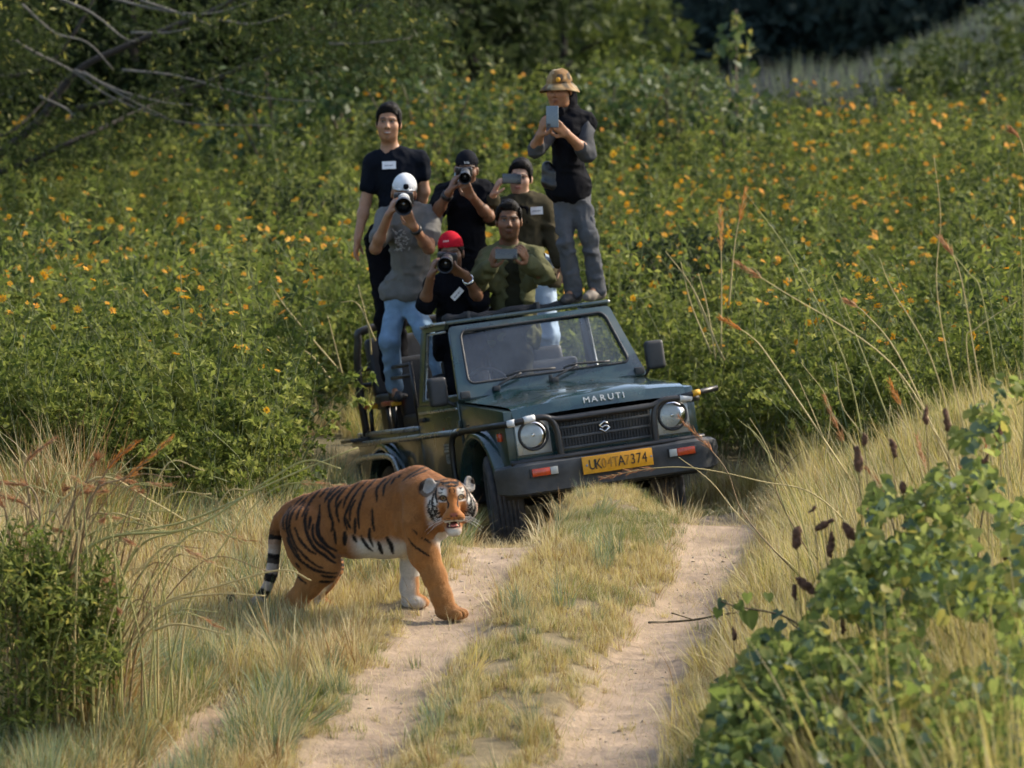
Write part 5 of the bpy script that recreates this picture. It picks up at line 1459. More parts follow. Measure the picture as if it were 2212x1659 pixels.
def torso(S, shL, shR, neck, hip, g=0.0, depth=.115, k=.05, belly=1.0, hipw=.155, chest=1.0):
    """trunk between shoulders and hips, g grows it (cloth)"""
    M = torso_frame(shL, shR, neck, hip); mid = (shL + shR) / 2
    w = np.linalg.norm(shR - shL) / 2; up = M[:, 2]; fw = M[:, 1]
    ln = np.linalg.norm(mid - hip)
    S.ell(mid - up * ln * .16 + fw * .005, (w * .90 * chest + g, depth + g, ln * .30 + g), M, k)
    S.ell(mid - up * ln * .52 + fw * .012, (w * .78 * belly + g, depth * .93 * belly + g, ln * .30 + g), M, k)
    S.ell(mid - up * ln * .88, (max(hipw, w * .76) + g, depth * .98 + g, ln * .24 + g), M, k)
    for p in (shL, shR): S.cap(mid + (p - mid) * .35 + up * .028, p, .055 + g, .056 + g, k)
    S.cap(mid - up * .02, neck, .066 + g * .7, .052 + g * .5, .03)
def arm(S, sh, el, wr, g=0.0, ru=.050, re=.041, rw=.029, upto=1.0, k=.03):
    if upto >= 1:
        S.cap(sh, el, ru + g, re + g, k); S.cap(el, wr, re * .98 + g, rw + g, .02)
        m = el * .7 + wr * .3; S.ell(m, (.040 + g,) * 3, None, .03)
    else:
        S.cap(sh, sh + (el - sh) * upto, ru + g, ru * (1 - upto) + re * upto + g + .004, k)
def leg(S, hp, kn, an, g=0.0, rt=.085, rk=.058, ra=.042, k=.03):
    S.cap(hp, kn, rt + g, rk + g, k); S.cap(kn, an, rk + g, ra + g, k)
    if g < .012: S.ell(kn * .68 + an * .32, (.058 + g, .058 + g, .09 + g), None, .03)
def shoe(S, an, fdir, up=(0, 0, 1), L=.20):
    f = unit(np.asarray(fdir)); u = unit(up)
    S.cap(an - u * .01, an - u * .045 - f * .03, .045, .042, .02)
    S.cap(an - u * .055 - f * .035, an - u * .062 + f * (L - .10), .036, .035, .02)
    S.cap(an - u * .062 + f * (L - .10), an - u * .068 + f * (L - .05), .037, .028, .02)
    S.plane(an - u * .098, -u)
def dome_cap(p, c, M, s, mat, name="cap", brim=None, z0=.030, grow=.012, tilt=0.0, brim_len=.07, drop=.0):
    """crown plus brim; brim = +1 forward, -1 backward, None"""
    S = SDF(.0055); t = R_(tilt)
    Rt = np.array([[1, 0, 0], [0, math.cos(t), -math.sin(t)], [0, math.sin(t), math.cos(t)]]); K = M @ Rt
    g = lambda x, y, z: c + K @ (np.array([x, y, z]) * s)
    S.ell(g(0, -.012, .040), np.array([.076 + grow * .8, .098 + grow * .8, .092 + grow]) * s, K, .01)
    S.ell(g(0, -.012, .036), np.array([.076 + grow * .4, .096 + grow * .4, .088]) * s, K, .004, -1)
    S.plane(g(0, 0, z0), -K[:, 2])
    V, Q = S.build(None, 2); parts = [(V, (Q,))]
    if brim:
        n = 15; pv = []
        for i in range(n):
            a = math.pi * (i / (n - 1)); cx = .084 * math.cos(a)
            y0 = (-.012 + brim * (.100) * math.sin(a) * .9); 
            y1 = y0 + brim * brim_len * math.sin(a) ** .6
            for yy, zz in ((y0, z0 + .004), (y1, z0 - .012 - .02 * (1 - math.sin(a)) - drop), (y1, z0 - .017 - .02 * (1 - math.sin(a)) - drop), (y0, z0 - .002)):
                pv.append(g(cx * (1 if yy == y0 else 1.0), yy, zz))
        Qb = [(i * 4 + k, i * 4 + (k + 1) % 4, (i + 1) * 4 + (k + 1) % 4, (i + 1) * 4 + k) for i in range(n - 1) for k in range(4)]
        parts.append((np.array(pv), (np.array(Qb),)))
    V, F = merge(parts)
    p.child(name, mesh_np(name, p.rel(V), F, [mat]))
    return g
def hair_cap(p, c, M, s, name="hair", line=.055, low=-.02, grow=.012, vol=0.0, seed=4, top=0.0, temple=.02, quiff=True):
    S = SDF(.0055); g = lambda x, y, z: c + M @ (np.array([x, y, z]) * s)
    S.ell(g(0, -.016, .040 + top * .5), np.array([.077 + grow * .45 + vol, .098 + grow * .7, .092 + grow + top]) * s, M, .01)
    S.ell(g(0, .108, .0), np.array([.098, .100, line + .010]) * s, M, .014, -1)
    if quiff:
        S.ell(g(.004, .052, .094 + top * .5), np.array([.058, .034, .028]) * s, M, .02)
        for q_ in (-1, 1):
            S.ell(g(q_ * .071, .026, .048), np.array([.012, .030, .042]) * s, M, .012); S.ell(g(q_ * .074, .014, .004), np.array([.007, .014, .034]) * s, M, .008)
    S.plane(g(0, -.02, low), unit(M @ np.array([0, .55, -1.0])))
    V, Q = S.build(lambda P: .002 * noise3(P * np.array([1, 1, .5]), 110, seed) + .0035 * noise3(P, 30, seed + 1), 1)
    q = np.random.default_rng(seed); A = V[Q]; nr = np.cross(A[:, 2] - A[:, 0], A[:, 3] - A[:, 1]); ar = np.linalg.norm(nr, axis=1); nr /= ar[:, None] + 1e-12
    fi_ = q.choice(len(Q), 2600, p=ar / ar.sum()); w = q.dirichlet((1, 1, 1, 1), 2600); P = np.einsum('ij,ijk->ik', w, A[fi_]); n_ = nr[fi_]
    if ((P - c) * n_).sum() < 0: n_ = -n_
    fl = np.tile(M @ np.array([.35, -.55, -.35]), (2600, 1)) + q.normal(0, .18, (2600, 3)); fl -= n_ * (fl * n_).sum(1)[:, None]; fl /= np.linalg.norm(fl, axis=1)[:, None]
    sd = np.cross(fl, n_); L_ = q.uniform(.008, .022, 2600)[:, None]
    HV = np.stack([P - sd * .0016, P + sd * .0016, P + (fl * .94 + n_ * .3) * L_], 1).reshape(-1, 3)
    V, F = merge([(V, (Q,)), (HV, (np.arange(len(HV)).reshape(-1, 3),))])
    p.child(name, mesh_np(name, p.rel(V), F, [HAIR]))
def ribbon_ring(p, name, c, ax, r, w, mat, th=.004):
    ax = unit(ax); n1 = unit(np.cross(ax, (0.3, .2, 1))); n2_ = np.cross(ax, n1)
    V = []
    for i in range(20):
        a = 2 * math.pi * i / 20; rd = n1 * math.cos(a) + n2_ * math.sin(a)
        for dr, da in ((0, -w), (th, -w * .8), (th, w * .8), (0, w)): V.append(c + rd * (r + dr) + ax * da)
    Q = [(i * 4 + k, i * 4 + k + 1, ((i + 1) % 20) * 4 + k + 1, ((i + 1) % 20) * 4 + k) for i in range(20) for k in range(3)]
    p.child(name, mesh_np(name, p.rel(np.array(V)), np.array(Q), [mat]))
TAGW = MAT("name_tag", (.78, .79, .82), .6, .04, 40)
TAGI = MAT("tag_ink", (.10, .10, .14), .7, .3, 100)
def name_tag(p, c, right, nrm, w=.095, h=.05, curve=.0):
    r = unit(right); n_ = unit(nrm); u = np.cross(n_, r)
    V, Q = [], []
    for i in range(5):
        a = (i - 2) / 2
        for b in (-1, 1):
            V.append(c + r * a * w / 2 + u * b * h / 2 - n_ * curve * a * a)
    for i in range(4): Q.append((i * 2, i * 2 + 2, i * 2 + 3, i * 2 + 1))
    V = np.array(V); V2 = np.vstack([V, V - n_ * .004])
    Q2 = np.vstack([Q, np.array(Q)[:, ::-1] + 10])
    parts = [(V2, (Q2,))]
    xs_ = np.cumsum([.0, .012, .010, .013, .010, .012]) - .03
    ink = []
    for i, xx in enumerate(xs_):
        hh = (.010, .006, .008, .006, .009, .006)[i]
        q0 = c + r * xx * .9 + n_ * .002 - u * .002
        ink.append((np.array([q0 - r * .0028 - u * hh / 2, q0 + r * .0028 - u * hh / 2, q0 + r * .0028 + u * hh / 2, q0 - r * .0028 + u * hh / 2]), (np.array([[0, 1, 2, 3]]),)))
    nq = len(Q2)
    V3, F3 = merge(parts + ink)
    p.child("name_tag", mesh_np("name_tag", p.rel(V3), F3, [TAGW, TAGI], fmat=[0] * nq + [1] * 6, smooth=False))

# ---- things people hold
def orient_obj(name, c, fwd, right):
    o = empty(name)
    f = unit(fwd); r = unit(np.asarray(right) - f * (np.asarray(right) @ f)); u = np.cross(r, f)
    # local: x right, y = backwards (so the lens looks along -y), z up
    o.matrix_world = Matrix(((r[0], -f[0], u[0], c[0]), (r[1], -f[1], u[1], c[1]), (r[2], -f[2], u[2], c[2]), (0, 0, 0, 1)))
    return o
def photo_camera(label, c, fwd, right, L, r0, r1, white=False, bw=.135, group="cameras and phones held by the passengers", hood=True):
    """c = centre of the body; lens along fwd"""
    o = orient_obj("camera", c, fwd, right)
    tag(o, label, "camera", group)
    bd = box("camera_body", (0, .0, 0), (bw, .06, .085 * bw / .135), GLOSSB, o, .014, None, 3)
    box("prism_hump", (0, -.004, .052), (.05, .05, .036), GLOSSB, bd, .012)
    box("grip", (-.055, -.03, -.005), (.03, .03, .07), GLOSSB, bd, .01)
    LW = MAT("lens_white", (.62, .62, .60), .4, .08, 30) if white else GLOSSB
    V, Q = lathe([(-.025, r0 * .9), (-.035, r0), (-.5 * L, r0), (-.55 * L, r1 * .92), (-.72 * L, r1 * .94)], 32, 'Y')
    ln = link("lens", mesh_np("lens", V, Q, [LW]), o)
    V, Q = lathe([(-.70 * L, r1 * .96), (-.71 * L, r1 * 1.03), (-L, r1 * 1.10), (-L - .002, r1 * 1.06), (-.74 * L, r1 * .9), (-.70 * L, r1 * .85)], 32, 'Y')
    link("lens_hood", mesh_np("lens_hood", V, Q, [GLOSSB]), ln)
    V, Q = lathe([(-.70 * L, r1 * .90), (-.735 * L, r1 * .6), (-.745 * L, .001)], 32, 'Y')
    link("front_glass", mesh_np("front_glass", V, Q, [LENSG]), ln)
    for q in (.3, .45):
        V, Q = lathe([(-q * L, r0 * 1.0), (-q * L - .002, r0 * 1.05), (-q * L - .022, r0 * 1.05), (-q * L - .024, r0)], 28, 'Y')
        link("zoom_ring", mesh_np("zoom_ring", V, Q, [BLACKP]), ln)
    return o
def phone(label, c, fwd, right, w, h, col=(.03, .035, .045), cams=1, side=1):
    """camera side looks along fwd"""
    o = orient_obj("phone", c, fwd, right)
    tag(o, label, "phone", "cameras and phones held by the passengers")
    m = MAT("phone_back", col, .25, .08, 10, coat=.6)
    box("phone_body", (0, 0, 0), (w, .009, h), m, o, .006, None, 3)
    box("phone_screen", (0, .0055, 0), (w * .94, .001, h * .95), LENSG, o, 0)
    cb = box("camera_bump", (side * (w / 2 - .018), -.0055, h / 2 - .016), (.024, .004, .022), GLOSSB, o, .002)
    for i in range(cams):
        V, Q = lathe([(-.008, .0055), (-.0095, .0045), (-.0095, .001)], 12, 'Y')
        link("phone_lens", mesh_np("phone_lens", V + np.array([side * (w / 2 - .018), 0, h / 2 - .016]), Q, [LENSG]), cb)
    return o

def shirt(shL, shR, neck, hip, g, sleeves, vox=.0085, hem=0.0, cut=None, **kw):
    """sleeves: list of (sh, el, wr, upto<1 or 1=to the wrist)"""
    S = SDF(vox)
    M = torso_frame(shL, shR, neck, hip); up = M[:, 2]
    torso(S, shL, shR, (shL + shR) / 2 + (neck - (shL + shR) / 2) * .30, hip - up * hem, g, **kw)
    if hem:
        ac = M[:, 0]; hb = hip - up * (hem + .02); S.cap(hb - ac * .085, hb + ac * .085, .098 + g, .098 + g, .05); S.plane(hip - up * (hem + .06), -up)
    if cut is not None:
        ac = M[:, 0]; hb = hip + up * .05; S.cap(hb - ac * .045, hb + ac * .045, .085 + g, .085 + g, .05); S.plane(hip - up * cut, -up)
    for sh, el, wr, u in sleeves:
        if u <= 1: arm(S, sh, el, wr, g + .006, upto=u if u < 1 else .999, k=.03)
        if u >= 1: S.cap(el, el + (wr - el) * (u - 1 if u > 1 else .92), .040 + g, .034 + g, .025); 
        if u > 1: S.cap(sh, el, .048 + g, .041 + g, .03)
    return S
def pants(hip, legs, g=.012, rt=.085, rk=.06, ra=.05, vox=.0085, w=.15, M=None):
    S = SDF(vox)
    for hp, kn, an in legs:
        S.cap(hp, kn, rt + g, rk + g, .03); S.cap(kn, an, rk + g, ra + g, .03)
    S.ell(hip + np.array([0, 0, .03]), (w + g, .115 + g, .13 + g), M, .04)
    return S
DEN = cloth("faded_denim", (.20, .30, .42), .004, 30, .22, .85, 9)
BTEE = cloth("black_cotton", (.006, .0065, .009), .004, 24)
NAVY = cloth("navy_cotton", (.007, .009, .014), .004, 24)
GTEE = cloth("grey_cotton", (.15, .145, .135), .004, 24)
OLIVE = cloth("olive_jacket", (.105, .105, .052), .006, 20)
OLIVED = cloth("dark_olive_shirt", (.028, .028, .018), .004, 30)
BROWNO = cloth("brown_olive_top", (.052, .044, .026), .005, 22)
GREYP = cloth("grey_cargo", (.085, .088, .095), .006, 22, .15)
SLATE = cloth("charcoal_sleeve", (.062, .064, .068), .004, 30)
BLKP = cloth("black_trousers", (.006, .006, .008), .004, 24)
SHOEB = MAT("dark_shoe", (.03, .028, .027), .6, .3, 20, bump=.002)
SHOEG = MAT("taupe_shoe", (.16, .135, .11), .7, .3, 25, bump=.003)
SOLE = MAT("sole", (.35, .08, .06), .6, .2, 20)
REDC = cloth("red_cap_cloth", (.42, .012, .025), .002, 40)
WHC = cloth("white_cap_cloth", (.66, .68, .70), .0005, 40, .05)
BKC = cloth("black_cap_cloth", (.010, .011, .015), .002, 40)
S_L, S_M, S_D = (.35, .185, .105), (.29, .145, .078), (.175, .085, .046)
S_F = (.46, .275, .185)

# ---- black T-shirt, smiling, behind at the roll bar
def man_smiling():
    d = 31.95
    p = Person("smiling bareheaded man in black T-shirt with white name tag, arm hanging down", Zp(385, 2130, 32.0), S_L)
    c = Zp(352, 428, d - .05); M = frame(face_dir(-4, 2), unit((.03, 0, 1)))
    p.hd = (c, M, 1.08); p.paint = dict(smile=True, beard=.18, brow=1)
    shL, shR, nk, hip = Zp(258, 672, d), Zp(546, 662, d), Zp(358, 570, d), Zp(345, 1200, d + .05)
    el, wl = Zp(203, 935, d), Zp(152, 1165, d - .08)
    er, wr = Zp(580, 860, d + .03), Zp(520, 1040, d + .12)
    hipL, hipR = Zp(300, 1230, d + .05), Zp(395, 1230, d + .05)
    kn = (Zp(330, 1680, d), Zp(400, 1680, d)); an = (Zp(360, 2030, d + .05), Zp(420, 2030, d + .05))
    S = p.S
    head(S, c, M, 1.08); S.cap(c + M @ np.array([0, -.02, -.06]), Zp(360, 610, d), .056, .062, .03)
    torso(S, shL, shR, nk, hip, 0)
    arm(S, shL, el, wl); arm(S, shR, er, wr)
    hand(S, wl, Zp(135, 1300, d - .1) - wl, (.8, -.2, 0), (.25, .3, .35, .4), -1)
    hand(S, wr, Zp(440, 1110, d + .1) - wr, (0, -1, .2), .8, 1)
    for i in (0, 1): leg(S, (hipL, hipR)[i], kn[i], an[i], -.018); S.cap(an[i], an[i] + np.array([0, -.12, -.05]), .024, .020)
    p.garment("shirt", shirt(shL, shR, nk, hip, .010, [(shL, el, wl, .58), (shR, er, wr, .42)], depth=.12), NAVY, .006, 3)
    p.garment("trousers", pants(hip, [(hipL, kn[0], an[0]), (hipR, kn[1], an[1])], w=.155), BLKP, .006, 5)
    for a in an:
        s_ = SDF(.008); shoe(s_, a, (0.1, -1, 0)); p.garment("shoe", s_, SHOEB, 0)
    hair_cap(p, c, M, 1.08, top=.004, line=.066, low=-.04)
    tg = Zp(357, 678, d); fw = torso_frame(shL, shR, nk, hip)[:, 1]
    name_tag(p, tg + fw * .142 + np.array([0, 0, -.012]), unit(shR - shL), unit(fw + np.array([0, 0, .12])), .098, .055, .006)
    p.finish()
man_smiling()

# ---- grey T-shirt, white cap worn backwards, big lens; one foot on the armrest
def man_grey():
    d = 31.3
    p = Person("man in grey T-shirt and white cap aiming a big white lens, foot on the armrest", J(-.66, 2.95, 1.16), S_M)
    c = Zp(450, 878, d); M = frame(face_dir(0, -2), unit((.08, 0, 1))); hs = 1.05
    p.hd = (c, M, hs); p.paint = dict(beard=.25)
    shL, shR, nk, hip = Zp(335, 1035, d + .03), Zp(618, 1025, d + .03), Zp(455, 975, d), Zp(430, 1540, d + .1)
    el, wl = Zp(268, 1225, d - .2), Zp(352, 1010, d - .36)
    er, wr = Zp(608, 1225, d - .2), Zp(512, 1085, d - .42)
    hipL, hipR = Zp(405, 1600, d + .1), Zp(490, 1590, d + .1)
    kn = (Zp(358, 1820, d + .02), Zp(575, 1740, d - .05)); an = (Zp(392, 2110, d + .16), Zp(690, 2040, d - .02))
    S = p.S
    head(S, c, M, hs); S.cap(c + M @ np.array([0, -.02, -.06]), Zp(458, 1010, d + .02), .056, .06, .03)
    torso(S, shL, shR, nk, hip, -.01, hipw=.11); arm(S, shL, el, wl); arm(S, shR, er, wr)
    hand(S, wl, Zp(392, 915, d - .36) - wl, (.9, .35, -.1), (.9, .9, .95, 1.0), -1)
    hand(S, wr, Zp(472, 1012, d - .46) - wr, (-.2, .5, .9), (1.0, .95, .9, .9), 1)
    for i in (0, 1): leg(S, (hipL, hipR)[i], kn[i], an[i], -.018); S.cap(an[i], an[i] + np.array([0, -.11, -.05]), .024, .020)
    p.garment("shirt", shirt(shL, shR, nk, hip, .016, [(shL, el, wl, .62), (shR, er, wr, .62)], depth=.124, cut=.005, hipw=.135), GTEE, .008, 7)
    p.garment("jeans", pants(hip, [(hipL, kn[0], an[0]), (hipR, kn[1], an[1])], .006, .072, .058, .052, w=.108), DEN, .006, 9)
    s_ = SDF(.007); shoe(s_, an[0], (.25, -1, 0)); p.garment("shoe", s_, SHOEB, 0)
    s_ = SDF(.007); shoe(s_, an[1], (.4, -1, 0)); p.garment("shoe", s_, SHOEB, 0)
    tp_ = an[0] + np.array([.05, -.10, -.055]); s_ = SDF(.006); s_.ell(tp_, (.045, .05, .018), None); p.garment("shoe_trim", s_, SHOEG, 0)
    g = dome_cap(p, c, M, hs, WHC, "cap", -1, .026, .010, -4)
    s_ = SDF(.005); s_.ell(g(-.012, .106, .058), (.021, .016, .022), M); p.garment("strap_opening", s_, BKC, 0)
    s_ = SDF(.005); s_.chain([g(-.068, .068, .034), g(-.03, .101, .034), g(.03, .101, .034), g(.068, .068, .034)], [.006] * 4); p.garment("cap_strap", s_, WHC, 0)
    ribbon_ring(p, "wristwatch", wr * .86 + er * .14, wr - er, .034, .015, GLOSSB, .008)
    # pale print on the chest
    fw = torso_frame(shL, shR, nk, hip); q = np.random.default_rng(5); ink = []
    pc = Zp(432, 1165, d) + fw[:, 1] * .150
    for i in range(46):
        a, b = q.normal(0, .030), q.normal(0, .042); r1 = q.uniform(.005, .014)
        o_ = pc + fw[:, 0] * a + fw[:, 2] * b - fw[:, 1] * (a * a * 2.5 + .004); th = q.uniform(0, 3)
        e1 = (fw[:, 0] * math.cos(th) + fw[:, 2] * math.sin(th)) * r1; e2 = (fw[:, 2] * math.cos(th) - fw[:, 0] * math.sin(th)) * r1 * .35
        ink.append((np.array([o_ - e1 - e2, o_ + e1 - e2, o_ + e1 + e2, o_ - e1 + e2]), (np.array([[0, 1, 2, 3]]),)))
    V, F = merge(ink); p.child("shirt_print", mesh_np("shirt_print", p.rel(V), F, [MAT("print_grey", (.30, .295, .28), .8, .2)], smooth=False))
    p.finish()
    lf = Zp(447, 960, d - .60); bc = Zp(449, 905, d - .18)
    fd = unit(lf - bc); photo_camera("big camera with pale telephoto lens at the white cap", bc, fd, (1, 0, .05), float(np.linalg.norm(lf - bc)), .042, .055, True)
man_grey()

# ---- black cap, blue mask, black T-shirt
def man_mask():
    d = 31.45
    p = Person("man in black cap and black shirt with pale blue mask, shooting with a dark camera", J(0.0, 2.70, 1.04), S_D)
    c = Zp(850, 722, d); M = frame(face_dir(4, -3), unit((.05, 0, 1))); hs = 1.0
    p.hd = (c, M, hs); p.paint = dict(beard=.4)
    shL, shR, nk, hip = Zp(712, 880, d + .03), Zp(962, 865, d + .03), Zp(845, 825, d), Zp(860, 1350, d + .08)
    el, wl = Zp(655, 1000, d - .15), Zp(742, 862, d - .3)
    er, wr = Zp(992, 1020, d - .15), Zp(885, 895, d - .34)
    hipL, hipR = Zp(810, 1380, d + .08), Zp(905, 1380, d + .08)
    kn = (Zp(820, 1800, d), Zp(930, 1795, d)); an = (Zp(850, 2130, d + .05), Zp(960, 2120, d + .05))
    S = p.S
    head(S, c, M, hs); S.cap(c + M @ np.array([0, -.02, -.06]), Zp(845, 860, d + .02), .055, .06, .03)
    torso(S, shL, shR, nk, hip); arm(S, shL, el, wl); arm(S, shR, er, wr)
    hand(S, wl, Zp(782, 765, d - .3) - wl, (.9, .35, -.1), (.9, .9, 1, 1), -1)
    hand(S, wr, Zp(845, 830, d - .38) - wr, (-.2, .5, .9), 1.0, 1)
    for i in (0, 1): leg(S, (hipL, hipR)[i], kn[i], an[i], -.018); S.cap(an[i], an[i] + np.array([0, -.11, -.05]), .024, .020)
    p.garment("shirt", shirt(shL, shR, nk, hip, .016, [(shL, el, wl, .7), (shR, er, wr, .55)], hem=.04), BTEE, .008, 11)
    p.garment("trousers", pants(hip, [(hipL, kn[0], an[0]), (hipR, kn[1], an[1])]), BLKP, .006, 13)
    for a in an:
        s_ = SDF(.008); shoe(s_, a, (0.1, -1, 0)); p.garment("shoe", s_, SHOEB, 0)
    g = dome_cap(p, c, M, hs, BKC, "cap", -1, .022, .010, -2)
    t = []
    for i in range(3):
        o_ = g(-.006 + .013 * i, .112 - .02 * abs(i - 1) * .3, .056); e1 = M[:, 0] * .0045; e2 = (M[:, 2] + M[:, 0] * .3) * .008
        t.append((np.array([o_ - e1 - e2, o_ + e1 - e2, o_ + e1 * .6 + e2, o_ - e1 * .2 + e2]) + M[:, 1] * .004, (np.array([[0, 1, 2, 3]]),)))
    V, F = merge(t); p.child("cap_logo", mesh_np("cap_logo", p.rel(V), F, [WHITE], smooth=False))
    s_ = SDF(.006); g2 = lambda x, y, z: c + M @ (np.array([x, y, z]) * hs)
    s_.ell(g2(.044, .050, -.040), (.042, .056, .050), M); s_.ell(g2(.03, .025, -.045), (.03, .05, .05), M, .004, -1)
    p.garment("face_mask", s_, MAT("mask_blue", (.30, .47, .58), .7, .1, 20), 0)
    ribbon_ring(p, "wristband", wl * .8 + el * .2, wl - el, .034, .02, GLOSSB, .006)
    p.finish()
    lf = Zp(840, 778, d - .50); bc = Zp(842, 735, d - .17)
    photo_camera("dark camera held to the masked face under the black cap", bc, unit(lf - bc), (1, 0, .05), float(np.linalg.norm(lf - bc)), .034, .039, bw=.10)
man_mask()

# ---- woman with phone
def woman():
    d = 31.6
    p = Person("woman in brown-olive top and pale jeans holding a phone sideways before her face", J(.36, 2.70, 1.04), S_F)
    c = Zp(1196, 778, d); M = frame(face_dir(-8, -2), unit((.06, 0, 1))); hs = 1.0
    p.hd = (c, M, hs); p.paint = dict(lip=(.40, .13, .11))
    shL, shR, nk, hip = Zp(1110, 965, d), Zp(1335, 955, d), Zp(1205, 905, d), Zp(1275, 1400, d + .06)
    el, wl = Zp(1015, 1030, d - .15), Zp(1022, 880, d - .3)
    er, wr = Zp(1402, 1150, d), Zp(1452, 1320, d - .06)
    hipL, hipR = Zp(1235, 1430, d + .06), Zp(1325, 1425, d + .06)
    kn = (Zp(1275, 1800, d), Zp(1372, 1790, d)); an = (Zp(1250, 2110, d + .05), Zp(1350, 2090, d + .05))
    S = p.S
    head(S, c, M, hs, .98); S.cap(c + M @ np.array([0, -.02, -.06]), Zp(1212, 935, d + .01), .046, .052, .03)
    torso(S, shL, shR, nk, hip, 0, .105, hipw=.15); arm(S, shL, el, wl, 0, .043, .036, .025); arm(S, shR, er, wr, 0, .043, .036, .025)
    hand(S, wl, Zp(1068, 775, d - .36) - wl, (.9, .2, -.2), (.7, .6, .6, .7), -1, .95)
    hand(S, wr, Zp(1478, 1400, d - .08) - wr, (-.8, -.3, 0), (.4, .45, .5, .5), 1, .95)
    for i in (0, 1): leg(S, (hipL, hipR)[i], kn[i], an[i], -.018); S.cap(an[i], an[i] + np.array([0, -.11, -.05]), .024, .020)
    p.garment("top", shirt(shL, shR, nk, hip, .016, [(shL, el, wl, 1.75), (shR, er, wr, 1.9)], depth=.112, hem=.02), BROWNO, .008, 17)
    p.garment("jeans", pants(hip, [(hipL, kn[0], an[0]), (hipR, kn[1], an[1])], .012, .085, .06, .05), MAT("pale_denim", (.36, .46, .58), .85, .15, 9, bump=.004, bscale=28), .007, 19)
    for a in an:
        s_ = SDF(.008); shoe(s_, a, (0.1, -1, 0)); p.garment("shoe", s_, SHOEB, 0)
    hair_cap(p, c, M, hs, top=.006, line=.068, low=-.045, grow=.010, seed=8)
    s_ = SDF(.007); s_.ell(c + M @ np.array([.01, -.115, .01]), (.04, .045, .05), M); s_.cap(c + M @ np.array([.02, -.1, -.03]), Zp(1255, 930, d + .08), .03, .022); p.garment("ponytail", s_, HAIR, .004, 6)
    fw = torso_frame(shL, shR, nk, hip)
    name_tag(p, Zp(1300, 975, d) + fw[:, 1] * .135, unit(fw[:, 0] + fw[:, 2] * .02), unit(fw[:, 1] + fw[:, 0] * .2), .085, .055, .006)
    s_ = SDF(.006); q = Zp(1235, 960, d) + fw[:, 1] * .12; s_.chain([Zp(1190, 950, d) + fw[:, 1] * .115, q, q - np.array([.0, .01, .10])], [.01, .012, .010]); p.garment("scarf", s_, BLKP, .003)
    p.finish()
    phone("dark phone held sideways in front of the woman's face", Zp(1140, 780, d - .40), unit(TOCAM), (1, 0, -.04), .135, .070, side=1)
woman()

# ---- red cap, black shirt, camera
def man_red():
    d = 30.75
    p = Person("man in red cap and black shirt with slanted name tag, crouching behind a dark camera", J(-.30, 1.95, .87), S_D)
    c = Zp(752, 1262, d); M = frame(face_dir(-4, -6), unit((-.10, 0, 1))); hs = 1.04
    p.hd = (c, M, hs); p.paint = dict(beard=.35)
    shL, shR, nk, hip = Zp(640, 1470, d + .06), Zp(900, 1450, d + .06), Zp(770, 1395, d + .05), Zp(830, 1830, d + .12)
    el, wl = Zp(580, 1590, d - .12), Zp(622, 1405, d - .28)
    er, wr = Zp(935, 1560, d - .1), Zp(845, 1395, d - .34)
    hipL, hipR = Zp(785, 1860, d + .12), Zp(880, 1850, d + .12)
    kn = (Zp(800, 2110, d - .1), Zp(930, 2100, d - .1)); an = (Zp(860, 2300, d + .1), Zp(980, 2290, d + .1))
    S = p.S
    head(S, c, M, hs); S.cap(c + M @ np.array([0, -.02, -.06]), Zp(772, 1425, d + .07), .056, .062, .03)
    torso(S, shL, shR, nk, hip); arm(S, shL, el, wl); arm(S, shR, er, wr)
    hand(S, wl, Zp(645, 1310, d - .28) - wl, (.9, .35, -.1), (.9, .9, 1, 1), -1)
    hand(S, wr, Zp(775, 1358, d - .38) - wr, (-.2, .5, .9), .9, 1)
    for i in (0, 1): leg(S, (hipL, hipR)[i], kn[i], an[i], -.018); S.cap(an[i], an[i] + np.array([0, -.11, -.05]), .024, .020)
    p.garment("shirt", shirt(shL, shR, nk, hip, .018, [(shL, el, wl, 1.06), (shR, er, wr, .95)], hem=.04), BTEE, .009, 23)
    p.garment("trousers", pants(hip, [(hipL, kn[0], an[0]), (hipR, kn[1], an[1])]), BLKP, .006, 25)
    for a in an:
        s_ = SDF(.008); shoe(s_, a, (0.1, -1, 0)); p.garment("shoe", s_, SHOEB, 0)
    hair_cap(p, c, M, hs, top=-.01, line=.05, low=-.035, grow=.012, seed=9, quiff=False)
    g = dome_cap(p, c + M @ np.array([0, 0, .012]), M, hs, REDC, "cap", -1, .028, .012, 6)
    t = []
    for i in range(4):
        o_ = g(.0 + .011 * i, .119 - .004 * i, .072); e1 = M[:, 0] * .004; e2 = M[:, 2] * .006
        t.append((np.array([o_ - e1 - e2, o_ + e1 - e2, o_ + e1 + e2, o_ - e1 + e2]), (np.array([[0, 1, 2, 3]]),)))
    V, F = merge(t); p.child("cap_logo", mesh_np("cap_logo", p.rel(V), F, [MAT("logo_pink", (.65, .4, .4), .7)], smooth=False))
    ribbon_ring(p, "wristwatch", wr * .8 + er * .2, wr - er, .034, .014, CHROME, .007)
    fw = torso_frame(shL, shR, nk, hip)
    name_tag(p, Zp(790, 1490, d) + fw[:, 1] * .152 - fw[:, 2] * .01, unit(fw[:, 0] * .72 + fw[:, 2] * .68), fw[:, 1], .095, .042, .004)
    p.finish()
    lf = Zp(712, 1336, d - .55); bc = Zp(728, 1290, d - .18)
    photo_camera("dark camera with a wide round hood under the red cap", bc, unit(lf - bc), (1, 0, -.06), float(np.linalg.norm(lf - bc)), .040, .049)
man_red()

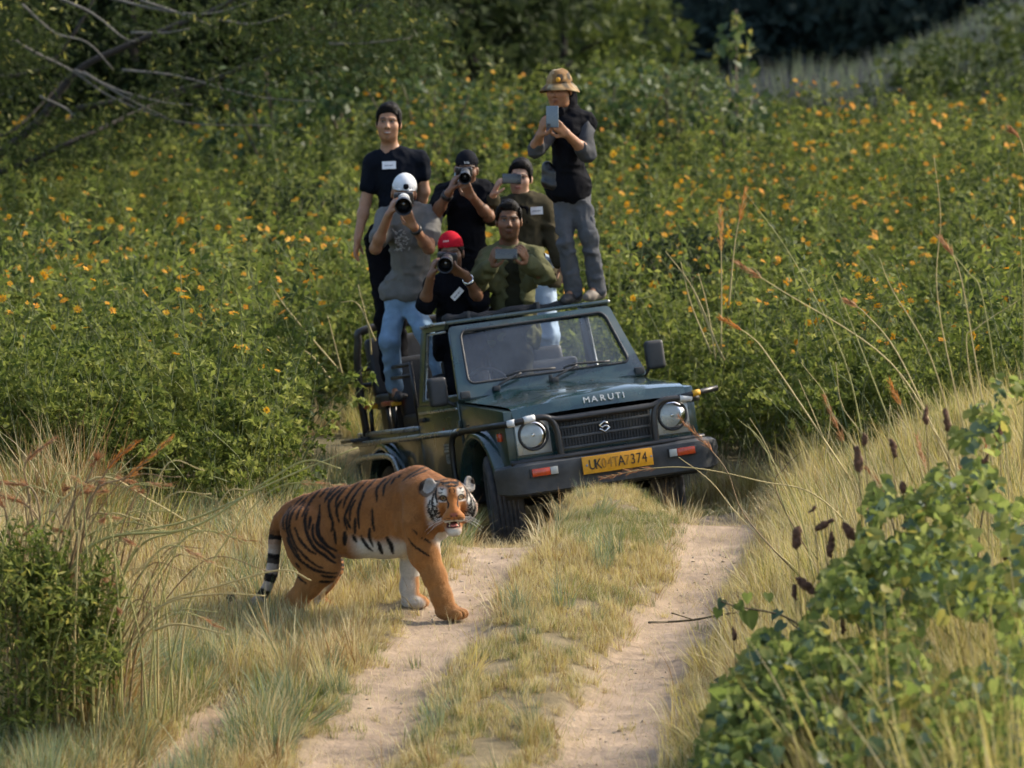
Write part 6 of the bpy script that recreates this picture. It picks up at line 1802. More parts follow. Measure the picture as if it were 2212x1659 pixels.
# ---- olive jacket, phone held low
def man_olive():
    d = 30.85
    p = Person("bareheaded man in open olive field jacket holding a phone sideways at his chest", J(.02, 1.95, .60), S_D)
    c = Zp(1122, 1052, d - .08); M = frame(face_dir(0, -1), unit((-.02, 0, 1))); hs = 1.08
    p.hd = (c, M, hs); p.paint = dict(beard=.6, brow=1)
    shL, shR, nk, hip = Zp(990, 1290, d), Zp(1278, 1275, d), Zp(1120, 1190, d - .03), Zp(1120, 1720, d + .05)
    el, wl = Zp(925, 1440, d - .22), Zp(1005, 1330, d - .42)
    er, wr = Zp(1355, 1410, d - .22), Zp(1242, 1312, d - .42)
    hipL, hipR = Zp(1065, 1760, d + .05), Zp(1175, 1750, d + .05)
    kn = (Zp(1100, 2120, d - .05), Zp(1220, 2110, d - .05)); an = (Zp(1130, 2440, d + .05), Zp(1260, 2420, d + .05))
    S = p.S
    head(S, c, M, hs); S.cap(c + M @ np.array([0, -.02, -.06]), Zp(1122, 1240, d), .058, .064, .03)
    torso(S, shL, shR, nk, hip); arm(S, shL, el, wl); arm(S, shR, er, wr)
    hand(S, wl, Zp(1035, 1255, d - .50) - wl, (.75, .5, 0), (.75, .7, .6, .55), -1, 1.05)
    hand(S, wr, Zp(1205, 1240, d - .50) - wr, (-.75, .5, 0), (.75, .7, .6, .45), 1, 1.05)
    for i in (0, 1): leg(S, (hipL, hipR)[i], kn[i], an[i], -.018); S.cap(an[i], an[i] + np.array([0, -.11, -.05]), .024, .020)
    fwm = torso_frame(shL, shR, nk, hip); ac, fw, up = fwm.T
    p.garment("shirt", shirt(shL, shR, nk, hip, .012, [], hem=.04), OLIVED, .005, 29)
    Sj = shirt(shL, shR, nk, hip, .019, [(shL, el, wl, 1.88), (shR, er, wr, 1.86)], hem=.10, belly=1.06)
    mid = (shL + shR) / 2
    # open front: a tapered gap down the chest, wider at the hem
    for t_ in np.linspace(-.02, .62, 9):
        Sj.ell(mid - up * t_ + fw * .17, (.040 + .10 * max(t_, 0), .12, .06), fwm, .01, -1)
    Sj.cap(mid + ac * -.06 + up * .07 + fw * .03, mid + ac * -.075 - up * .05 + fw * .125, .026, .020, .012)
    Sj.cap(mid + ac * .06 + up * .07 + fw * .03, mid + ac * .075 - up * .05 + fw * .125, .026, .020, .012)
    for s in (-1, 1):
        Sj.ell(mid + ac * s * .125 - up * .17 + fw * .125, (.05, .022, .055), fwm, .012)
        Sj.cap(mid + ac * s * .075 + up * .065, mid + ac * s * .16 + up * .045, .022, .02, .01)
    p.garment("jacket", Sj, OLIVE, .010, 31)
    p.garment("trousers", pants(hip, [(hipL, kn[0], an[0]), (hipR, kn[1], an[1])]), OLIVED, .006, 33)
    for a in an:
        s_ = SDF(.008); shoe(s_, a, (0.1, -1, 0)); p.garment("shoe", s_, SHOEB, 0)
    hair_cap(p, c, M, hs, top=.004, line=.066, low=-.012, grow=.006, vol=-.004, seed=12)
    ribbon_ring(p, "bracelet", wr * .88 + er * .12, wr - er, .036, .008, CHROME, .004)
    p.finish()
    phone("dark phone held level in both hands by the olive jacket", Zp(1105, 1262, d - .56), unit(TOCAM + np.array([0, 0, .1])), (1, 0, .0), .150, .072, (.05, .05, .045))
man_olive()

# ---- on the windscreen frame: sun hat, vest, portrait phone
def man_roof():
    d = 30.55
    p = Person("man in sun hat, black vest and grey trousers standing on top of the windscreen", J(.42, 1.53, 1.66), S_M)
    c = Zp(1443, 214, d - .1); M = frame(face_dir(-18, -6), unit((-.03, 0, 1))); hs = 1.03
    p.hd = (c, M, hs); p.paint = dict(beard=.15)
    shL, shR, nk, hip = Zp(1420, 420, d - .03), Zp(1602, 425, d - .05), Zp(1475, 335, d), Zp(1525, 880, d)
    el, wl = Zp(1292, 590, d - .25), Zp(1322, 500, d - .38)
    er, wr = Zp(1622, 615, d - .22), Zp(1490, 490, d - .40)
    hipL, hipR = Zp(1475, 900, d), Zp(1575, 895, d)
    kn = (Zp(1490, 1190, d - .06), Zp(1628, 1150, d - .06)); an = (Zp(1540, 1488, d + .02), Zp(1692, 1466, d + .02))
    S = p.S
    head(S, c, M, hs); S.cap(c + M @ np.array([0, -.02, -.06]), Zp(1490, 370, d), .054, .06, .03)
    torso(S, shL, shR, nk, hip, -.012, .12, hipw=.11); arm(S, shL, el, wl); arm(S, shR, er, wr)
    hand(S, wl, Zp(1350, 405, d - .44) - wl, (.75, .5, 0), (.8, .7, .7, .7), -1)
    hand(S, wr, Zp(1425, 435, d - .47) - wr, (-.55, .65, .2), (.85, .8, .75, .7), 1)
    for i in (0, 1): leg(S, (hipL, hipR)[i], kn[i], an[i], -.018); S.cap(an[i], an[i] + np.array([-.06, -.09, -.05]), .024, .020)
    Ss = SDF(.0075)
    for a, b, w_, u in ((shL, el, wl, .35), (shR, er, wr, .28)):
        Ss.cap(a, b, .066, .055, .03); Ss.cap(b, b + (w_ - b) * u, .054, .044, .02)
    p.garment("sleeves", Ss, SLATE, .007, 35)
    p.garment("vest", shirt(shL, shR, nk, hip, .024, [], depth=.135, hem=.0, chest=1.06, hipw=.132), BTEE, .008, 37)
    s_ = SDF(.007); s_.cap(Zp(1480, 300, d - .0), Zp(1495, 375, d - .02), .070, .092, .02); s_.cap(Zp(1450, 300, d - .06), Zp(1440, 350, d - .12), .035, .04, .03); s_.cap(Zp(1478, 225, d + .0), Zp(1492, 320, d), .070, .07, .03)
    p.garment("neck_scarf", s_, BLKP, .008, 39)
    p.garment("trousers", pants(hip, [(hipL, kn[0], an[0] + np.array([0, 0, -.02])), (hipR, kn[1], an[1] + np.array([0, 0, -.02]))], .004, .070, .052, .048, w=.115), GREYP, .008, 41, fine=.7)
    s_ = SDF(.008); s_.ell(Zp(1650, 1085, d - .03), (.022, .06, .085), None); p.garment("cargo_pocket", s_, GREYP, .004, 3)
    s_ = SDF(.007); shoe(s_, an[0], (-.55, -1, 0)); p.garment("shoe", s_, SHOEB, 0)
    s_ = SDF(.007); shoe(s_, an[1], (-.62, -1, 0)); p.garment("shoe", s_, SHOEG, 0)
    # camouflage sun hat with a drooping brim
    S = SDF(.0055); g = lambda x, y, z: c + M @ (np.array([x, y, z]) * hs)
    S.ell(g(0, -.012, .060), (.088, .104, .088), M, .01); S.ell(g(0, -.012, .042), (.080, .096, .088), M, .004, -1)
    S.plane(g(0, 0, .042), -M[:, 2])
    V, Q = S.build(lambda P: .004 * noise3(P, 30, 2), 2)
    bv = []
    for i in range(36):
        a = 2 * math.pi * i / 36
        for r1, zz in ((.98, .050), (1.28, .036 - .012 * abs(math.cos(a))), (1.55, .016 - .026 * abs(math.cos(a)) ** 2 + .006 * math.sin(3 * a)), (1.55, .011 - .026 * abs(math.cos(a)) ** 2 + .006 * math.sin(3 * a)), (1.0, .043)):
            bv.append(g(.085 * r1 * math.cos(a), -.012 + .10 * r1 * math.sin(a), zz))
    Qb = [(i * 5 + k, i * 5 + k + 1, ((i + 1) % 36) * 5 + k + 1, ((i + 1) % 36) * 5 + k) for i in range(36) for k in range(4)]
    V, F = merge([(V, (Q,)), (np.array(bv), (np.array(Qb),))])
    q1, q2 = noise3(V, 28, 5), noise3(V, 34, 9)
    cc = np.where((q1 > .22)[:, None], (.30, .20, .09), np.where((q1 < -.25)[:, None], (.055, .042, .025), (.19, .10, .03)))
    cc = np.where((q2 > .5)[:, None], (.40, .32, .19), cc)
    p.child("sun_hat", mesh_np("sun_hat", p.rel(V), F, [MAT("camouflage_cloth", (1, 1, 1), .85, .1, 40, attr=True, bump=.002)], col=cc))
    s_ = SDF(.005); s_.ell(g(-.025, .092, .075), (.018, .010, .018), M); p.garment("hat_badge", s_, MAT("badge_yellow", (.75, .36, .02), .6), 0)
    # pouch and strap at the waist
    s_ = SDF(.007); s_.cap(Zp(1368, 700, d - .1), Zp(1372, 800, d - .1), .035, .045, .02); s_.cap(Zp(1405, 740, d - .12), Zp(1408, 820, d - .12), .032, .04, .02); p.garment("binoculars", s_, GLOSSB, .003, 4)
    p.finish()
    phone("blue-grey phone held upright by the man in the sun hat", Zp(1400, 382, d - .52), unit(TOCAM), (1, 0, 0), .084, .145, (.10, .14, .18), side=-1)
man_roof()

# ------------------------------------------------------------------ the tiger (local: x forward, y to its left, z up; its right side faces the track's near end)
TY = R_(-20)
_to = PX(800, 1296, 24.55)
TM = Matrix.Translation(Vector(_to)) @ Matrix.Rotation(TY, 4, 'Z')
_TI = np.array(TM.inverted())
_ef = np.array([math.cos(TY), math.sin(TY), 0]); _es = np.array([-math.sin(TY), math.cos(TY), 0])
def TP(u, v, L=0.0):
    """photo pixel to tiger space on the plane y = -L (L>0 is the near flank)"""
    r = PX(u, v, 1.0) - PX(CU, CV, 0.0); o = PX(CU, CV, 0.0)
    t = ((_to - _es * L - o) @ _es) / (r @ _es)
    w = o + r * t
    q = _TI @ np.r_[w, 1]
    return q[:3]
def TZ(x, y, L=.17): return TP(455.3 + x * .27446, 967.6 + y * .27446, L)     # close-up pixel
def build_tiger():
    S = SDF(.0055)
    N, Fr = .115, -.115       # near / far leg planes (L)
    e = np.eye(3)
    # trunk along the spine
    sp = [TP(630, 1120), TP(665, 1112), TP(740, 1106), TP(815, 1100), TP(880, 1090), TP(915, 1085)]
    S.chain(sp, [.080, .100, .125, .142, .162, .150], .05, side=(0, 1, 0), sq=.92)
    S.chain([TP(690, 1145), TP(760, 1150), TP(830, 1145), TP(885, 1140)], [.10, .125, .14, .15], .06, side=(0, 1, 0), sq=.85)
    # shoulder blades and back ridge
    S.cap(TP(880, 1045, .05), TP(908, 1038, .05), .055, .06, .05); S.cap(TP(880, 1045, -.05), TP(908, 1040, -.05), .055, .055, .05)
    S.chain([TP(630, 1105), TP(700, 1078), TP(790, 1062), TP(860, 1052), TP(900, 1034)], [.03, .035, .035, .04, .05], .05)
    # neck rises to the head, which is turned towards the lens
    hc = TP(974, 1084, .20)
    S.chain([TP(905, 1075, .02), TP(935, 1082, .08), TP(958, 1086, .15)], [.140, .120, .100], .07)
    S.chain([TP(905, 1120, .04), TP(940, 1135, .08), TP(962, 1118, .15)], [.115, .075, .06], .05)
    # near fore leg, reaching forward
    S.chain([TP(905, 1075, N + .02), TP(900, 1130, N + .04), TP(917, 1190, N + .03), TP(938, 1245, N + .02), TP(955, 1290, N + .02), TP(962, 1312, N + .02)], [.112, .100, .070, .054, .048, .050], .05)
    S.ell(TP(903, 1135, N + .045), (.085, .06, .13), e, .03)
    S.ell(TP(912, 1190, N + .02), (.055, .045, .08), e, .06)
    pw = TP(975, 1322, N + .02)
    S.ell(pw + np.array([.0, 0, -.006]), (.080, .062, .040), e, .03)
    for i, yy in enumerate((-.048, -.017, .017, .048)):
        t0 = pw + np.array([.058 - .012 * (abs(yy) > .03), yy, -.008])
        S.ell(t0, (.036, .0165, .029), e, .006)
    # far fore leg, upright
    fl = [TP(905, 1110, Fr), TP(893, 1170, Fr), TP(887, 1225, Fr), TP(884, 1268, Fr), TP(886, 1292, Fr)]
    S.chain(fl, [.095, .070, .046, .041, .042], .05)
    S.ell(fl[-1] + np.array([.035, 0, -.02]), (.075, .058, .040), e, .03)
    # hind legs: thigh, stifle forward, hock back, paw
    for L, o in ((N, 0), (Fr, 1)):
        k = 1 if o == 0 else .95
        if o == 0: pts = [TP(645, 1140, L), TP(672, 1190, L + .01), TP(697, 1225, L), TP(668, 1262, L), TP(640, 1298, L), TP(652, 1336, L)]
        else: pts = [TP(650, 1140, L), TP(682, 1190, L), TP(706, 1224, L), TP(694, 1256, L), TP(668, 1282, L), TP(684, 1306, L)]
        S.chain(pts, [.105 * k, .108 * k, .084 * k, .060 * k, .048 * k, .050 * k], .05, side=(0, 1, 0), sq=.82)
        if o == 0: S.ell(TP(668, 1165, L), (.118, .075, .15), e, .05)
        S.ell(pts[-1] + np.array([.035, 0, -.01]), (.085, .055, .038), e, .03)
    for sgn in (1, -1):      # hollow flank, crease behind the shoulder
        S.ell(TP(738, 1160, .21 * sgn), (.10, .06, .10), e, .06, -1)
        S.cap(TP(852, 1085, .215 * sgn), TP(866, 1170, .215 * sgn), .035, .03, .05, op=-1)
    # tail
    tail = catmull([TP(606, 1118, .0), TP(596, 1150, .02), TP(592, 1190, .03), TP(588, 1232, .04), TP(577, 1268, .05), TP(558, 1296, .06), TP(530, 1312, .06), TP(508, 1306, .06), TP(499, 1290, .05)], 4)
    S.chain(list(tail), list(np.linspace(.034, .021, len(tail))), .012)
    # head: local frame (right, forward, up) facing the lens, turned a touch to the track
    a = R_(5); hf_w = unit(c2w(math.sin(a), -math.cos(a), -.06) - c2w(0, 0, 0))
    R3 = np.array(TM.to_3x3()).T
    hf = R3 @ hf_w; up = R3 @ unit((-.05, 0, 1.0))
    M = frame(hf, up)
    HS = .93
    g = lambda x, y, z: hc + M @ np.array([x, y, z]) * HS
    E = lambda x, y, z, a_, b, h, k=.03, op=1: S.ell(g(x, y, z), (a_ * HS, b * HS, h * HS), M, k * HS, op)
    E(0, -.02, .028, .108, .13, .098, .05)             # skull
    E(0, .07, .045, .07, .06, .05, .05)               # forehead
    for q in (-1, 1):
        E(q * .082, .015, -.035, .064, .070, .078, .04)      # cheek ruff
        E(q * .055, .06, -.01, .045, .05, .04, .04)
        E(q * .030, .148, -.078, .036, .036, .030, .02)       # whisker pad
        E(q * .052, .112, .034, .022, .018, .012, .015, -1)   # eye socket
        E(q * .050, .095, .033, .0150, .0150, .0120, .006)    # eyeball
    S.cap(g(0, .085, .045), g(0, .162, -.050), .040, .036, .03, side=M[:, 0], sq=1.0)   # nose bridge
    E(0, .178, -.058, .025, .016, .016, .012)         # nose
    # lower jaw, mouth open
    S.cap(g(0, .02, -.105), g(0, .115, -.150), .055, .036, .03, side=M[:, 0], sq=1.15)
    E(0, .122, -.158, .040, .030, .026, .02)
    E(0, .145, -.120, .032, .05, .016, .012, -1)      # mouth opening
    # ears
    ear = {}
    for q in (-1, 1):
        b = g(q * .116, -.035, .094); ear[q] = b
        ax_ = unit(M @ np.array([q * .95, .25, .3])); fw_ = unit(M @ np.array([q * .45, .85, .1]))
        K = np.stack([unit(np.cross(fw_, M[:, 2])), fw_, M[:, 2]], 1)
        S.ell(b, (.036, .019, .046), K, .012); S.ell(b + fw_ * .018 + M[:, 2] * .004, (.025, .016, .034), K, .008, -1)
    V, Q = S.build(lambda P: .0016 * noise3(P, 70, 3) + .003 * noise3(P, 16, 8), 2)
    # ---------------- coat colours
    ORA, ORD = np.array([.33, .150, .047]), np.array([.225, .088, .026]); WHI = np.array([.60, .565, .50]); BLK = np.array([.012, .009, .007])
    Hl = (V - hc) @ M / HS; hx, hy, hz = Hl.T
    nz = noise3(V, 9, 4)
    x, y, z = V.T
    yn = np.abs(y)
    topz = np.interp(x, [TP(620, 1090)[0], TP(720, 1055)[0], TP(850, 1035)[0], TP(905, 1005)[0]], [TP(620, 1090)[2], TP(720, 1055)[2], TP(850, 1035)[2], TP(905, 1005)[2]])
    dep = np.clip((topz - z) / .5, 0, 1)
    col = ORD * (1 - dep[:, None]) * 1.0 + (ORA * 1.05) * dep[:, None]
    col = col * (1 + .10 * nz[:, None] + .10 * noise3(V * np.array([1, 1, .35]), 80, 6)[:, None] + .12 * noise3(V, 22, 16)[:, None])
    W = np.zeros(len(V)); B = np.zeros(len(V))
    # pale belly and inner legs
    P1 = [TZ(*p) for p in ((1010, 690), (1100, 700), (1170, 735), (1290, 765), (1400, 738), (1520, 745))]
    bx = [p[0] for p in P1]; bz = [p[2] for p in P1]
    bl = np.interp(x, bx, bz)
    inb = sst((x - bx[0] + .03 * nz) / .12) * sst((bx[-1] + .03 - x + .02 * nz) / .06)
    W = np.maximum(W, inb * sst((bl - z) / .05 + .5 + .6 * nz) * (z > TZ(1200, 900)[2] - .1))
    lowz = TP(880, 1215, N)[2]
    # inside faces of the legs are pale
    W = np.maximum(W, sst((lowz - z) / .05) * sst((.10 - yn) / .03) * (x > TP(850, 1250, 0)[0]) * .9)
    W = np.maximum(W, sst((TP(690, 1190, N)[2] - z) / .1) * sst((.10 - yn) / .03) * (x < TP(760, 1250, 0)[0]) * .85)
    ff = (x > fl[2][0] - .13) & (x < fl[2][0] + .10) & (y > .03) & (z < fl[1][2] - .05)
    W = np.maximum(W, ff * sst((.04 - (x - np.interp(z, [f[2] for f in fl[::-1]], [f[0] for f in fl[::-1]]))) / .04) * .95)
    # throat and chest
    c1 = [TZ(1800, 600, .12), TZ(1780, 700, .06), TZ(1790, 810, .02)]
    for i in range(2):
        ab = c1[i + 1] - c1[i]; h = np.clip(((V - c1[i]) @ ab) / (ab @ ab), 0, 1); dd = np.linalg.norm(V - c1[i] - h[:, None] * ab, axis=1)
        W = np.maximum(W, sst((.125 - dd) / .06) * .85 * (x > TZ(1700, 700, .1)[0]))
    # flank stripes: lines read off the side of the animal, the same on both sides
    ST = [((575, 470), (570, 560), (590, 640)), ((660, 400), (615, 470), (610, 600), (640, 720), (700, 800), (740, 870)),
          ((720, 375), (650, 480), (640, 640), (700, 760), (830, 900), (900, 940)), ((790, 340), (735, 440), (725, 540)), ((845, 320), (805, 400)),
          ((690, 440), (690, 560)), ((745, 490), (755, 600), (800, 710), (870, 810), (965, 905)), ((880, 330), (860, 420)), ((950, 300), (880, 390), (860, 440)),
          ((825, 460), (835, 580), (850, 660), (900, 750), (960, 820)), ((890, 420), (915, 520), (940, 590), (930, 660)), ((1000, 300), (915, 400), (905, 440)),
          ((1025, 300), (960, 400), (955, 470)), ((995, 420), (965, 490), (990, 590)), ((1090, 290), (1040, 380), (1015, 480)),
          ((1150, 285), (1100, 380), (1060, 470), (1030, 560), (1050, 650)), ((1165, 400), (1145, 520), (1150, 640)), ((1215, 270), (1180, 350), (1165, 420)),
          ((1110, 420), (1075, 500), (1070, 580)), ((1310, 260), (1275, 330), (1290, 430)), ((1370, 250), (1335, 310), (1340, 380)), ((1420, 245), (1390, 290)),
          ((1255, 480), (1265, 580), (1270, 660)), ((1115, 560), (1110, 680)), ((1235, 640), (1235, 700), (1250, 780)), ((1165, 700), (1200, 770), (1240, 820)),
          ((1300, 750), (1310, 840)), ((1370, 710), (1390, 760), (1390, 840)), ((1035, 670), (1025, 770)), ((1095, 700), (1120, 740)),
          ((810, 600), (830, 700), (900, 790), (960, 870)), ((680, 620), (720, 700), (800, 790), (850, 830)), ((610, 700), (670, 800), (760, 900), (850, 960), (970, 990)),
          ((700, 830), (800, 930), (960, 990)), ((880, 1000), (960, 1020)), ((1500, 260), (1560, 210), (1620, 170)), ((1560, 240), (1650, 190)),
          ((1640, 630), (1690, 690), (1740, 740)), ((1590, 690), (1640, 760), (1720, 820)), ((1650, 770), (1740, 840)), ((950, 640), (960, 760)), ((1040, 560), (1075, 640)),
          ((780, 540), (790, 640)), ((1440, 240), (1465, 225)), ((690, 900), (720, 950)), ((680, 1010), (760, 1060)), ((860, 1050), (940, 1060))]
    thick = {23: 1.25, 24: 1.35, 25: 1.35, 26: 1.6, 27: 1.7, 28: 1.8, 29: 1.8, 6: 1.2, 9: 1.15, 10: 1.2, 16: 1.3, 22: 1.1, 35: .8, 36: .7, 37: .7, 38: .7, 39: .8}
    body = ~((hy > -.06) & (np.abs(hx) < .2) & (np.abs(hz) < .2)) 
    jx = x + .004 * noise3(V, 22, 11); jz = z + .003 * noise3(V, 25, 12)
    for i, st in enumerate(ST):
        pts = catmull([TZ(*p) for p in st], 6) if len(st) > 2 else np.array([TZ(*p) for p in st])
        ab_t = np.linspace(0, 1, len(pts)); w0 = .0070 * thick.get(i, 1.0)
        best = np.full(len(V), 9.0)
        lo_, hi_ = pts.min(0) - .05, pts.max(0) + .05
        sel = np.where(body & (x > lo_[0]) & (x < hi_[0]) & (z > lo_[2]) & (z < hi_[2]) & ((y < .06) | (yn > .05)))[0]
        b = np.full(len(sel), 9.0)
        for k in range(len(pts) - 1):
            a0, a1 = pts[k][[0, 2]], pts[k + 1][[0, 2]]; ab = a1 - a0
            px_, pz_ = jx[sel] - a0[0], jz[sel] - a0[1]
            h = np.clip((px_ * ab[0] + pz_ * ab[1]) / (ab @ ab + 1e-12), 0, 1)
            tt = ab_t[k] + h * (ab_t[k + 1] - ab_t[k])
            w = w0 * (.35 + .75 * np.sin(np.clip(tt * .92 + .06, 0, 1) * math.pi) ** .7)
            b = np.minimum(b, np.hypot(px_ - h * ab[0], pz_ - h * ab[1]) - w)
        B[sel] = np.maximum(B[sel], sst((.0035 - b) / .005))
    # tail rings
    dt = np.linalg.norm(V[:, None, :] - tail[None], axis=2) if len(V) < 1 else None
    tl = np.where((x < tail[0][0] + .03) & (z < tail[2][2] + .12))[0]
    D2 = np.linalg.norm(V[tl][:, None, :] - tail[None], axis=2); ti = D2.argmin(1); md = D2.min(1)
    ok = md < .055
    seg = ti[ok] / (len(tail) - 1)
    ring = sst((np.sin(seg * 2 * math.pi * 7.5 + .6) - .05) / .4)
    cold = col[tl[ok]]
    pale = np.array([.44, .36, .29])
    f = sst((seg - .12) / .15)[:, None]
    col[tl[ok]] = cold * (1 - f) + pale * f
    W[tl[ok]] = 0
    B[tl[ok]] = np.maximum(ring * (seg > .1), sst((seg - .93) / .04))
    # ---------------- face
    fc = (hy > -.075) & (np.abs(hx) < .17) & (hz > -.22) & (hz < .16)
    ax_ = np.abs(hx)
    def put(mask, w, c):
        nonlocal col
        w = np.clip(w, 0, 1) * mask; col = col * (1 - w[:, None]) + np.asarray(c) * w[:, None]
    W[fc] = 0; B[fc & (hy > -.05)] = 0
    put(fc, sst((hy + .05) / .05) * .9, np.array([.32, .125, .034]))
    G = lambda cx, cz, rx, rz: np.exp(-((ax_ - cx) / rx) ** 4 - ((hz - cz) / rz) ** 4)
    f_ = fc & (hy > .0)
    put(fc, G(.106, -.030, .036, .085) * sst((ax_ - .074 + .25 * np.clip(-hz - .02, 0, .1)) / .016) * 1.0, WHI)                # cheeks
    put(f_, G(.052, .068, .025, .024), WHI)                  # brow patches
    put(f_, G(.058, .017, .022, .007) * .8, WHI)
    put(f_, G(.030, -.100, .040, .011) * (hy > .08), WHI)     # muzzle
    put(f_, G(.0, -.165, .046, .026) * (hy > .05), WHI)       # chin
    put(f_, G(.0, .0, .026, .085) * (hy > .05) * .5, (.40, .125, .024))
    put(f_, G(.0, -.058, .022, .012) * (hy > .160) * .9, (.30, .10, .075))
    put(f_, np.exp(-((ax_ - .016) / .006) ** 2 - ((hz + .066) / .006) ** 2) * (hy > .145), (.05, .02, .015))
    put(f_, np.exp(-(hx / .0028) ** 2 - ((hz + .084) / .014) ** 4) * (hy > .145) * .8, (.06, .03, .025))
    def line(pts, w, c=BLK, s=1.0):
        pts = catmull(pts, 5)
        q = np.stack([ax_ + .002 * noise3(V, 50, 21), hz + .002 * noise3(V, 50, 22)], 1); b = np.full(len(V), 9.0)
        for k in range(len(pts) - 1):
            ab = pts[k + 1] - pts[k]; h = np.clip(((q - pts[k]) @ ab) / (ab @ ab + 1e-12), 0, 1)
            b = np.minimum(b, np.linalg.norm(q - pts[k] - h[:, None] * ab, axis=1) - w * (.5 + .5 * math.sin(math.pi * (k + .5) / (len(pts) - 1))))
        put(fc, sst((.0025 - b) / .004) * s, c)
    for L_, w in ((((.030, .020), (.038, .040), (.052, .048), (.068, .042), (.080, .026)), .0040), (((.034, .028), (.050, .018), (.068, .026)), .0035),
                  (((.046, .088), (.054, .083), (.062, .086)), .0035), (((.056, .066), (.064, .062), (.074, .064)), .0035), (((.080, .085), (.090, .050), (.086, .010)), .006),
                  (((.100, .055), (.112, .010), (.104, -.040), (.085, -.085)), .006), (((.086, .000), (.090, -.030), (.078, -.060)), .0045), (((.122, .020), (.132, -.030), (.118, -.075), (.095, -.108)), .0065),
                  (((.070, -.048), (.082, -.055), (.094, -.050)), .004), (((.092, -.020), (.102, -.010), (.108, .012)), .004), (((.074, -.088), (.090, -.094), (.104, -.088)), .004), (((.094, -.062), (.106, -.066), (.116, -.055)), .004), (((.112, -.02), (.118, -.05), (.108, -.085)), .005), (((.082, -.036), (.09, -.042), (.10, -.034)), .0035), (((.066, -.070), (.080, -.078), (.094, -.076)), .004), (((.030, .020), (.026, .0), (.030, -.018)), .0045),
                  (((.0, .118), (.030, .112), (.060, .116)), .005), (((.0, .100), (.022, .098), (.046, .106)), .0045), (((.0, .132), (.036, .130), (.075, .122)), .005), (((.008, .086), (.014, .074), (.010, .062)), .003),
                  (((.022, -.080), (.040, -.078), (.056, -.084)), .0016), (((.024, -.090), (.042, -.090), (.056, -.096)), .0016)):
        line([np.array(p) for p in L_], w)
    # eyes: amber iris, round pupil, dark rim
    er = np.hypot(ax_ - .050, (hz - .034) * 1.1)
    put(fc & (hy > .085), sst((.0125 - er) / .003), (.11, .07, .02)); put(fc & (hy > .085), sst((.0056 - er) / .002), (.004, .003, .002))
    put(fc & (hy > .07), sst((.0050 - np.abs(er - .0165)) / .003), BLK)
    # inside of the mouth
    mo = (hy > .04) & (ax_ < .040) & (hz < -.103) & (hz > -.138)
    put(mo, np.full(len(V), .95), (.16, .035, .03))
    put(mo & (hy < .13), np.full(len(V), .7), (.05, .012, .012))
    put(fc & (hy > .1), G(0, -.105, .038, .004) * .9, (.03, .012, .01)); put(fc & (hy > .1), np.exp(-((hz + .131) / .004) ** 2) * (ax_ < .042) * .9, (.04, .018, .015))
    # ears: white spot inside, black behind
    for q in (-1, 1):
        de = np.linalg.norm(V - ear[q], axis=1); fr = ((V - ear[q]) @ M[:, 1]) > -.004
        put(de < .060, np.where(fr, .92, .0), (.34, .32, .29)); put(de < .060, np.where(fr, 0, 1.0) * .95, BLK)
        put((de < .066) & (de > .043), np.full(len(V), .8) * fr, (.09, .05, .025))
    col = col * (1 - W[:, None]) + WHI * (1 + .05 * nz[:, None]) * W[:, None]
    col = col * (1 - B[:, None]) + BLK * B[:, None]
    # claws / toe gaps are dark lines between the toes
    tz = np.abs(x - (pw[0] + .075)) < .05
    for yy in (-.032, 0, .032):
        m = tz & (np.abs(y - pw[1] - yy) < .0045) & (z < pw[2] + .02); col[m] *= .35
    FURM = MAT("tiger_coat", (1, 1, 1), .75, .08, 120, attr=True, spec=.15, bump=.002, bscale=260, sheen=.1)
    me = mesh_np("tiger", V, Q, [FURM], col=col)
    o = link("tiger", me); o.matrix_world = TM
    tag(o, "striped orange tiger stepping onto the track with its face turned to the viewer", "tiger")
    # short fur that softens the outline
    q = np.random.default_rng(3); nF = 160000
    A = V[Q]; nr = np.cross(A[:, 2] - A[:, 0], A[:, 3] - A[:, 1]); ar = np.linalg.norm(nr, axis=1); nr = nr / (ar[:, None] + 1e-12)
    fi_ = q.choice(len(Q), nF, p=ar / ar.sum()); wts = q.dirichlet((1, 1, 1, 1), nF)
    pc = np.einsum('ij,ijk->ik', wts, A[fi_]); fn = nr[fi_]
    cc = np.einsum('ij,ijk->ik', wts, col[Q[fi_]])
    hl = (pc - hc) @ M / HS; onh = (np.abs(hl[:, 0]) < .17) & (np.abs(hl[:, 2]) < .2) & (hl[:, 1] > -.05)
    flow = np.tile([-.75, 0, -.65], (nF, 1)); 
    flow[onh] = (hl[onh] * np.array([1, -.4, 1.0]) + np.array([0, -.05, 0])) @ M.T
    flow -= fn * (flow * fn).sum(1)[:, None]; flow /= np.linalg.norm(flow, axis=1)[:, None] + 1e-9
    Ln = np.where(onh, np.where((np.abs(hl[:, 0]) > .07) & (hl[:, 2] < .0), .015, .006), .0115) * q.uniform(.6, 1.3, nF)
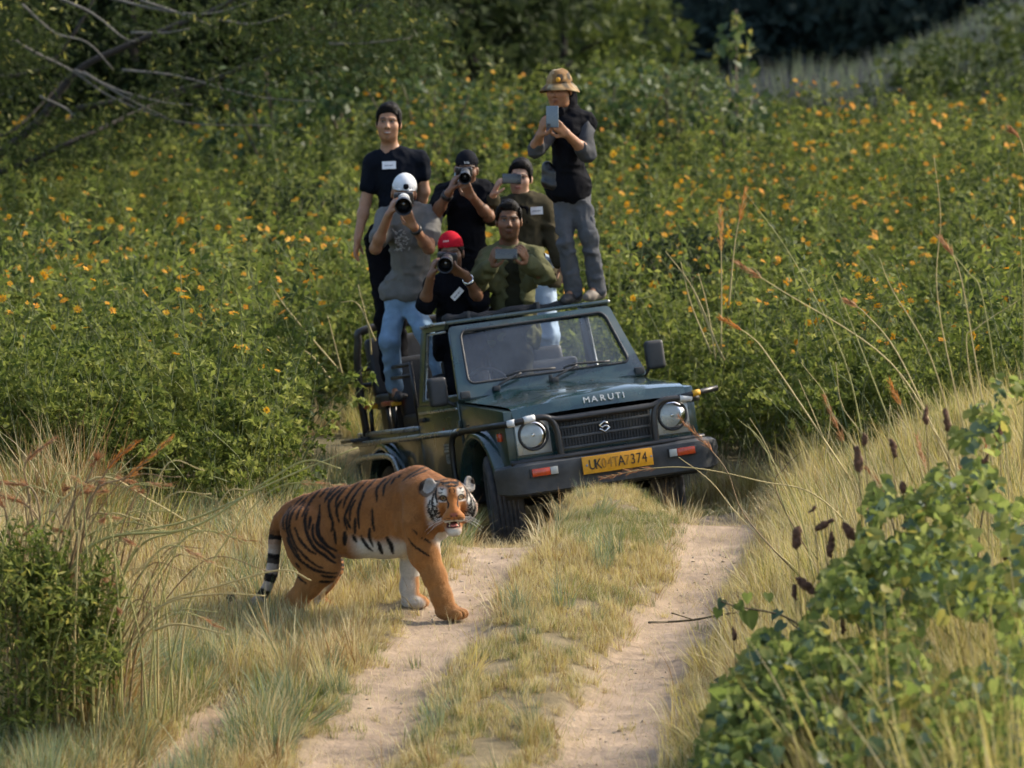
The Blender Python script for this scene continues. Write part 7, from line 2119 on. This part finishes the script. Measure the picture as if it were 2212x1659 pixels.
    eyez = onh & (np.hypot(np.abs(hl[:, 0]) - .05, hl[:, 2] - .034) < .024) | (onh & (hl[:, 1] > .04) & (np.abs(hl[:, 0]) < .045) & (hl[:, 2] < -.10) & (hl[:, 2] > -.14)) | (onh & (hl[:, 1] > .15))
    pc, fn, cc, flow, Ln = pc[~eyez], fn[~eyez], cc[~eyez], flow[~eyez], Ln[~eyez]
    sd = np.cross(flow, fn); tip = pc + (flow * .88 + fn * .38) * Ln[:, None] + q.normal(0, .0012, pc.shape)
    FV = np.stack([pc - sd * .0013 - fn * .001, pc + sd * .0013 - fn * .001, tip], 1).reshape(-1, 3)
    ft = np.arange(len(FV)).reshape(-1, 3)
    fur = link("fur", mesh_np("fur", FV, ft, [FURM], col=np.repeat(cc * (.85 + .35 * q.random((len(cc), 1))), 3, 0), smooth=False), o); fur["kind"] = "stuff"
    # whiskers, teeth, tongue, nose
    wm = MAT("whisker", (.75, .73, .68), .5)
    for s in (-1, 1):
        for i in range(7):
            b = g(s * (.040 + .004 * i), .146 - .008 * (i % 3), -.076 - .007 * (i % 4)); ln_ = .10 - .01 * (i % 3)
            d1 = M @ np.array([s * 1.0, .25, -.12 - .10 * (i % 4)])
            tube("whisker", [b, b + d1 * ln_ * .5, b + d1 * ln_ + np.array([0, 0, -.02])], np.linspace(.0009, .0003, 13), wm, o, True, 4)
    tm = MAT("tooth", (.72, .64, .48), .35, .1)
    for s in (-1, 1):
        for zz, hh, sg in ((-.105, .011, -1), (-.133, .012, 1)):
            b = g(s * .024, .150 if sg < 0 else .130, zz)
            V2, F2 = sweep(np.array([b, b + M[:, 2] * sg * hh * .6, b + M[:, 2] * sg * hh - M[:, 1] * .004]), np.array([.0055, .004, .0008]), 7)
            link("canine_tooth", mesh_np("canine_tooth", V2, F2, [tm]), o)
    St = SDF(.004); St.ell(g(0, .10, -.126), (.026, .055, .010), M, .004); V2, Q2 = St.build(None, 1)
    link("tongue", mesh_np("tongue", V2, Q2, [MAT("tongue", (.50, .16, .13), .45, .1, 60)]), o)
    return o
tiger = build_tiger()
